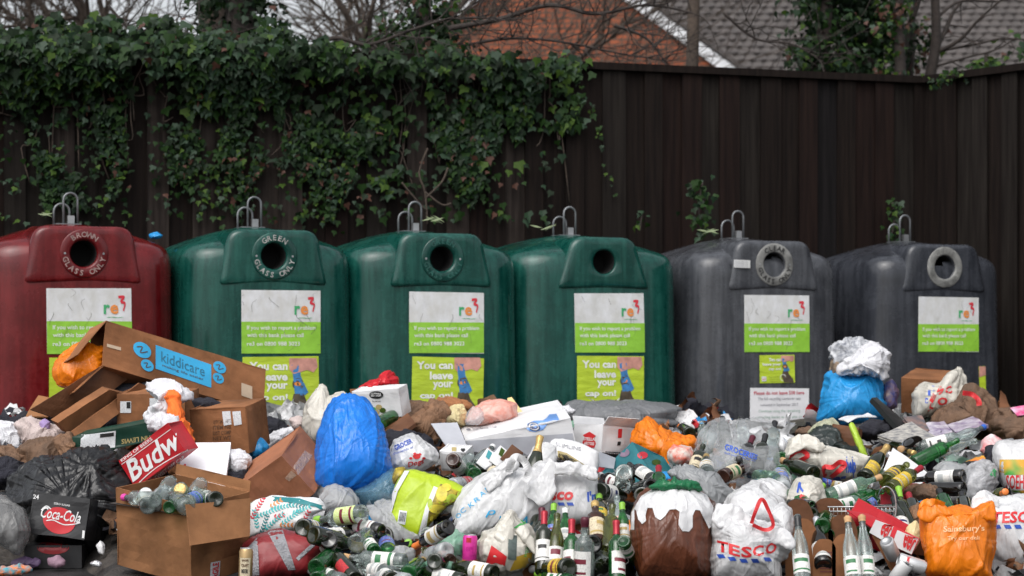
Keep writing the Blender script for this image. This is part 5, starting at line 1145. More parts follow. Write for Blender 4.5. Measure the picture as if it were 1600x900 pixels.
# white box right of the bottle bag, striped
r, b, _ = ibox('printed_box', 'white rounded box with gold framed print, right of the white bag with champagne bottle', 'box', (924, 735), [(935, 707), (872, 722), (900, 738)][0:3], 11.1, M_wcard, depth={2: .1})
r, b = bag('printed_carton', 'crushed white carton with faint lettering behind the white bag with red letters', 'box', [(853, 700), (865, 686), (900, 690), (934, 706), (934, 735), (915, 738), (880, 720), (856, 712)], 11.1, .16, M_wcard, seed=43, cr=.35, flat=4, body='carton_body')
decal(b, rect2d(), [(871, 704), (886, 708), (916, 728), (872, 722)], M_gold, r, 'printed_panel'); T(b, 'SUMMER', [(873, 708), (886, 711), (910, 726), (874, 720)], M_black, r, .02, off=.006); T(b, 'SLIMLINE', [(868, 691), (908, 699), (908, 705), (868, 697)], M_gink, r, .0)
slabq('cardboard_sheet', 'grey printed carton flap right of the crushed white carton', 'cardboard', [(936, 706), (962, 716), (958, 733), (934, 730)], (11.3, 11.4, 11.3, 11.2), .005, M_gcard, .005)
# ---- middle front
r, b = bag('carrier_bag', 'big glossy blue bag standing up like a drop, centre left', 'carrier bag', [(497, 706), (502, 675), (512, 645), (524, 626), (545, 616), (568, 626), (586, 648), (599, 680), (606, 705), (607, 732), (598, 750), (570, 762), (535, 768), (508, 770), (495, 752)], 10.85, .46, F_blue, seed=50, cr=.75, pleat=(540, 615, .45, 2.6), N=240, RG=52)
r, b = bag('carrier_bag', 'white carrier bag with blue lettering and red paw print, right of the blue bag', 'carrier bag', [(604, 735), (606, 712), (616, 690), (628, 682), (645, 678), (665, 690), (682, 702), (684, 722), (660, 735), (630, 742)], 11.0, .32, F_white, seed=51, cr=.8)
T(b, 'GROCER', [(615, 697), (642, 685), (645, 692), (619, 704)], M_blueink, r, .03); T(b, 'Dogs', [(638, 722), (662, 716), (662, 726), (638, 732)], M_redink, r, .02)
T(b, 'thousands of', [(614, 707), (645, 697), (646, 700), (615, 711)], M_blueink, r, .0)
for (x, y, w) in ((651, 713, 6), (642, 716, 2.5), (648, 709, 2.5), (656, 710, 2.5), (662, 716, 2.5)): E_(b, bx4(x - w, y - w * .7, x + w, y + w * .7), M_redink, r, 'printed_paw')
bag('clear_bag', 'blue tinted clear bag of bottles beneath the big blue bag', 'bag', [(545, 770), (575, 755), (600, 735), (625, 735), (628, 760), (622, 790), (595, 800), (565, 792)], 10.75, .3, F_bluec, seed=52, kids=False)
bag('plastic_bag', 'grey white film bag with a red stripe below the big blue bag', 'bag', [(500, 780), (512, 765), (525, 759), (545, 765), (562, 785), (560, 800), (530, 806), (505, 798)], 10.55, .3, F_greyw, seed=53, kids=False)
bag('plastic_bag', 'white striped film bag under the green fruit bag', 'bag', [(575, 800), (590, 792), (615, 790), (640, 800), (655, 830), (680, 850), (650, 868), (600, 862), (580, 835)], 10.35, .3, F_greyw, seed=54, cr=1.2, pleat=(600, 795, .5, 4), kids=False)
# leafy pattern bag
r, b = bag('patterned_bag', 'white paper bag printed with red and teal leaves beside the glass filled box', 'gift bag', [(386, 800), (398, 782), (425, 776), (470, 776), (500, 780), (510, 795), (490, 806), (478, 824), (440, 832), (392, 838)], 10.35, .22, mat('white_matt_paper', (.76, .76, .76), .6, var=.05, bump=.1), seed=55, cr=.4, flat=3.5)
rnd = random.Random(8); M_turq = mat('turquoise_print', (.06, .45, .46), .5); M_dteal = mat('dark_teal_print', (.02, .20, .22), .5)
decal(b, poly2d([(0, 1), (.5, .9), (1, .35), (.97, 0), (.8, .35), (.4, .6), (.02, .72)]), [(425, 776), (510, 777), (510, 800), (425, 800)], M_dteal, r, 'teal_band')
for (cx, cy, ang, col, n_) in ((402, 795, 60, M_rr, 8), (420, 800, 20, M_turq, 9), (440, 792, 10, M_turq, 8), (455, 808, 35, M_turq, 8), (428, 815, 40, M_turq, 8), (412, 822, 70, M_dteal, 7), (470, 797, 20, M_turq, 6), (446, 820, 0, M_ro, 4), (430, 787, 30, M_ro, 4), (462, 790, -10, M_dteal, 5), (476, 810, 60, M_rr, 5), (400, 812, 100, M_turq, 6), (435, 806, 10, M_rr, 3)):
    sh = []
    for k in range(n_):
        t = k / max(1, n_ - 1) - .5; x = cx + math.cos(R(ang)) * t * n_ * 4.3; y = cy - math.sin(R(ang)) * t * n_ * 4.3
        for sd_ in (-1, 1):
            a = ang + sd_ * 45; lx, ly = x + math.cos(R(a)) * 2.3, -(y - math.sin(R(a)) * 2.3); e = ell2d(0, 0, 2.7, 1.15, 8); sh.append(xf(e, 1, 1, lx, ly, a))
    j = join2d(*sh); ar = np.array(j[0]); lo = ar.min(0); hi = ar.max(0)
    decal(b, j, [(lo[0], -hi[1]), (hi[0], -hi[1]), (hi[0], -lo[1]), (lo[0], -lo[1])], col, r, 'printed_leaves')
r, b = bag('cool_bag', 'dark red insulated bag with grey quilted stripes at the front, beside the gold can', 'cool bag', [(374, 870), (382, 850), (405, 836), (440, 828), (470, 832), (500, 842), (511, 855), (498, 872), (488, 895), (430, 905), (385, 904)], 9.85, .34, mat('dark_red_vinyl', (.22, .018, .022), .4, var=.3, vscale=6, bump=.15, bscale=10), seed=56, cr=.55, flat=3)
M_quilt = mat('grey_quilted_fabric', (.28, .28, .30), .7, var=.2, vscale=14, bump=.6, bscale=70)
decal(b, poly2d([(0, 1), (.55, 1), (1, .0), (.75, 0)]), [(417, 830), (462, 828), (462, 890), (417, 893)], M_quilt, r, 'quilted_stripe', label='grey quilted stripe')
decal(b, poly2d([(0, .6), (1, 1), (.8, 0), (.2, 0)]), [(376, 842), (402, 840), (412, 898), (378, 900)], M_quilt, r, 'quilted_stripe')
decal(b, poly2d([(0, .1), (.9, 1), (1, .9), (.12, 0)]), [(462, 838), (504, 840), (500, 876), (462, 876)], M_quilt, r, 'grey_strap')
M_bcan = mat('gold_can_paint', (.48, .33, .16), .3, metal=.6); t = can(384, 884, 9.45, 2, .155, M_bcan, 'gold and brown beer can standing right of the large cardboard box', r=.031)
v, f = lathe([(.0316, .03), (.0316, .115)], 24); 
def canlabel(t, m, z0, z1, a0, a1, r_, nm='label'):
    vv = []; k = 14
    for z in (z0, z1):
        for j in range(k + 1):
            a = R(a0 + (a1 - a0) * j / k); vv.append((r_ * math.cos(a), r_ * math.sin(a), z))
    raw(nm, vv, [(j, j + 1, k + 2 + j, k + 1 + j) for j in range(k)], m, t)
def cantext(t, s, z0, h, w, m, r_, c=-90, nm='lettering'):
    v, f = refine(norm2d(text2d(s, .04)), .2); raw(nm, [(r_ * math.cos(R(c - w / 2 + x * w)), r_ * math.sin(R(c - w / 2 + x * w)), z0 + y * h) for x, y in v], f, m, t)
t_gold = t
canlabel(t, LABM['cream'], .028, .115, 45, 135, .0318)
for c_ in (90,): cantext(t, 'CRAFT', .075, .014, 60, M_tan, .0326, c_); cantext(t, 'BEER', .048, .018, 55, M_black, .0326, c_); cantext(t, 'GINGER', .1, .009, 60, M_tan, .0326, c_)
M_pcan = mat('pink_can_paint', (.72, .04, .34), .3, metal=.2, var=.2, vscale=30); t = can(734, 860, 9.62, 2, .14, M_pcan, 'bright pink energy drink can standing below the white bag', r=.033)
canlabel(t, CAPM['orange'], .004, .03, 0, 360, .0336, 'orange_band'); canlabel(t, LABM['red'], .108, .13, 60, 100, .0336); cantext(t, 'energy', .06, .03, 60, mat('dark_pink', (.5, .01, .22), .4), .0338, 90)
# green fruit bag
M_lb = mat('lime_green_bag', (.42, .56, .015), .4, var=.15, vscale=6, bump=.25, bscale=14)
r, b = bag('shopping_bag', 'lime green shopping bag printed with fruit, lying on its side', 'shopping bag', [(608, 800), (618, 760), (635, 736), (662, 738), (700, 748), (728, 765), (722, 780), (700, 790), (675, 812), (662, 830), (650, 842), (625, 828), (606, 818)], 10.35, .26, M_lb, seed=57, cr=.45, flat=3.2)
M_fruit = mat('fruit_print', (.62, .48, .02), .4, col2=(.10, .07, .015), vscale=17); M_fy = mat('fruit_yellow', (.70, .58, .05), .4, var=.3, vscale=30); M_fg = mat('fruit_green', (.40, .52, .04), .4, var=.3, vscale=30)
q = [(684, 758), (730, 768), (700, 800), (670, 824)]
decal(b, poly2d([(0, 0), (.05, .55), (.35, 1), (1, .75), (.75, .3), (.35, .05)]), [(668, 756), (727, 756), (727, 822), (668, 822)], M_fruit, r, 'fruit_print')
for (x, y, w, h, m) in ((690, 772, 9, 12, M_fy), (706, 780, 9, 8, M_fg), (684, 795, 14, 7, M_fy), (697, 762, 8, 6, M_fy), (718, 776, 5, 8, M_fg), (680, 810, 9, 6, M_fy), (672, 787, 4, 8, M_fg)): E_(b, bx4(x - w, y - h, x + w, y + h), m, r, 'printed_fruit', off=.006)
decal(b, poly2d([(.8, 1), (1, .97), (.55, .5), (.3, 0), (0, .05), (.4, .6)]), [(652, 760), (684, 760), (684, 842), (652, 842)], M_wcard, r, 'white_edge', off=.005)
decal(b, poly2d([(1, 1), (.8, 1), (.3, .6), (0, 0), (.12, 0), (.5, .6)]), [(604, 736), (640, 736), (640, 816), (604, 816)], M_wcard, r, 'white_edge', off=.005)
Rr(b, [(624, 797), (636, 799), (633, 820), (621, 817)], M_wlab, r, 'barcode'); 
for k in range(5): Rr(b, [(625.5 + k * 2, 800 + k * .3), (626.5 + k * 2, 800 + k * .3), (624 + k * 2, 814 + k * .3), (623 + k * 2, 814 + k * .3)], M_black, r, 'barcode', off=.006)
bag('fruit_end', 'yellow green printed bag corner sticking up left of the lime shopping bag', 'bag', [(613, 745), (618, 732), (630, 730), (634, 740), (622, 755), (615, 756)], 10.55, .1, M_fruit, seed=58, kids=False, N=60, RG=12)
# white bag with champagne bottle
r, b = bag('carrier_bag', 'large white carrier bag with light blue letters holding a champagne bottle', 'carrier bag', [(706, 800), (722, 770), (750, 745), (785, 720), (800, 715), (812, 730), (828, 735), (845, 724), (866, 738), (862, 775), (850, 815), (820, 838), (780, 838), (740, 842), (712, 840)], 10.3, .36, F_white, seed=60, cr=.6, N=240, RG=52)
for s_, q in (('P', [(764, 798), (776, 796), (770, 812), (758, 808)]), ('R', [(781, 806), (793, 808), (791, 822), (779, 818)]), ('I', [(799, 812), (803, 812), (801, 826), (797, 826)]), ('M', [(806, 812), (824, 806), (824, 822), (806, 826)])): T(b, s_, q, M_skyink, r, .0)
for i_, (s_, x, y) in enumerate((('P', 778, 745), ('R', 770, 752), ('I', 764, 758), ('M', 757, 763), ('A', 748, 771), ('R', 740, 780), ('K', 731, 788), ('C', 718, 797), ('O', 711, 805))): T(b, s_, [(x, y), (x + 7, y - 5), (x + 11, y + 1), (x + 4, y + 6)], M_skyink, r, .0)
bag('plastic_bag', 'translucent white bag side rising behind the champagne bottle', 'carrier bag', [(815, 745), (822, 715), (838, 695), (856, 692), (868, 700), (870, 730), (862, 760), (830, 765)], 10.75, .12, F_white, seed=61, cr=.6, kids=False)
strap(r, b, [(795, 738), (800, 720), (808, 714), (820, 722), (826, 740), (818, 752)], .035, F_white, free=10.05)
bottle('champ', 'dark', 'white', 'gold', (828, 770), (844, 684), D=10.45, label='upright champagne bottle with pale gold foil in the large white bag', roll=0)
# white tesco I'm bag
r, b = bag('carrier_bag', 'flat white carrier bag with cut off red letters and blue dashes, behind the upright bottles', 'carrier bag', [(858, 740), (866, 728), (900, 727), (928, 736), (934, 760), (932, 800), (925, 815), (890, 820), (855, 815), (852, 780)], 10.45, .26, F_white, seed=62, cr=.5, flat=3.4)
T(b, 'sco', [(859, 768), (896, 768), (896, 782), (859, 782)], M_redink, r, .04, .15); T(b, "I'm", [(917, 768), (936, 766), (936, 783), (918, 784)], M_blueink, r, .04)
for x in (857, 871, 885): decal(b, poly2d([(.2, 0), (1, 0), (.8, 1), (0, 1)]), bx4(x, 785, x + 12, 790), M_blueink, r, 'blue_dash')
S_(b, [(0, .5), (.4, .7), (1, .4)], .12, bx4(884, 730, 912, 736), M_redink, r, 'red_mark')
# waitrose bag
r, b = bag('carrier_bag', 'greenish white carrier bag with red and ochre print, in front of the large white bag', 'carrier bag', [(747, 850), (756, 832), (775, 826), (790, 806), (800, 800), (812, 815), (826, 828), (836, 850), (832, 878), (810, 892), (780, 896), (758, 888), (748, 870)], 9.7, .3, F_cream, seed=63, cr=.9, pleat=(798, 805, .5, 3.5))
decal(b, poly2d([(.0, .0), (.3, 1), (1, .45), (.9, 0), (.5, .15)]), [(758, 852), (792, 852), (792, 884), (758, 884)], M_redink, r, 'red_print'); decal(b, poly2d([(0, 0), (.3, .8), (1, 1), (.9, .2)]), [(796, 865), (832, 862), (832, 890), (796, 892)], mat('ochre_print', (.50, .32, .03), .5, var=.3), r, 'ochre_print')
T(b, 'waitrose', [(816, 868), (828, 836), (833, 838), (822, 872)], M_greenink, r, .0)
decal(b, poly2d([(0, 0), (.5, .4), (.8, 1), (.95, .6), (.6, .1)]), bx4(800, 806, 824, 826), M_greenink, r, 'green_handle_print'); decal(b, poly2d([(.0, .1), (.2, 1), (1, .95), (.9, 0)]), [(791, 835), (808, 835), (808, 875), (794, 878)], mat('dim_bottle_print', (.10, .13, .12), .3, var=.6, vscale=20), r, 'bottle_showing_through')
# pudding bag
r, b = bag('christmas_bag', 'tied brown bag with white icing pattern like a pudding, standing at the front', 'bin bag', [(990, 800), (1000, 775), (1025, 760), (1052, 752), (1080, 760), (1105, 772), (1116, 795), (1114, 830), (1110, 870), (1104, 905), (1050, 912), (1000, 905), (988, 870), (984, 830)], 9.65, .55, F_brown, seed=64, cr=.6, pleat=(1054, 752, .55, 3), N=250, RG=54)
ic = [(0, 0.33)]; 
icing = [(988, 800), (1002, 776), (1026, 761), (1052, 754), (1080, 761), (1104, 774), (1114, 793), (1112, 822), (1107, 826), (1100, 812), (1093, 798), (1086, 797), (1082, 806), (1082, 824), (1076, 831), (1066, 830), (1060, 820), (1062, 800), (1056, 796), (1046, 797), (1040, 806), (1032, 813), (1024, 808), (1020, 794), (1012, 794), (1009, 806), (1010, 814), (1004, 819), (998, 812), (995, 798), (992, 796), (992, 816), (992, 828), (986, 828)]
x0, x1, y0, y1 = 984, 1116, 754, 831
decal(b, poly2d([((x - x0) / (x1 - x0), 1 - (y - y0) / (y1 - y0)) for x, y in icing]), bx4(x0, y0, x1, y1), F_white, r, 'icing_print', normalise=False, off=.005, L=.02)
bag('green_knot', 'x', 'x', [(1014, 762), (1030, 752), (1045, 756), (1052, 742), (1062, 750), (1085, 754), (1092, 764), (1060, 764), (1040, 768)], 9.6, .16, F_dgreen, seed=65, cr=1.8, parent=r, kids=False, N=90, RG=16)
# tesco front
r, b = bag('carrier_bag', 'full white carrier bag with red letters and blue dashes at the front, red handles up', 'carrier bag', [(1110, 850), (1111, 815), (1120, 788), (1135, 792), (1160, 800), (1185, 812), (1212, 818), (1240, 842), (1228, 862), (1218, 880), (1215, 905), (1160, 912), (1115, 905), (1110, 880)], 9.6, .5, F_white, seed=66, cr=.8, N=240, RG=52)
for i_, (s_, x, y, rot_) in enumerate((('T', 1121, 846, 6), ('E', 1139, 851, 8), ('S', 1158, 854, 2), ('C', 1176, 852, -4), ('O', 1196, 848, -8))):
    dy = rot_ * .3; T(b, s_, [(x, y - dy), (x + 17, y + dy), (x + 17, y + 17 + dy), (x, y + 17 - dy)], M_redink, r, .03)
for i_, (x, y) in enumerate(((1120, 866), (1137, 870), (1155, 873), (1173, 873), (1192, 871))): decal(b, poly2d([(.25, 0), (1, .0), (.75, 1), (0, 1)]), bx4(x, y, x + 14, y + 6), M_blueink, r, 'blue_dash')
r2, b2 = bag('carrier_bag', 'smooth white plastic bag standing behind the red handled front bag', 'carrier bag', [(1128, 800), (1138, 772), (1158, 757), (1180, 755), (1200, 764), (1222, 778), (1232, 800), (1230, 825), (1200, 830), (1140, 820)], 9.95, .4, F_white, seed=67, cr=.7)
strap(r, None, [(1174, 818), (1180, 800), (1190, 780), (1200, 796), (1208, 820), (1196, 828), (1176, 820)], .016, M_redink, free=9.38)
bag('carrier_bag', 'crumpled white bag folded down at the right of the front bag', 'carrier bag', [(1205, 800), (1222, 785), (1238, 800), (1240, 830), (1232, 848), (1218, 836), (1212, 815)], 9.75, .2, F_white, seed=68, kids=False, N=100)
# silver film + clear bags
bag('silver_film', 'crumpled silver grey plastic film behind the pudding bag', 'plastic film', [(1050, 740), (1065, 730), (1095, 735), (1130, 755), (1148, 775), (1130, 800), (1110, 790), (1090, 765), (1065, 755)], 10.6, .2, F_grey, seed=69, cr=1.4, pleat=(1060, 735, .6, 5), kids=False)
r, b = bag('clear_bag', 'cloudy clear bag of bottles with blue lettering, standing highest on the right', 'carrier bag', [(1090, 705), (1095, 680), (1115, 665), (1150, 660), (1190, 657), (1208, 670), (1214, 700), (1200, 725), (1150, 735), (1110, 725)], 11.7, .5, F_clear, seed=70, cr=1.1, pleat=(1150, 650, .5, 3.4), N=220, RG=48)
r, b = bag('clear_bag', 'clear bag of wine bottles with blue lettering, in front of the taller one', 'carrier bag', [(1098, 740), (1105, 715), (1125, 695), (1135, 682), (1150, 690), (1185, 700), (1215, 700), (1214, 740), (1200, 752), (1165, 755), (1120, 752)], 11.0, .36, F_clear, seed=71, cr=.5, N=220, RG=48)
T(b, 'GROCERIES', [(1134, 693), (1184, 711), (1182, 719), (1132, 703)], M_blueink, r, .03); T(b, 'feed your family for less', [(1132, 706), (1180, 719), (1180, 722), (1132, 710)], M_blueink, r, .0)
# bag for life (right)
r, b = bag('shopping_bag', 'white shopping bag lying on its side with two red handles and blue letters', 'shopping bag', [(1226, 715), (1232, 690), (1246, 680), (1265, 688), (1290, 700), (1330, 708), (1358, 716), (1360, 730), (1340, 748), (1310, 750), (1280, 742), (1250, 728)], 11.2, .34, F_cream, seed=72, cr=.7, N=220, RG=48)
strap(r, b, [(1234, 722), (1240, 708), (1252, 704), (1262, 712), (1248, 720), (1236, 726)], .022, M_redink); strap(r, b, [(1290, 745), (1288, 730), (1300, 730), (1312, 722), (1320, 726), (1308, 738), (1298, 746)], .024, M_redink)
T(b, 'help', [(1322, 714), (1337, 714), (1337, 746), (1322, 746)], M_blueink, r, .04); T(b, 'Bag', [(1296, 743), (1322, 741), (1322, 752), (1296, 754)], M_blueink, r, .04)
r, b = bag('carrier_bag', 'small white shopping bag with thin red handle beside the wire basket', 'carrier bag', [(1228, 790), (1232, 765), (1245, 748), (1265, 745), (1283, 752), (1290, 775), (1286, 800), (1262, 808), (1236, 806)], 10.3, .28, F_cream, seed=73, cr=.9)
strap(r, b, [(1253, 803), (1255, 790), (1258, 780), (1250, 774)], .018, M_redink); S_(b, [(.1, 0), (.4, .9), (.5, .5), (.9, .1)], .12, bx4(1245, 753, 1256, 770), M_blueink, r, 'blue_mark')
bag('clear_bag', 'little clear bag holding a purple labelled bottle, left of the small shopping bag', 'bag', [(1205, 745), (1212, 732), (1226, 730), (1238, 745), (1236, 760), (1218, 765), (1206, 758)], 10.7, .15, F_clear, seed=74, kids=False, N=80)
bag('carrier_bag', 'white bag crumpled behind the red handled front bag, below the clear bags', 'carrier bag', [(1160, 765), (1175, 752), (1200, 750), (1225, 760), (1235, 780), (1225, 790), (1190, 780)], 10.35, .25, F_white, seed=75, kids=False)
# right back: blue bag with cloth
r, b = bag('plastic_bag', 'bright light blue bag heaped against the gap between the grey banks', 'bag', [(1280, 655), (1286, 620), (1292, 588), (1310, 578), (1340, 576), (1368, 582), (1378, 600), (1384, 640), (1370, 655), (1330, 662), (1295, 665)], 13.4, .5, F_sky, seed=76, cr=.9, N=200, RG=44)
bag('grey_cloth', 'grey patterned cloth on top of the light blue bag', 'cloth', [(1300, 545), (1318, 534), (1345, 531), (1358, 540), (1352, 558), (1325, 566), (1305, 572)], 13.5, .3, C_greyp, seed=77, cr=1.3, kids=False)
bag('white_cloth', 'white cloth spilling over the right top of the light blue bag', 'cloth', [(1312, 580), (1325, 565), (1350, 550), (1362, 540), (1382, 548), (1388, 568), (1380, 590), (1350, 585), (1330, 578)], 13.3, .3, C_white, seed=78, cr=1.5, kids=False)
bag('cloth_bundle', 'brown and beige cloth tucked left of the grey patterned one', 'cloth', [(1298, 588), (1300, 565), (1312, 555), (1322, 565), (1318, 582), (1306, 590)], 13.45, .2, mat('beige_cloth', (.30, .22, .15), .9, col2=(.10, .07, .05), vscale=20), seed=79, kids=False, N=80)
r, b, _ = ibox('cardboard_box', 'open brown box behind the white bag with red letters, before the slate bank', 'cardboard box', (1408, 645), [(1406, 590), (1475, 650), (1420, 640)], 13.6, M_card, depth={2: .3})
r, b = bag('carrier_bag', 'white carrier bag with red letters and a tied peak, before the slate grey bank', 'carrier bag', [(1426, 640), (1426, 612), (1445, 600), (1470, 600), (1488, 582), (1498, 577), (1508, 600), (1512, 632), (1490, 640), (1455, 650), (1432, 652)], 13.3, .4, F_cream, seed=80, cr=1.1, pleat=(1497, 577, .5, 4))
for s_, q in (('T', [(1450, 642), (1454, 630), (1460, 632), (1456, 644)]), ('E', [(1452, 626), (1458, 614), (1463, 618), (1457, 630)]), ('S', [(1462, 612), (1470, 602), (1476, 608), (1468, 618)]), ('C', [(1476, 606), (1486, 602), (1488, 614), (1478, 616)]), ('O', [(1464, 622), (1480, 620), (1481, 632), (1465, 634)])): T(b, s_, q, M_redink, r, .04)
for x, y in ((1446, 622), (1450, 610), (1456, 603)): Rr(b, bx4(x, y, x + 4, y + 8), M_blueink, r, 'blue_dash')
bag('paper_sack', 'large crumpled brown paper sack right of the white bag before the slate bank', 'paper bag', [(1470, 650), (1500, 636), (1512, 605), (1535, 615), (1555, 635), (1562, 655), (1556, 680), (1530, 675), (1490, 672), (1465, 668)], 13.1, .5, M_paperb2, seed=81, cr=1.2, kids=False)
strap(bpy.data.objects.get(r.name), None, [(1504, 614), (1518, 616), (1528, 624), (1530, 634)], .03, M_redink, free=12.8)
bag('paper_sack', 'brown cardboard scraps heaped at the right edge under the pink leaflet', 'cardboard', [(1552, 660), (1575, 645), (1610, 642), (1640, 650), (1640, 695), (1600, 692), (1565, 690)], 12.9, .5, M_paperb2, seed=82, cr=1.4, kids=False)
slabq('leaflet', 'pink and white leaflet at the right edge of the heap', 'leaflet', [(1578, 638), (1620, 632), (1620, 648), (1590, 652)], (12.8, 12.8, 12.7, 12.7), .004, mat('pink_leaflet', (.62, .42, .55), .5, col2=(.55, .05, .18), vscale=12), .01)
slabq('cardboard_sheet', 'brown card leaning against the fence at far right', 'cardboard', [(1562, 612), (1570, 618), (1580, 650), (1560, 655)], (14.0, 14.0, 13.6, 13.6), .008, M_card2, .01)
M_news = mat('newsprint', (.42, .40, .36), .8, col2=(.14, .14, .15), vscale=30, stretch=(1, 1, 4), detail=3)
def stackpaper(quad, D, n_, label, m=M_news, seed=0):
    rnd = random.Random(seed); t = thing('newspaper_stack', label, 'newspapers', P(*quad[0], D))
    for k in range(n_):
        dx, dy = rnd.uniform(-2, 2), k * -2.6
        o_ = slabq('newspaper', None, None, [(a + dx, b_ + dy + rnd.uniform(-1.5, 1.5)) for a, b_ in quad], (D + .10, D + .16, D - .02, D - .08), .006, m, .012, parent=t)
stackpaper([(1372, 690), (1425, 672), (1462, 694), (1420, 708)], 12.0, 5, 'fanned stack of old newspapers in the middle of the right half')
stackpaper([(1410, 660), (1440, 655), (1452, 680), (1432, 690)], 12.3, 3, 'few brownish magazines lying behind the fanned newspapers', mat('magazine_cover', (.30, .17, .13), .4, col2=(.05, .07, .09), vscale=14), 4)
M_mag = mat('purple_magazine', (.16, .11, .22), .35, col2=(.55, .52, .56), vscale=16)
slabq('magazine', 'dark purple glossy magazine under the brown paper sack', 'magazine', [(1480, 668), (1520, 655), (1545, 672), (1500, 688)], (12.7, 12.8, 12.5, 12.4), .02, M_mag, .02)
slabq('magazine', 'purple and white magazine left of the dark purple one', 'magazine', [(1440, 668), (1475, 660), (1490, 682), (1455, 690)], (12.7, 12.8, 12.5, 12.4), .015, M_mag, .02)
slabq('black_board', 'long black plastic tray sloping down above the newspapers', 'tray', [(1358, 628), (1366, 627), (1412, 668), (1398, 674)], (12.6, 12.7, 12.4, 12.2), .03, mat('black_plastic', (.014, .014, .015), .3), .004)
slabq('white_paper', 'white paper sheet lying left of the black tray', 'paper', [(1310, 655), (1355, 640), (1370, 650), (1325, 662)], (12.8, 12.9, 12.7, 12.6), .004, M_wcard, .02)
bag('bin_bag', 'crumpled dark green black sack below the light blue bag', 'bin bag', [(1258, 690), (1275, 672), (1305, 668), (1318, 690), (1345, 700), (1350, 715), (1310, 715), (1270, 705)], 12.2, .4, film('dark_green_black_film', (.02, .028, .026), .3, translucent=0), seed=83, cr=1.5, kids=False)
bag('plastic_bag', 'pale yellowish clear bag at the foot of the light blue bag', 'bag', [(1262, 675), (1280, 658), (1300, 655), (1310, 665), (1290, 678), (1270, 684)], 12.6, .2, film('yellowish_film', (.55, .56, .40), .3, alpha=.8), seed=84, kids=False)
r, b, _ = ibox('cardboard_box', 'crushed brown box standing open left of the newspapers', 'cardboard box', (1342, 668), [(1335, 712), (1375, 685), (1320, 665)], 12.1, M_card2, depth={0: .2, 1: .2, 2: .15})
bag('lime_strip', 'lime green and black plastic strip beside the crushed brown box', 'packaging', [(1328, 665), (1334, 663), (1346, 690), (1356, 712), (1350, 716), (1338, 698)], 11.9, .05, mat('lime_plastic', (.36, .52, .04), .4), seed=85, kids=False, N=60, RG=10)
slabq('white_card', 'large white card sheet standing behind the yellow labelled bottles', 'card', [(1395, 700), (1450, 742), (1435, 764), (1380, 735)], (11.5, 11.4, 11.2, 11.3), .006, M_wcard, .01)
slabq('red_board', 'dark red board standing upright right of the wire basket', 'board', [(1375, 757), (1432, 757), (1434, 785), (1376, 790)], (10.9, 11.0, 10.9, 10.8), .01, mat('dark_red_board', (.20, .008, .015), .5, var=.15), .003)
r, b = bag('plastic_bag', 'clear white bag with green print, full of grey scraps, right of the black bottles', 'bag', [(1478, 785), (1490, 765), (1505, 740), (1520, 725), (1545, 722), (1560, 732), (1558, 755), (1545, 775), (1520, 790), (1490, 795)], 11.2, .35, film('white_speckled_film', (.62, .62, .64), .3, alpha=.85, col2=(.30, .30, .31), vscale=22), seed=86, cr=1.3)
decal(b, poly2d([(0, .3), (.5, 1), (1, .5), (.6, 0)]), bx4(1546, 732, 1560, 746), M_rg, r, 'green_print')
r, b = bag('patterned_bag', 'white bag with orange and green printed pattern at the right edge', 'bag', [(1550, 705), (1560, 690), (1590, 688), (1630, 690), (1635, 730), (1635, 775), (1600, 775), (1570, 760), (1556, 730)], 11.3, .35, F_white, seed=87, cr=.6, flat=3)
M_jung = mat('orange_green_print', (.80, .38, .04), .5, col2=(.08, .34, .05), vscale=12, detail=1); Rr(b, bx4(1562, 718, 1625, 742), M_jung, r); T(b, 'SOEH', bx4(1572, 742, 1600, 764), M_redink, r, .02); Rr(b, bx4(1580, 766, 1625, 774), M_jung, r)
bag('dark_cloth', 'black gap filler left of the patterned bag at the right edge', 'cloth', [(1540, 700), (1555, 700), (1565, 740), (1562, 780), (1545, 775), (1550, 745)], 11.5, .2, C_dark, seed=88, kids=False, N=80)  # black volume that fills the gap beside the patterned bag
bag('plastic_bag', 'white packet with red corners right of the long sloping bottles', 'bag', [(1530, 705), (1535, 690), (1550, 680), (1566, 690), (1560, 706), (1540, 712)], 12.0, .15, mat('white_red_packet', (.72, .70, .70), .4, col2=(.6, .04, .05), vscale=12), seed=89, kids=False, N=80)
bag('crisp_packet', 'yellow and red food packet below the white packet', 'packet', [(1510, 722), (1525, 714), (1542, 712), (1545, 722), (1530, 730), (1512, 732)], 11.7, .1, mat('yellow_packet', (.78, .50, .03), .35, col2=(.6, .05, .03), vscale=10), seed=90, kids=False, N=70)
bag('plastic_bag', 'grey white film with brown scraps below the yellow packet', 'bag', [(1458, 732), (1480, 722), (1510, 728), (1518, 745), (1500, 752), (1465, 748)], 11.5, .2, F_greyw, seed=91, kids=False, N=90)
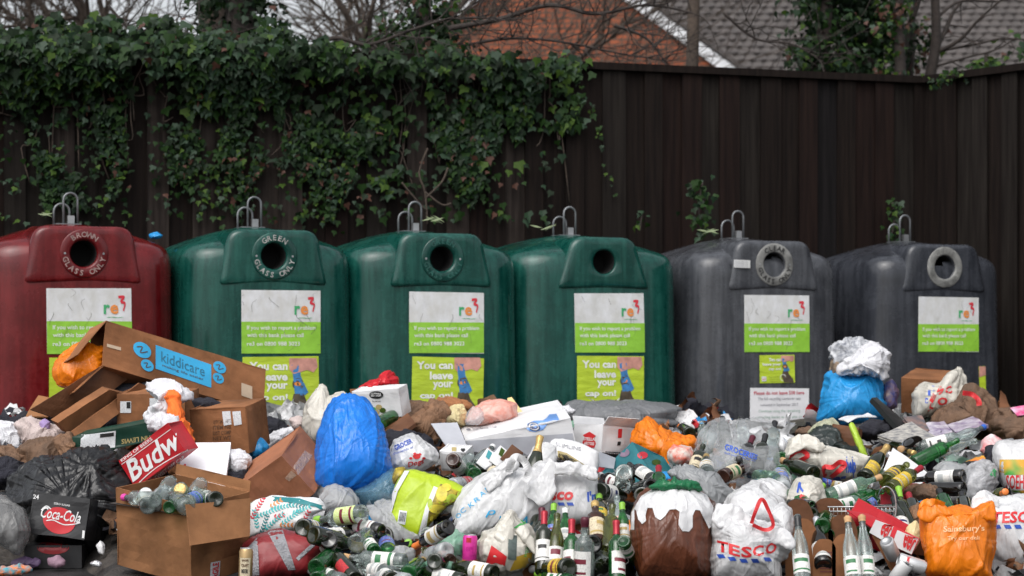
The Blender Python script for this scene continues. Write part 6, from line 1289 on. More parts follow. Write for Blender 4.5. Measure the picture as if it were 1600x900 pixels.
# sainsbury orange + tesco right
r, b = bag('carrier_bag', 'bright orange carrier bag with pale lettering standing at the front right', 'carrier bag', [(1434, 806), (1438, 786), (1455, 782), (1470, 796), (1500, 792), (1522, 800), (1550, 784), (1553, 815), (1552, 850), (1546, 890), (1548, 905), (1500, 908), (1452, 902), (1446, 870), (1440, 840)], 9.75, .36, F_orange, seed=92, cr=.6, pleat=(1490, 785, .25, 2), flat=3, N=240, RG=52)
T(b, "Sainsbury's", [(1474, 822), (1538, 820), (1538, 832), (1474, 834)], mat('pale_orange_print', (.88, .50, .25), .4), r, .02); T(b, 'Try our deli', [(1480, 838), (1530, 837), (1530, 845), (1480, 846)], mat('pale_orange_print', (.88, .50, .25), .4), r, .01)
strap(r, None, [(1440, 800), (1447, 790), (1458, 784), (1475, 790)], .03, F_orange, free=9.62)
r, b = bag('carrier_bag', 'white carrier bag with red letters and blue dashes cut by the right edge', 'carrier bag', [(1520, 800), (1526, 778), (1540, 768), (1560, 780), (1590, 776), (1620, 780), (1640, 800), (1640, 900), (1590, 896), (1545, 890), (1530, 850)], 10.1, .45, F_white, seed=93, cr=.8, N=220, RG=48)
T(b, 'TESCO', [(1550, 800), (1628, 798), (1628, 816), (1550, 818)], M_redink, r, .03, .1)
for x in (1552, 1568, 1584, 1600): decal(b, poly2d([(.25, 0), (1, 0), (.75, 1), (0, 1)]), bx4(x, 820, x + 13, 826), M_blueink, r, 'blue_dash')
# red beer box right
r, b, _ = ibox('beer_box', 'red and white beer carton lying open above the wine carrier, right of the basket', 'box', (1430, 865), [(1330, 812), (1448, 835), (1415, 897)], 9.9, M_budred, depth={2: .1})
q = [(1330, 801), (1435, 832), (1424, 866), (1322, 815)]
for qq in ([(1368, 812), (1396, 822), (1386, 848), (1358, 832)], [(1402, 828), (1434, 842), (1424, 866), (1393, 852)]): 
    o_ = slabq('white_panel', None, None, qq, (9.72,) * 4, .003, M_wcard, .002, parent=r); T(o_, 'eer', [(qq[0][0] + 14, qq[0][1] - 2), (qq[1][0] + 2, qq[1][1]), (qq[2][0], qq[2][1] - 3), (qq[3][0] + 16, qq[3][1] + 2)], M_redink, r, .03)
slabq('carton_top', None, None, [(1322, 798), (1356, 804), (1436, 842), (1424, 868)], (9.9, 9.95, 9.8, 9.75), .004, M_budred, .004, parent=r)
slabq('cardboard_sheet', 'plain brown carton side lying below the red and white beer carton', 'cardboard', [(1362, 838), (1378, 842), (1414, 880), (1395, 900)], (9.75, 9.78, 9.7, 9.65), .02, M_card, .004)
slabq('cardboard_sheet', 'brown carton edge under the right end of the red carton', 'cardboard', [(1438, 838), (1450, 845), (1440, 872), (1424, 864)], (9.9, 9.95, 9.9, 9.85), .01, M_card2, .004)
M_silver = mat('silver_can_paint', (.62, .62, .63), .35, metal=.5, var=.15); t = can(1424, 881, 9.5, 108, .125, M_silver, 'silver drinks can lying at the front, left of the orange bag'); cantext(t, 'beer', .03, .02, 50, M_redink, .0335, 60)
t = can(1391, 858, 9.6, 150, .115, M_silver, 'silver drinks can end showing between the red carton and the brown carton side', tilt=35)
t = can(1408, 892, 9.5, 30, .115, mat('white_can_paint', (.7, .7, .7), .3), 'white drinks can half hidden left of the lying silver can', tilt=-30)
# wine carriers of cardboard
def carrier(px, py, D, w, h, label, curve=True):
    t = thing('bottle_carrier', label, 'cardboard carrier', P(px, py, D)); s = F / D
    def sheet(dx0, dx1, top, D2, nm):
        v = []; k = 14
        for th_ in (0, .005):
            for i in range(k + 1):
                u = i / k; x = px + dx0 + (dx1 - dx0) * u; yt = py - top * (1 - .28 * abs(2 * u - 1) ** 3.2); q0 = P(x, yt, D2 + th_); q1 = P(x, py + 30, D2 + th_); q1.z = max(.003, q1.z); v += [q0, q1]
        n_ = (k + 1) * 2; f = [(2 * i, 2 * i + 1, 2 * i + 3, 2 * i + 2) for i in range(k)] + [(n_ + 2 * i, n_ + 2 * i + 2, n_ + 2 * i + 3, n_ + 2 * i + 1) for i in range(k)] + [(2 * i, 2 * i + 2, n_ + 2 * i + 2, n_ + 2 * i) for i in range(k)] + [(0, n_, n_ + 1, 1), (2 * k, 2 * k + 1, n_ + 2 * k + 1, n_ + 2 * k)]
        o_ = mk(nm, v, f, M_card2 if nm == 'divider' else M_card, t); setbvh(o_, v, f); return o_
    a = sheet(-w / 2, w / 2, h, D - .12, 'front_panel'); sheet(-w / 2 - 6, w / 2 - 4, h + 30, D + .08, 'divider'); return t, a
t, a = carrier(1288, 892, 9.72, 36, 50, 'brown card bottle carrier panel with faint red printed lines, between the spirit bottles')
for k in range(7): Rr(a, bx4(1281, 862 + k * 5, 1300, 864 + k * 5), mat('dull_red_print', (.16, .04, .03), .6), t, 'printed_line')
carrier(1252, 892, 9.85, 50, 82, 'brown card bottle carrier with rounded top behind the tall clear spirit bottle')
carrier(1322, 892, 9.72, 44, 58, 'brown card bottle carrier behind the two labelled clear bottles')
carrier(1300, 880, 10.0, 60, 72, 'brown card bottle carrier with green bottles sticking out, farthest back of its row')
# wire basket
def wire(name, label, cat, paths, r_, m):
    o0 = paths[0][0]; t = thing(name, label, cat, o0)
    for nm, pp in paths[1:]: v, f = tube(pp, r_, 6); mk(nm, v, f, m, t, smooth=True)
    return t
M_chrome = mat('chrome_wire', (.62, .63, .64), .25, metal=.7)
t = thing('wire_basket', 'small chrome wire basket with looped handle holding green bottles', 'basket', P(1345, 800, 10.2))
def Wp(x, y, d=10.05): return P(x, y, d)
W3 = [(n_, pp) for n_, pp in (('rim', [Wp(1294, 792), Wp(1398, 792), Wp(1402, 790, 10.35), Wp(1300, 789, 10.35), Wp(1294, 792)]), ('rim', [Wp(1296, 799), Wp(1396, 799), Wp(1400, 797, 10.35), Wp(1302, 796, 10.35), Wp(1296, 799)]), ('handle', smoothline([Wp(1398, 812), Wp(1400, 792), Wp(1397, 772), Wp(1388, 761), Wp(1378, 763), Wp(1372, 776, 10.3), Wp(1370, 795, 10.35)], 5)))]
for nm, pp in W3: v, f = tube(pp, .0035, 6); mk(nm, v, f, M_chrome, t, smooth=True)
wm = MB()
for k in range(17): x = 1296 + k * 6.3; wm.add(*tube([Wp(x, 792), Wp(x, 799), Wp(x + 1, 822)], .0016, 5))
for y in (806, 814): wm.add(*tube([Wp(1296, y), Wp(1398, y)], .0016, 5))
wm.build('wire_mesh', M_chrome, t, smooth=True)
t = thing('wire_rack', 'black wire rack edge between the beer carton and the crushed white carton', 'rack', P(960, 715, 11.5)); wm = MB()
for k in range(9): wm.add(*tube([P(947 + k * 3, 706, 11.5), P(947 + k * 3, 722, 11.5)], .0015, 4))
wm.add(*tube([P(946, 706, 11.5), P(974, 708, 11.5)], .003, 5)); wm.build('wire_mesh', CAPM['black'], t)
# assorted extra soft things that fill the middle ground
def soft(i, label, cx, cy, w, h, m, T_=.2, D=None, name='plastic_bag', cat='bag', cr=1.2):
    rr = random.Random(i); pts = [(cx + w / 2 * math.cos(a) * rr.uniform(.8, 1.15), cy + h / 2 * math.sin(a) * rr.uniform(.8, 1.15)) for a in [2 * math.pi * k / 9 for k in range(9)]]
    bag(name, label, cat, pts, D or (DM(cx, cy) + .12), T_, m, seed=100 + i, cr=cr, kids=False, N=90, RG=18)
soft(1, 'clear bag with blue print in front of the white bag with paw print', 690, 735, 60, 34, F_greyw)
soft(2, 'pale green crumpled bag beside the pink can', 708, 850, 46, 40, F_green, D=9.95)
soft(3, 'black bag scrap behind the lime shopping bag', 735, 720, 40, 30, F_black, D=11.4)
soft(4, 'white film scrap under the bottles left of the pale green bag', 620, 870, 60, 30, F_greyw, D=9.8)
soft(5, 'crumpled white bag behind the upright green bottles', 960, 815, 60, 34, F_greyw, D=10.2)
soft(6, 'light blue bag scrap right of the teal box', 1040, 748, 44, 22, F_sky, D=10.9)
soft(7, 'red, white and green printed packet below the orange bag', 1062, 712, 44, 34, mat('tricolour_packet', (.70, .10, .05), .4, col2=(.65, .68, .62), vscale=16), D=11.5, name='packet', cat='packet')
soft(8, 'orange net bag sliver left of the pudding bag', 984, 836, 18, 50, F_orange, .1, D=9.9)
soft(9, 'dark bag filling the hollow behind the teal box', 960, 760, 70, 40, F_black, .25, D=11.1)
soft(10, 'crumpled white bag between the clear bags and the shopping bag', 1222, 696, 20, 26, F_white, .2, D=11.6)
soft(11, 'brown cardboard scrap right of the grey sack', 1090, 690, 34, 26, M_paperb2, .2, D=12.8, name='cardboard_scrap', cat='cardboard')
soft(12, 'white tissue scrap behind the long white box end', 886, 642, 30, 18, C_white, .12, D=12.4, name='tissue', cat='tissue')
soft(13, 'dark blue label packet beside the right brown box', 1392, 618, 26, 50, mat('blue_packet', (.03, .05, .2), .3, col2=(.2, .12, .1), vscale=12), .15, D=13.4, name='packet', cat='packet')
soft(14, 'brown paper under the dark bottles at centre right', 1440, 770, 60, 24, M_paperb2, .2, D=10.9, name='paper_bag', cat='paper bag')
soft(15, 'blue packet glimpsed under the white paper sheet', 1370, 672, 60, 30, C_dark, .25, D=12.4, name='dark_cloth', cat='cloth')
soft(16, 'crumpled brown paper between the orange carrier bag and the basket', 1430, 812, 36, 40, M_paperb, .2, D=10.35, name='paper_bag', cat='paper bag')
soft(17, 'pale straw coloured plastic netting left of the orange carrier bag', 1428, 838, 26, 40, F_cream2, .15, D=9.95)
soft(18, 'white crumpled bag under the front bottles left of the pink can', 690, 884, 60, 22, F_green, .15, D=9.6)
soft(19, 'crushed brown sack at the foot of the mid grey bank', 1262, 676, 40, 14, M_paperb2, .2, D=13.0, name='paper_sack', cat='paper bag')
soft(20, 'blue scrap caught at the top of the red bank', 243, 368, 20, 10, F_sky, .08, D=14.0, name='cloth_scrap', cat='cloth')
r_, b_, _ = ibox('picture_carton', 'white carton with a printed beer glass between paw print bag and long white box', 'box', (687, 704), [(727, 706), (690, 735), (694, 698)], 11.1, M_wcard, depth={2: .1})
decal(b_, poly2d([(.2, 1), (.8, 1), (.75, .6), (1, .3), (.9, 0), (.1, 0), (0, .3), (.25, .6)]), bx4(703, 699, 716, 726), M_gold, r_, 'printed_glass'); Rr(b_, bx4(720, 701, 727, 709), M_black, r_, 'printed_panel')
for i_, (px, py, m, l) in enumerate(((762, 712, M_teal, 'small white carton with teal end tipped among bottles'), (782, 708, LEAF[2], 'small white carton with green stripe beside the brown torn one'), (800, 706, M_card2, 'small torn brown carton behind the large white bag'))):
    r_, b_, _ = ibox('small_carton', l, 'box', (px, py - 12), [(px - 16, py + 8), (px + 8, py - 6), (px - 6, py + 4)][0:3], 10.95, m if i_ == 2 else M_wcard, depth={0: .1, 1: .07, 2: .04})
    if i_ < 2: Rr(b_, [(px + 1, py - 9), (px + 7, py - 4), (px + 2, py + 6), (px - 3, py + 2)], m, r_)

def ear(target, label, outline, D, m, seed, cr=1.3):
    r_ = [o for o in COL.objects if o.get('label') == target][0]; OFF.setdefault(r_.name, Vector(r_.location)); bag('bag_rim', None, None, outline, D, .03, m, seed=seed, cr=cr, kids=False, parent=r_, N=90, RG=14)
TF = 'full white carrier bag with red letters and blue dashes at the front, red handles up'
ear(TF, '', [(1192, 838), (1206, 822), (1226, 826), (1242, 842), (1236, 858), (1215, 852), (1200, 850)], 9.42, F_white, 201)
ear(TF, '', [(1112, 812), (1120, 790), (1142, 790), (1168, 806), (1180, 826), (1150, 818), (1125, 822)], 9.45, F_white, 202)
ear('bright orange carrier bag with pale lettering standing at the front right', '', [(1434, 806), (1440, 784), (1458, 781), (1490, 798), (1500, 806), (1470, 808), (1448, 816)], 9.62, F_orange, 203)
ear('bright orange carrier bag with pale lettering standing at the front right', '', [(1500, 804), (1530, 797), (1552, 784), (1554, 812), (1535, 812)], 9.62, F_orange, 204)
WB = 'large white carrier bag with light blue letters holding a champagne bottle'
ear(WB, '', [(822, 760), (838, 748), (860, 720), (868, 734), (866, 770), (846, 790), (826, 778)], 10.12, F_white, 205); ear(WB, '', [(752, 752), (780, 726), (800, 712), (806, 730), (786, 752), (764, 768)], 10.15, F_white, 206)
WT = 'white carrier bag with red letters and blue dashes cut by the right edge'
ear(WT, '', [(1520, 800), (1524, 778), (1540, 768), (1560, 782), (1556, 796), (1536, 800)], 9.95, F_white, 207)
WR = 'greenish white carrier bag with red and ochre print, in front of the large white bag'
ear(WR, '', [(775, 838), (784, 812), (798, 800), (804, 816), (796, 850), (786, 860)], 9.58, F_cream, 208); ear(WR, '', [(806, 830), (818, 822), (832, 842), (836, 866), (822, 850)], 9.58, F_cream, 209)
ear('flat white carrier bag with cut off red letters and blue dashes, behind the upright bottles', '', [(858, 742), (866, 726), (900, 725), (930, 732), (934, 748), (900, 744)], 10.3, F_white, 210)
ear('white shopping bag lying on its side with two red handles and blue letters', '', [(1230, 712), (1240, 684), (1262, 680), (1290, 696), (1284, 706), (1255, 700)], 11.05, F_cream, 211)
# ================================================================== bottles traced from the photograph
bt = bottle
# upright front row
bt('wine', 'dark', 'white', 'wine', (846, 884), (847, 797), D=10.0, roll=20); bt('wine', 'dark', 'white', 'red', (848, 892), (851, 803), D=9.6, roll=-10)
bt('burg', 'olive', 'white', None, (866, 894), (871, 805), D=9.6, roll=0); bt('beer', 'green', 'blue', 'green', (862, 850), (866, 789), D=9.95, roll=0); bt('beer', 'green', 'white', 'white', (882, 855), (884, 797), D=9.8, roll=10)
bt('wine', 'green', 'white', 'red', (892, 910), (894, 815), D=9.5, roll=-60); bt('spirit', 'clear', 'white', 'wine', (912, 912), (914, 809), D=9.42, roll=-35)
bt('spirit', 'brown', 'cream', 'gold', (932, 848), (931, 788), D=9.85, roll=30); bt('wine', 'olive', None, None, (948, 858), (959, 792), D=9.8)
bt('wine', 'green', 'white', 'red', (963, 912), (964, 817), D=9.48, roll=40); bt('beer', 'green', 'white', 'green', (974, 850), (973, 787), D=9.9, roll=0); bt('tall', 'clear', 'orange', None, (966, 835), (966, 780), D=10.1, roll=0)
bt('beer', 'green', 'white', 'blue', (972, 842), (992, 890), D=9.5, roll=0); bt('wine', 'dark', None, 'black', (838, 850), (842, 795), D=10.1)
# spirit bottles at the right
bt('tall', 'clear', 'white', 'black', (1250, 905), (1250, 808), D=9.45, roll=0); bt('burg', 'black', 'white', 'silver', (1281, 880), (1281, 814), D=9.7, roll=0)
bt('tall', 'clear', 'white', 'cork', (1330, 908), (1329, 810), D=9.5, roll=-10); bt('tall', 'clear', 'white', 'cork', (1351, 908), (1351, 808), D=9.55, roll=20)
for k, (bx_, by_, tx_, ty_, g, c) in enumerate(((1278, 818, 1300, 806, 'green', None), (1285, 832, 1312, 818, 'green', 'green'), (1295, 862, 1297, 838, 'green', 'white'), (1340, 828, 1362, 822, 'green', None), (1262, 800, 1245, 812, 'dark', 'black'))): bt('wine', g, 'white' if k == 2 else None, c, (bx_, by_), (tx_, ty_), D=9.9 + .05 * k)
# green glass in and above the basket
bt('wine', 'aqua', 'white', 'cork', (1290, 775), (1378, 746), D=10.45, roll=0); bt('wine', 'aqua', 'white', None, (1292, 792), (1362, 782), D=10.3, roll=20); bt('burg', 'green', None, None, (1330, 780), (1385, 770), D=10.5); bt('wine', 'green', 'blue', None, (1340, 792), (1378, 784), D=10.3)
bt('wine', 'green', None, 'green', (1262, 786), (1292, 762), D=10.5); bt('burg', 'green', None, None, (1240, 780), (1262, 784), D=10.2, sgn=-1)
bt('champ', 'olive', 'yellow', None, (1378, 750), (1425, 728), D=10.9, roll=0); bt('wine', 'olive', 'yellow', 'red', (1385, 762), (1445, 733), D=10.75, roll=0); bt('champ', 'dark', 'yellow', 'gold', (1345, 745), (1392, 700), D=11.1, roll=30)
bt('wine', 'black', 'white', None, (1500, 742), (1430, 752), D=11.1, roll=0); bt('wine', 'black', None, None, (1500, 762), (1432, 766), D=11.0)
bt('wine', 'clear', 'white', None, (1435, 700), (1520, 678), D=11.9, roll=0); bt('wine', 'green', None, None, (1425, 722), (1500, 688), D=11.6); bt('tall', 'clear', 'white', None, (1448, 708), (1530, 690), D=11.7); bt('champ', 'black', None, 'cork', (1440, 694), (1400, 700), D=11.8, sgn=-1)
bt('wine', 'dark', None, 'gold', (1404, 700), (1420, 706), D=11.8, sgn=-1); bt('tall', 'clear', None, 'blue', (1480, 690), (1545, 668), D=12.1)
bt('wine', 'olive', 'white', 'green', (1409, 835), (1410, 765), D=10.3, roll=0); bt('wine', 'dark', None, 'black', (1418, 830), (1402, 772), D=10.25); bt('burg', 'dark', 'white', 'black', (1405, 838), (1404, 782), D=10.15); bt('wine', 'dark', None, 'red', (1424, 812), (1428, 776), D=10.4)
bt('wine', 'green', None, 'black', (1475, 802), (1476, 770), D=10.4); bt('wine', 'dark', None, 'black', (1500, 805), (1512, 775), D=10.4); bt('wine', 'olive', None, 'orange', (1562, 785), (1560, 765), D=10.6, sgn=-1)
# in the clear bags
bt('wine', 'black', None, 'wine', (1150, 735), (1180, 685), D=10.95); bt('wine', 'brown', 'cream', 'wine', (1125, 742), (1172, 730), D=10.75, roll=0); bt('wine', 'dark', None, 'black', (1178, 735), (1200, 682), D=11.2); bt('wine', 'dark', 'white', 'black', (1165, 730), (1150, 715), D=10.9, sgn=-1)
bt('wine', 'clear', None, 'black', (1200, 705), (1215, 662), D=11.6); bt('wine', 'dark', 'cream', None, (1078, 742), (1102, 698), D=11.2, roll=0); bt('tall', 'clear', 'white', 'gold', (1100, 735), (1108, 715), D=11.0); bt('wine', 'aqua', None, 'black', (1205, 745), (1176, 745), D=10.7)
bt('tall', 'clear', None, 'black', (1100, 700), (1120, 662), D=11.7); bt('wine', 'dark', None, 'black', (1130, 690), (1132, 655), D=12.0); bt('wine', 'clear', None, 'black', (1158, 690), (1162, 655), D=12.1)
bt('burg', 'green', None, None, (1215, 715), (1225, 722), D=11.3, sgn=1); bt('champ', 'dark', None, 'cork', (1265, 738), (1228, 722), D=10.95); bt('burg', 'green', None, None, (1216, 735), (1228, 740), D=10.95, sgn=1); bt('wine', 'black', None, 'gold', (1260, 790), (1232, 786), D=10.2)
bt('pet', 'frost', 'blue', 'blue', (1218, 760), (1222, 738), D=10.65)
# centre: around the teal box
bt('champ', 'dark', 'white', 'orange', (935, 765), (990, 782), D=10.55, roll=0); bt('spirit', 'clear', None, None, (973, 735), (975, 770), D=10.6, sgn=1); bt('wine', 'black', 'white', None, (1020, 750), (985, 728), D=10.9); bt('champ', 'black', None, 'silver', (1015, 758), (980, 775), D=10.6)
bt('wine', 'green', None, 'red', (1026, 775), (1032, 733), D=10.6, roll=0); bt('wine', 'dark', None, 'black', (960, 765), (995, 742), D=10.9); bt('champ', 'olive', 'cream', 'gold', (930, 795), (940, 776), D=10.5, roll=0); bt('tall', 'dark', 'yellow', 'yellow' if False else 'green', (936, 815), (938, 778), D=10.2, roll=0)
bt('wine', 'black', 'white', 'white', (972, 758), (940, 745), D=11.0); bt('burg', 'dark', None, None, (1000, 770), (1018, 790), D=10.4); bt('wine', 'dark', None, 'orange', (1075, 675), (1065, 668), D=12.8); bt('tall', 'clear', None, None, (1098, 690), (1100, 662), D=12.6)
# between long white box and big white bag
bt('champ', 'black', 'cream', 'gold', (790, 742), (737, 737), D=10.95, roll=0); bt('wine', 'brown', 'white', 'wine', (708, 715), (728, 748), D=10.9, roll=0); bt('jar', 'clear', None, None, (718, 735), (736, 716), D=11.0); bt('burg', 'green', None, None, (742, 740), (730, 728), D=10.95)
bt('wine', 'dark', 'white', 'black', (790, 728), (760, 722), D=11.2, roll=0); bt('tall', 'clear', None, 'white', (745, 725), (770, 700), D=11.15); bt('wine', 'dark', None, 'black', (770, 728), (808, 720), D=11.2); bt('pet', 'frost', 'red', 'red', (708, 756), (745, 758), D=10.7)
# lower centre left: lying
bt('spirit', 'clear', 'green', 'green', (570, 800), (490, 815), D=10.0, roll=0); bt('wine', 'black', 'white', 'black', (598, 828), (520, 812), D=10.0, roll=0); bt('champ', 'dark', 'white', 'white', (478, 820), (505, 835), D=9.9, roll=0); bt('champ', 'dark', None, 'gold', (492, 832), (562, 858), D=9.72)
bt('wine', 'clear', 'white', 'cork', (634, 876), (536, 872), D=9.6, roll=0); bt('wine', 'dark', 'red', 'black', (558, 900), (510, 862), D=9.55, roll=180); bt('wine', 'black', 'white', 'pink', (500, 835), (560, 838), D=9.85, roll=0); bt('spirit', 'clear', None, None, (560, 845), (580, 835), D=9.85)
bt('wine', 'black', 'white', 'orange', (702, 820), (646, 858), D=9.75, roll=0); bt('pet', 'frost', None, 'gold', (700, 855), (652, 880), D=9.68); bt('burg', 'dark', 'white', 'blue', (773, 893), (690, 885), D=9.5, roll=0); bt('wine', 'dark', 'white', 'white', (725, 905), (640, 892), D=9.5)
bt('pet', 'clear', 'white', None, (540, 905), (480, 897), D=9.5, roll=0); bt('pet', 'clear', 'white', None, (620, 895), (555, 888), D=9.58, roll=30); bt('pet', 'frost', 'white', 'white', (640, 905), (575, 905), D=9.45, roll=0); bt('burg', 'green', None, None, (498, 882), (525, 862), D=9.6)
bt('burg', 'green', None, 'gold', (640, 892), (662, 878), D=9.55); bt('wine', 'green', None, None, (500, 900), (512, 880), D=9.55, sgn=1); bt('beer', 'green', 'white', None, (588, 858), (565, 838), D=9.75); bt('wine', 'green', 'blue', None, (600, 850), (612, 868), D=9.8, sgn=-1)
bt('wine', 'dark', 'white', 'white', (615, 900), (590, 900), D=9.5); bt('wine', 'dark', None, 'blue', (680, 872), (710, 890), D=9.6); bt('beer', 'brown', 'red', None, (705, 872), (672, 868), D=9.65); bt('jar', 'clear', None, None, (668, 832), (668, 856), D=9.9)
bt('burg', 'black', 'white', 'pink', (518, 838), (505, 870), D=9.75)
# front centre lying
bt('champ', 'dark', 'yellow', 'silver', (888, 882), (832, 895), D=9.5, roll=0); bt('wine', 'green', 'white', 'green', (890, 905), (840, 902), D=9.45, roll=0); bt('wine', 'dark', None, None, (932, 900), (948, 872), D=9.65, sgn=-1); bt('pet', 'clear', None, None, (940, 880), (935, 850), D=9.75)
bt('burg', 'black', None, None, (985, 905), (975, 872), D=9.6, sgn=-1); bt('champ', 'black', None, 'gold', (925, 845), (905, 860), D=9.75); bt('wine', 'dark', 'white', None, (935, 878), (895, 858), D=9.8)
# jars in the big cardboard box
rj = random.Random(5)
for (x, y, k, g, c, s_) in ((262, 762, 'jar', 'clear', None, 1), (276, 772, 'jar', 'clear', None, 1), (308, 765, 'jar', 'clear', None, 1), (292, 772, 'jar', 'aqua', 'gold', 1), (246, 778, 'jar', 'frost', None, 1), (225, 779, 'jar', 'clear', 'white', 1)): bt(k, g, None, c, (x - 3, y + 10), (x + rj.uniform(-8, 8), y - 9), D=9.78, sgn=-1 if rj.random() < .6 else 1)
bt('wine', 'clear', None, 'pink', (250, 778), (186, 780), D=9.75); bt('wine', 'clear', 'white', 'pink', (240, 788), (210, 776), D=9.8); bt('pet', 'clear', None, 'red', (300, 790), (262, 776), D=9.65); bt('wine', 'dark', 'white', None, (344, 776), (310, 790), D=9.75, roll=0); bt('wine', 'green', 'white', None, (330, 785), (300, 770), D=9.8); bt('jar', 'clear', 'blue', None, (295, 785), (310, 778), D=9.65, roll=0); bt('jar', 'clear', None, 'silver', (325, 776), (328, 790), D=9.75); bt('beer', 'green', None, None, (270, 790), (290, 782), D=9.7)
# random extras on the heap's surface, where the photograph is full of glass
rx = random.Random(77)
ZONES = [(482, 640, 818, 896, 16), (560, 720, 856, 898, 10), (700, 820, 715, 745, 8), (930, 1050, 730, 800, 14), (1085, 1215, 680, 755, 12), (1230, 1300, 740, 800, 8), (1290, 1440, 700, 790, 16), (1370, 1450, 770, 850, 10), (1240, 1300, 830, 880, 6), (840, 1000, 850, 898, 12), (1450, 1560, 690, 790, 8), (1180, 1240, 760, 800, 3), (1130, 1240, 700, 745, 6), (940, 1060, 790, 830, 4)]
for (x0, x1, y0, y1, n_) in ZONES:
    for k in range(n_):
        x, y = rx.uniform(x0, x1), rx.uniform(y0, y1); a = rx.uniform(0, 2 * math.pi); ln = rx.uniform(35, 85) * (10 / DM(x, y)) ** 1
        kd = rx.choices(['wine', 'burg', 'champ', 'beer', 'spirit', 'pet', 'jar'], [8, 5, 3, 4, 2, 2, 1])[0]; g = {'jar': 'clear', 'pet': 'frost'}.get(kd) or rx.choices(['green', 'dark', 'black', 'olive', 'clear', 'brown', 'aqua'], [6, 6, 3, 3, 4, 1.5, 2])[0]
        lb = rx.choice(['white', 'white', None, None, 'cream', 'white', 'blue', 'red']); c = rx.choice([None, None, 'gold', 'black', 'red', 'wine', 'silver', 'green', 'white'])
        ln = min(ln, PROF[kd][0] * 330)
        bt(kd, g, lb, c, (x - math.cos(a) * ln / 2, y - math.sin(a) * ln * .35), (x + math.cos(a) * ln / 2, y + math.sin(a) * ln * .35), D=DM(x, y) + rx.uniform(-.02, .16), sgn=rx.choice([1, -1]))
for k in range(34):
    x, y = rx.uniform(480, 1460), rx.uniform(690, 885); a = rx.uniform(0, 6.28); lb = rx.choice(['white', 'red', 'blue', 'yellow', None])
    bt('can', rx.choice(['cansilver', 'cansilver', 'canred', 'cangold', 'canblue']), lb, None, (x, y), (x + math.cos(a) * 28, y + math.sin(a) * 22), D=DM(x, y) + rx.uniform(-.02, .06), sgn=rx.choice([1, -1]))
# ---- small crushed scraps everywhere (uncountable)
sc = MB(); rs = random.Random(9)
SM = [M_wcard, M_card, M_card2, F_white, F_greyw, F_black, M_paperb, C_dark, F_sky, M_budred, F_green, F_grey]
SWT = [5, 4, 5, 7, 8, 8, 4, 8, 1.2, 1.2, 1.5, 5]
for k in range(3200):
    x, y = rs.uniform(-30, 1630), 640 + 262 * rs.random() ** .9
    if y > 840 and x < 480: continue
    if 1140 < x < 1275 and y < 676: continue
    if x < 180 and y > 760: continue
    D = DM(x, y) + rs.uniform(.0, .12); c = P(x, y, D); s_ = rs.uniform(.025, .085)
    u = Vector((rs.gauss(0, 1), rs.gauss(0, .8), rs.gauss(0, .7))).normalized(); w = u.cross(Vector((rs.gauss(0, 1), rs.gauss(0, 1), rs.gauss(0, 1)))).normalized(); nn = u.cross(w); K = 4; v = []
    for j in range(K + 1):
        for i in range(K + 1):
            a, b_ = i / K - .5, j / K - .5; v.append(c + u * a * s_ * 2 + w * b_ * s_ * 1.4 + nn * s_ * (.7 * noise.noise(Vector((a * 3, b_ * 3, k))) + .5 * abs(noise.noise(Vector((a * 6, b_ * 6, k))))))
    sc.add(v, [(j * (K + 1) + i, j * (K + 1) + i + 1, (j + 1) * (K + 1) + i + 1, (j + 1) * (K + 1) + i) for j in range(K) for i in range(K)], rs.choices(range(len(SM)), SWT)[0])
for k in range(420):
    x, y = rs.uniform(-20, 1620), 650 + 250 * rs.random() ** .85
    if (1130 < x < 1285 and y < 690) or (y > 830 and x < 480) or (x < 180 and y > 740): continue
    D = DM(x, y) + rs.uniform(.02, .14); c = P(x, y, D); s_ = rs.uniform(.07, .16)
    u = Vector((rs.gauss(0, 1), rs.gauss(0, .8), rs.gauss(0, .6))).normalized(); w = u.cross(Vector((rs.gauss(0, 1), rs.gauss(0, 1), rs.gauss(0, 1)))).normalized(); nn = u.cross(w); K = 12; v = []
    for j in range(K + 1):
        for i in range(K + 1):
            a, b_ = i / K - .5, j / K - .5; q_ = Vector((a * 2.5, b_ * 2.5, k * 1.7)); v.append(c + u * (a + .12 * noise.noise(q_ * 2)) * s_ * 2 + w * (b_ + .12 * noise.noise(q_ * 2 + Vector((9, 9, 9)))) * s_ * 1.5 + nn * s_ * (.8 * noise.noise(q_) + .35 * crease(q_ * 1.3) + .15 * crease(q_ * 3)))
    sc.add(v, [(j * (K + 1) + i, j * (K + 1) + i + 1, (j + 1) * (K + 1) + i + 1, (j + 1) * (K + 1) + i) for j in range(K) for i in range(K)], rs.choices(range(len(SM)), [2, 2, 3, 8, 8, 6, 3, 3, 1, .4, 1.5, 5])[0])
sc.build('paper_and_film_scraps', SM, None, smooth=True, kind='stuff', label='torn scraps of paper, film and card between the bottles', cat='litter')

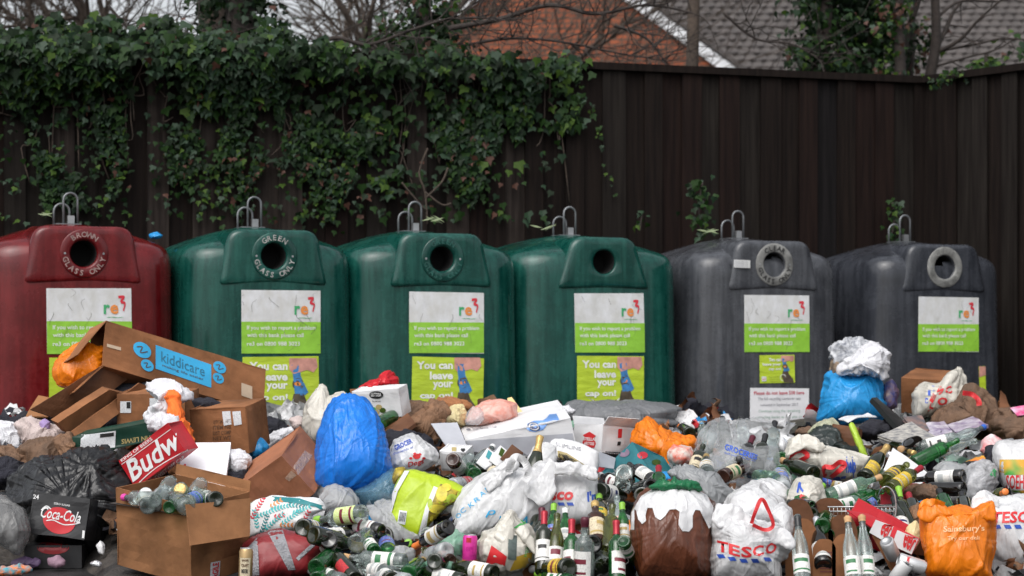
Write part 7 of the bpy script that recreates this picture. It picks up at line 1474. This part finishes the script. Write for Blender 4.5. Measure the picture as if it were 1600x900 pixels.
# ---- a label for every bottle: its look, then the nearest thing one can find, then its place among those left alike
LM = [(90, 805, 'black soft drink box'), (230, 850, 'large cardboard box of jars'), (384, 880, 'gold can'), (440, 865, 'dark red cool bag'), (450, 800, 'leaf patterned bag'), (550, 700, 'big blue bag'), (425, 735, 'taped brown box'), (660, 785, 'lime shopping bag'), (734, 860, 'pink can'), (790, 850, 'greenish white bag'), (775, 785, 'large white bag'), (800, 690, 'long white box'),
      (645, 710, 'paw print bag'), (890, 770, 'flat white bag'), (990, 720, 'teal box'), (1040, 700, 'orange draped bag'), (1050, 840, 'pudding bag'), (1170, 850, 'red handled bag'), (1150, 700, 'clear bags'), (1290, 720, 'two handled shopping bag'), (1258, 780, 'small shopping bag'), (1345, 795, 'wire basket'), (1405, 775, 'red board'), (1380, 835, 'red carton'), (1495, 850, 'orange carrier bag'),
      (1290, 870, 'brown bottle carriers'), (1420, 695, 'newspaper stack'), (1520, 755, 'green printed clear bag'), (1580, 830, 'right edge white bag'), (1080, 765, 'silver film'), (950, 880, 'red capped upright bottles'), (1595, 735, 'orange and green patterned bag')]
groups = {}
for o, desc, x, y, pose, has in BOT:
    if has: continue
    lx, ly, ln = min(LM, key=lambda l: math.hypot(l[0] - x, (l[1] - y) * 1.3))
    dx, dy = x - lx, y - ly
    rel = 'beside' if abs(dx) < 8 and abs(dy) < 8 else (('left of' if dx < 0 else 'right of') if abs(dx) > abs(dy) else ('above' if dy < 0 else 'below'))
    groups.setdefault((desc, pose, rel, ln), []).append((x, o))
ORD = ['leftmost', 'second from left', 'third from left', 'fourth from left', 'fifth from left', 'sixth from left']
for (desc, pose, rel, ln), L_ in groups.items():
    L_.sort(key=lambda t: t[0])
    for i, (x, o) in enumerate(L_):
        s_ = f"{desc} {pose} {rel} the {ln}"
        if len(L_) > 1: s_ += f", {ORD[min(i, 5)]} of {len(L_)}"
        w_ = s_.split()
        if len(w_) > 16: s_ = s_.replace('sloping shouldered ', '').replace(' capsule', ''); w_ = s_.split()
        o['label'] = ' '.join(w_[:16])
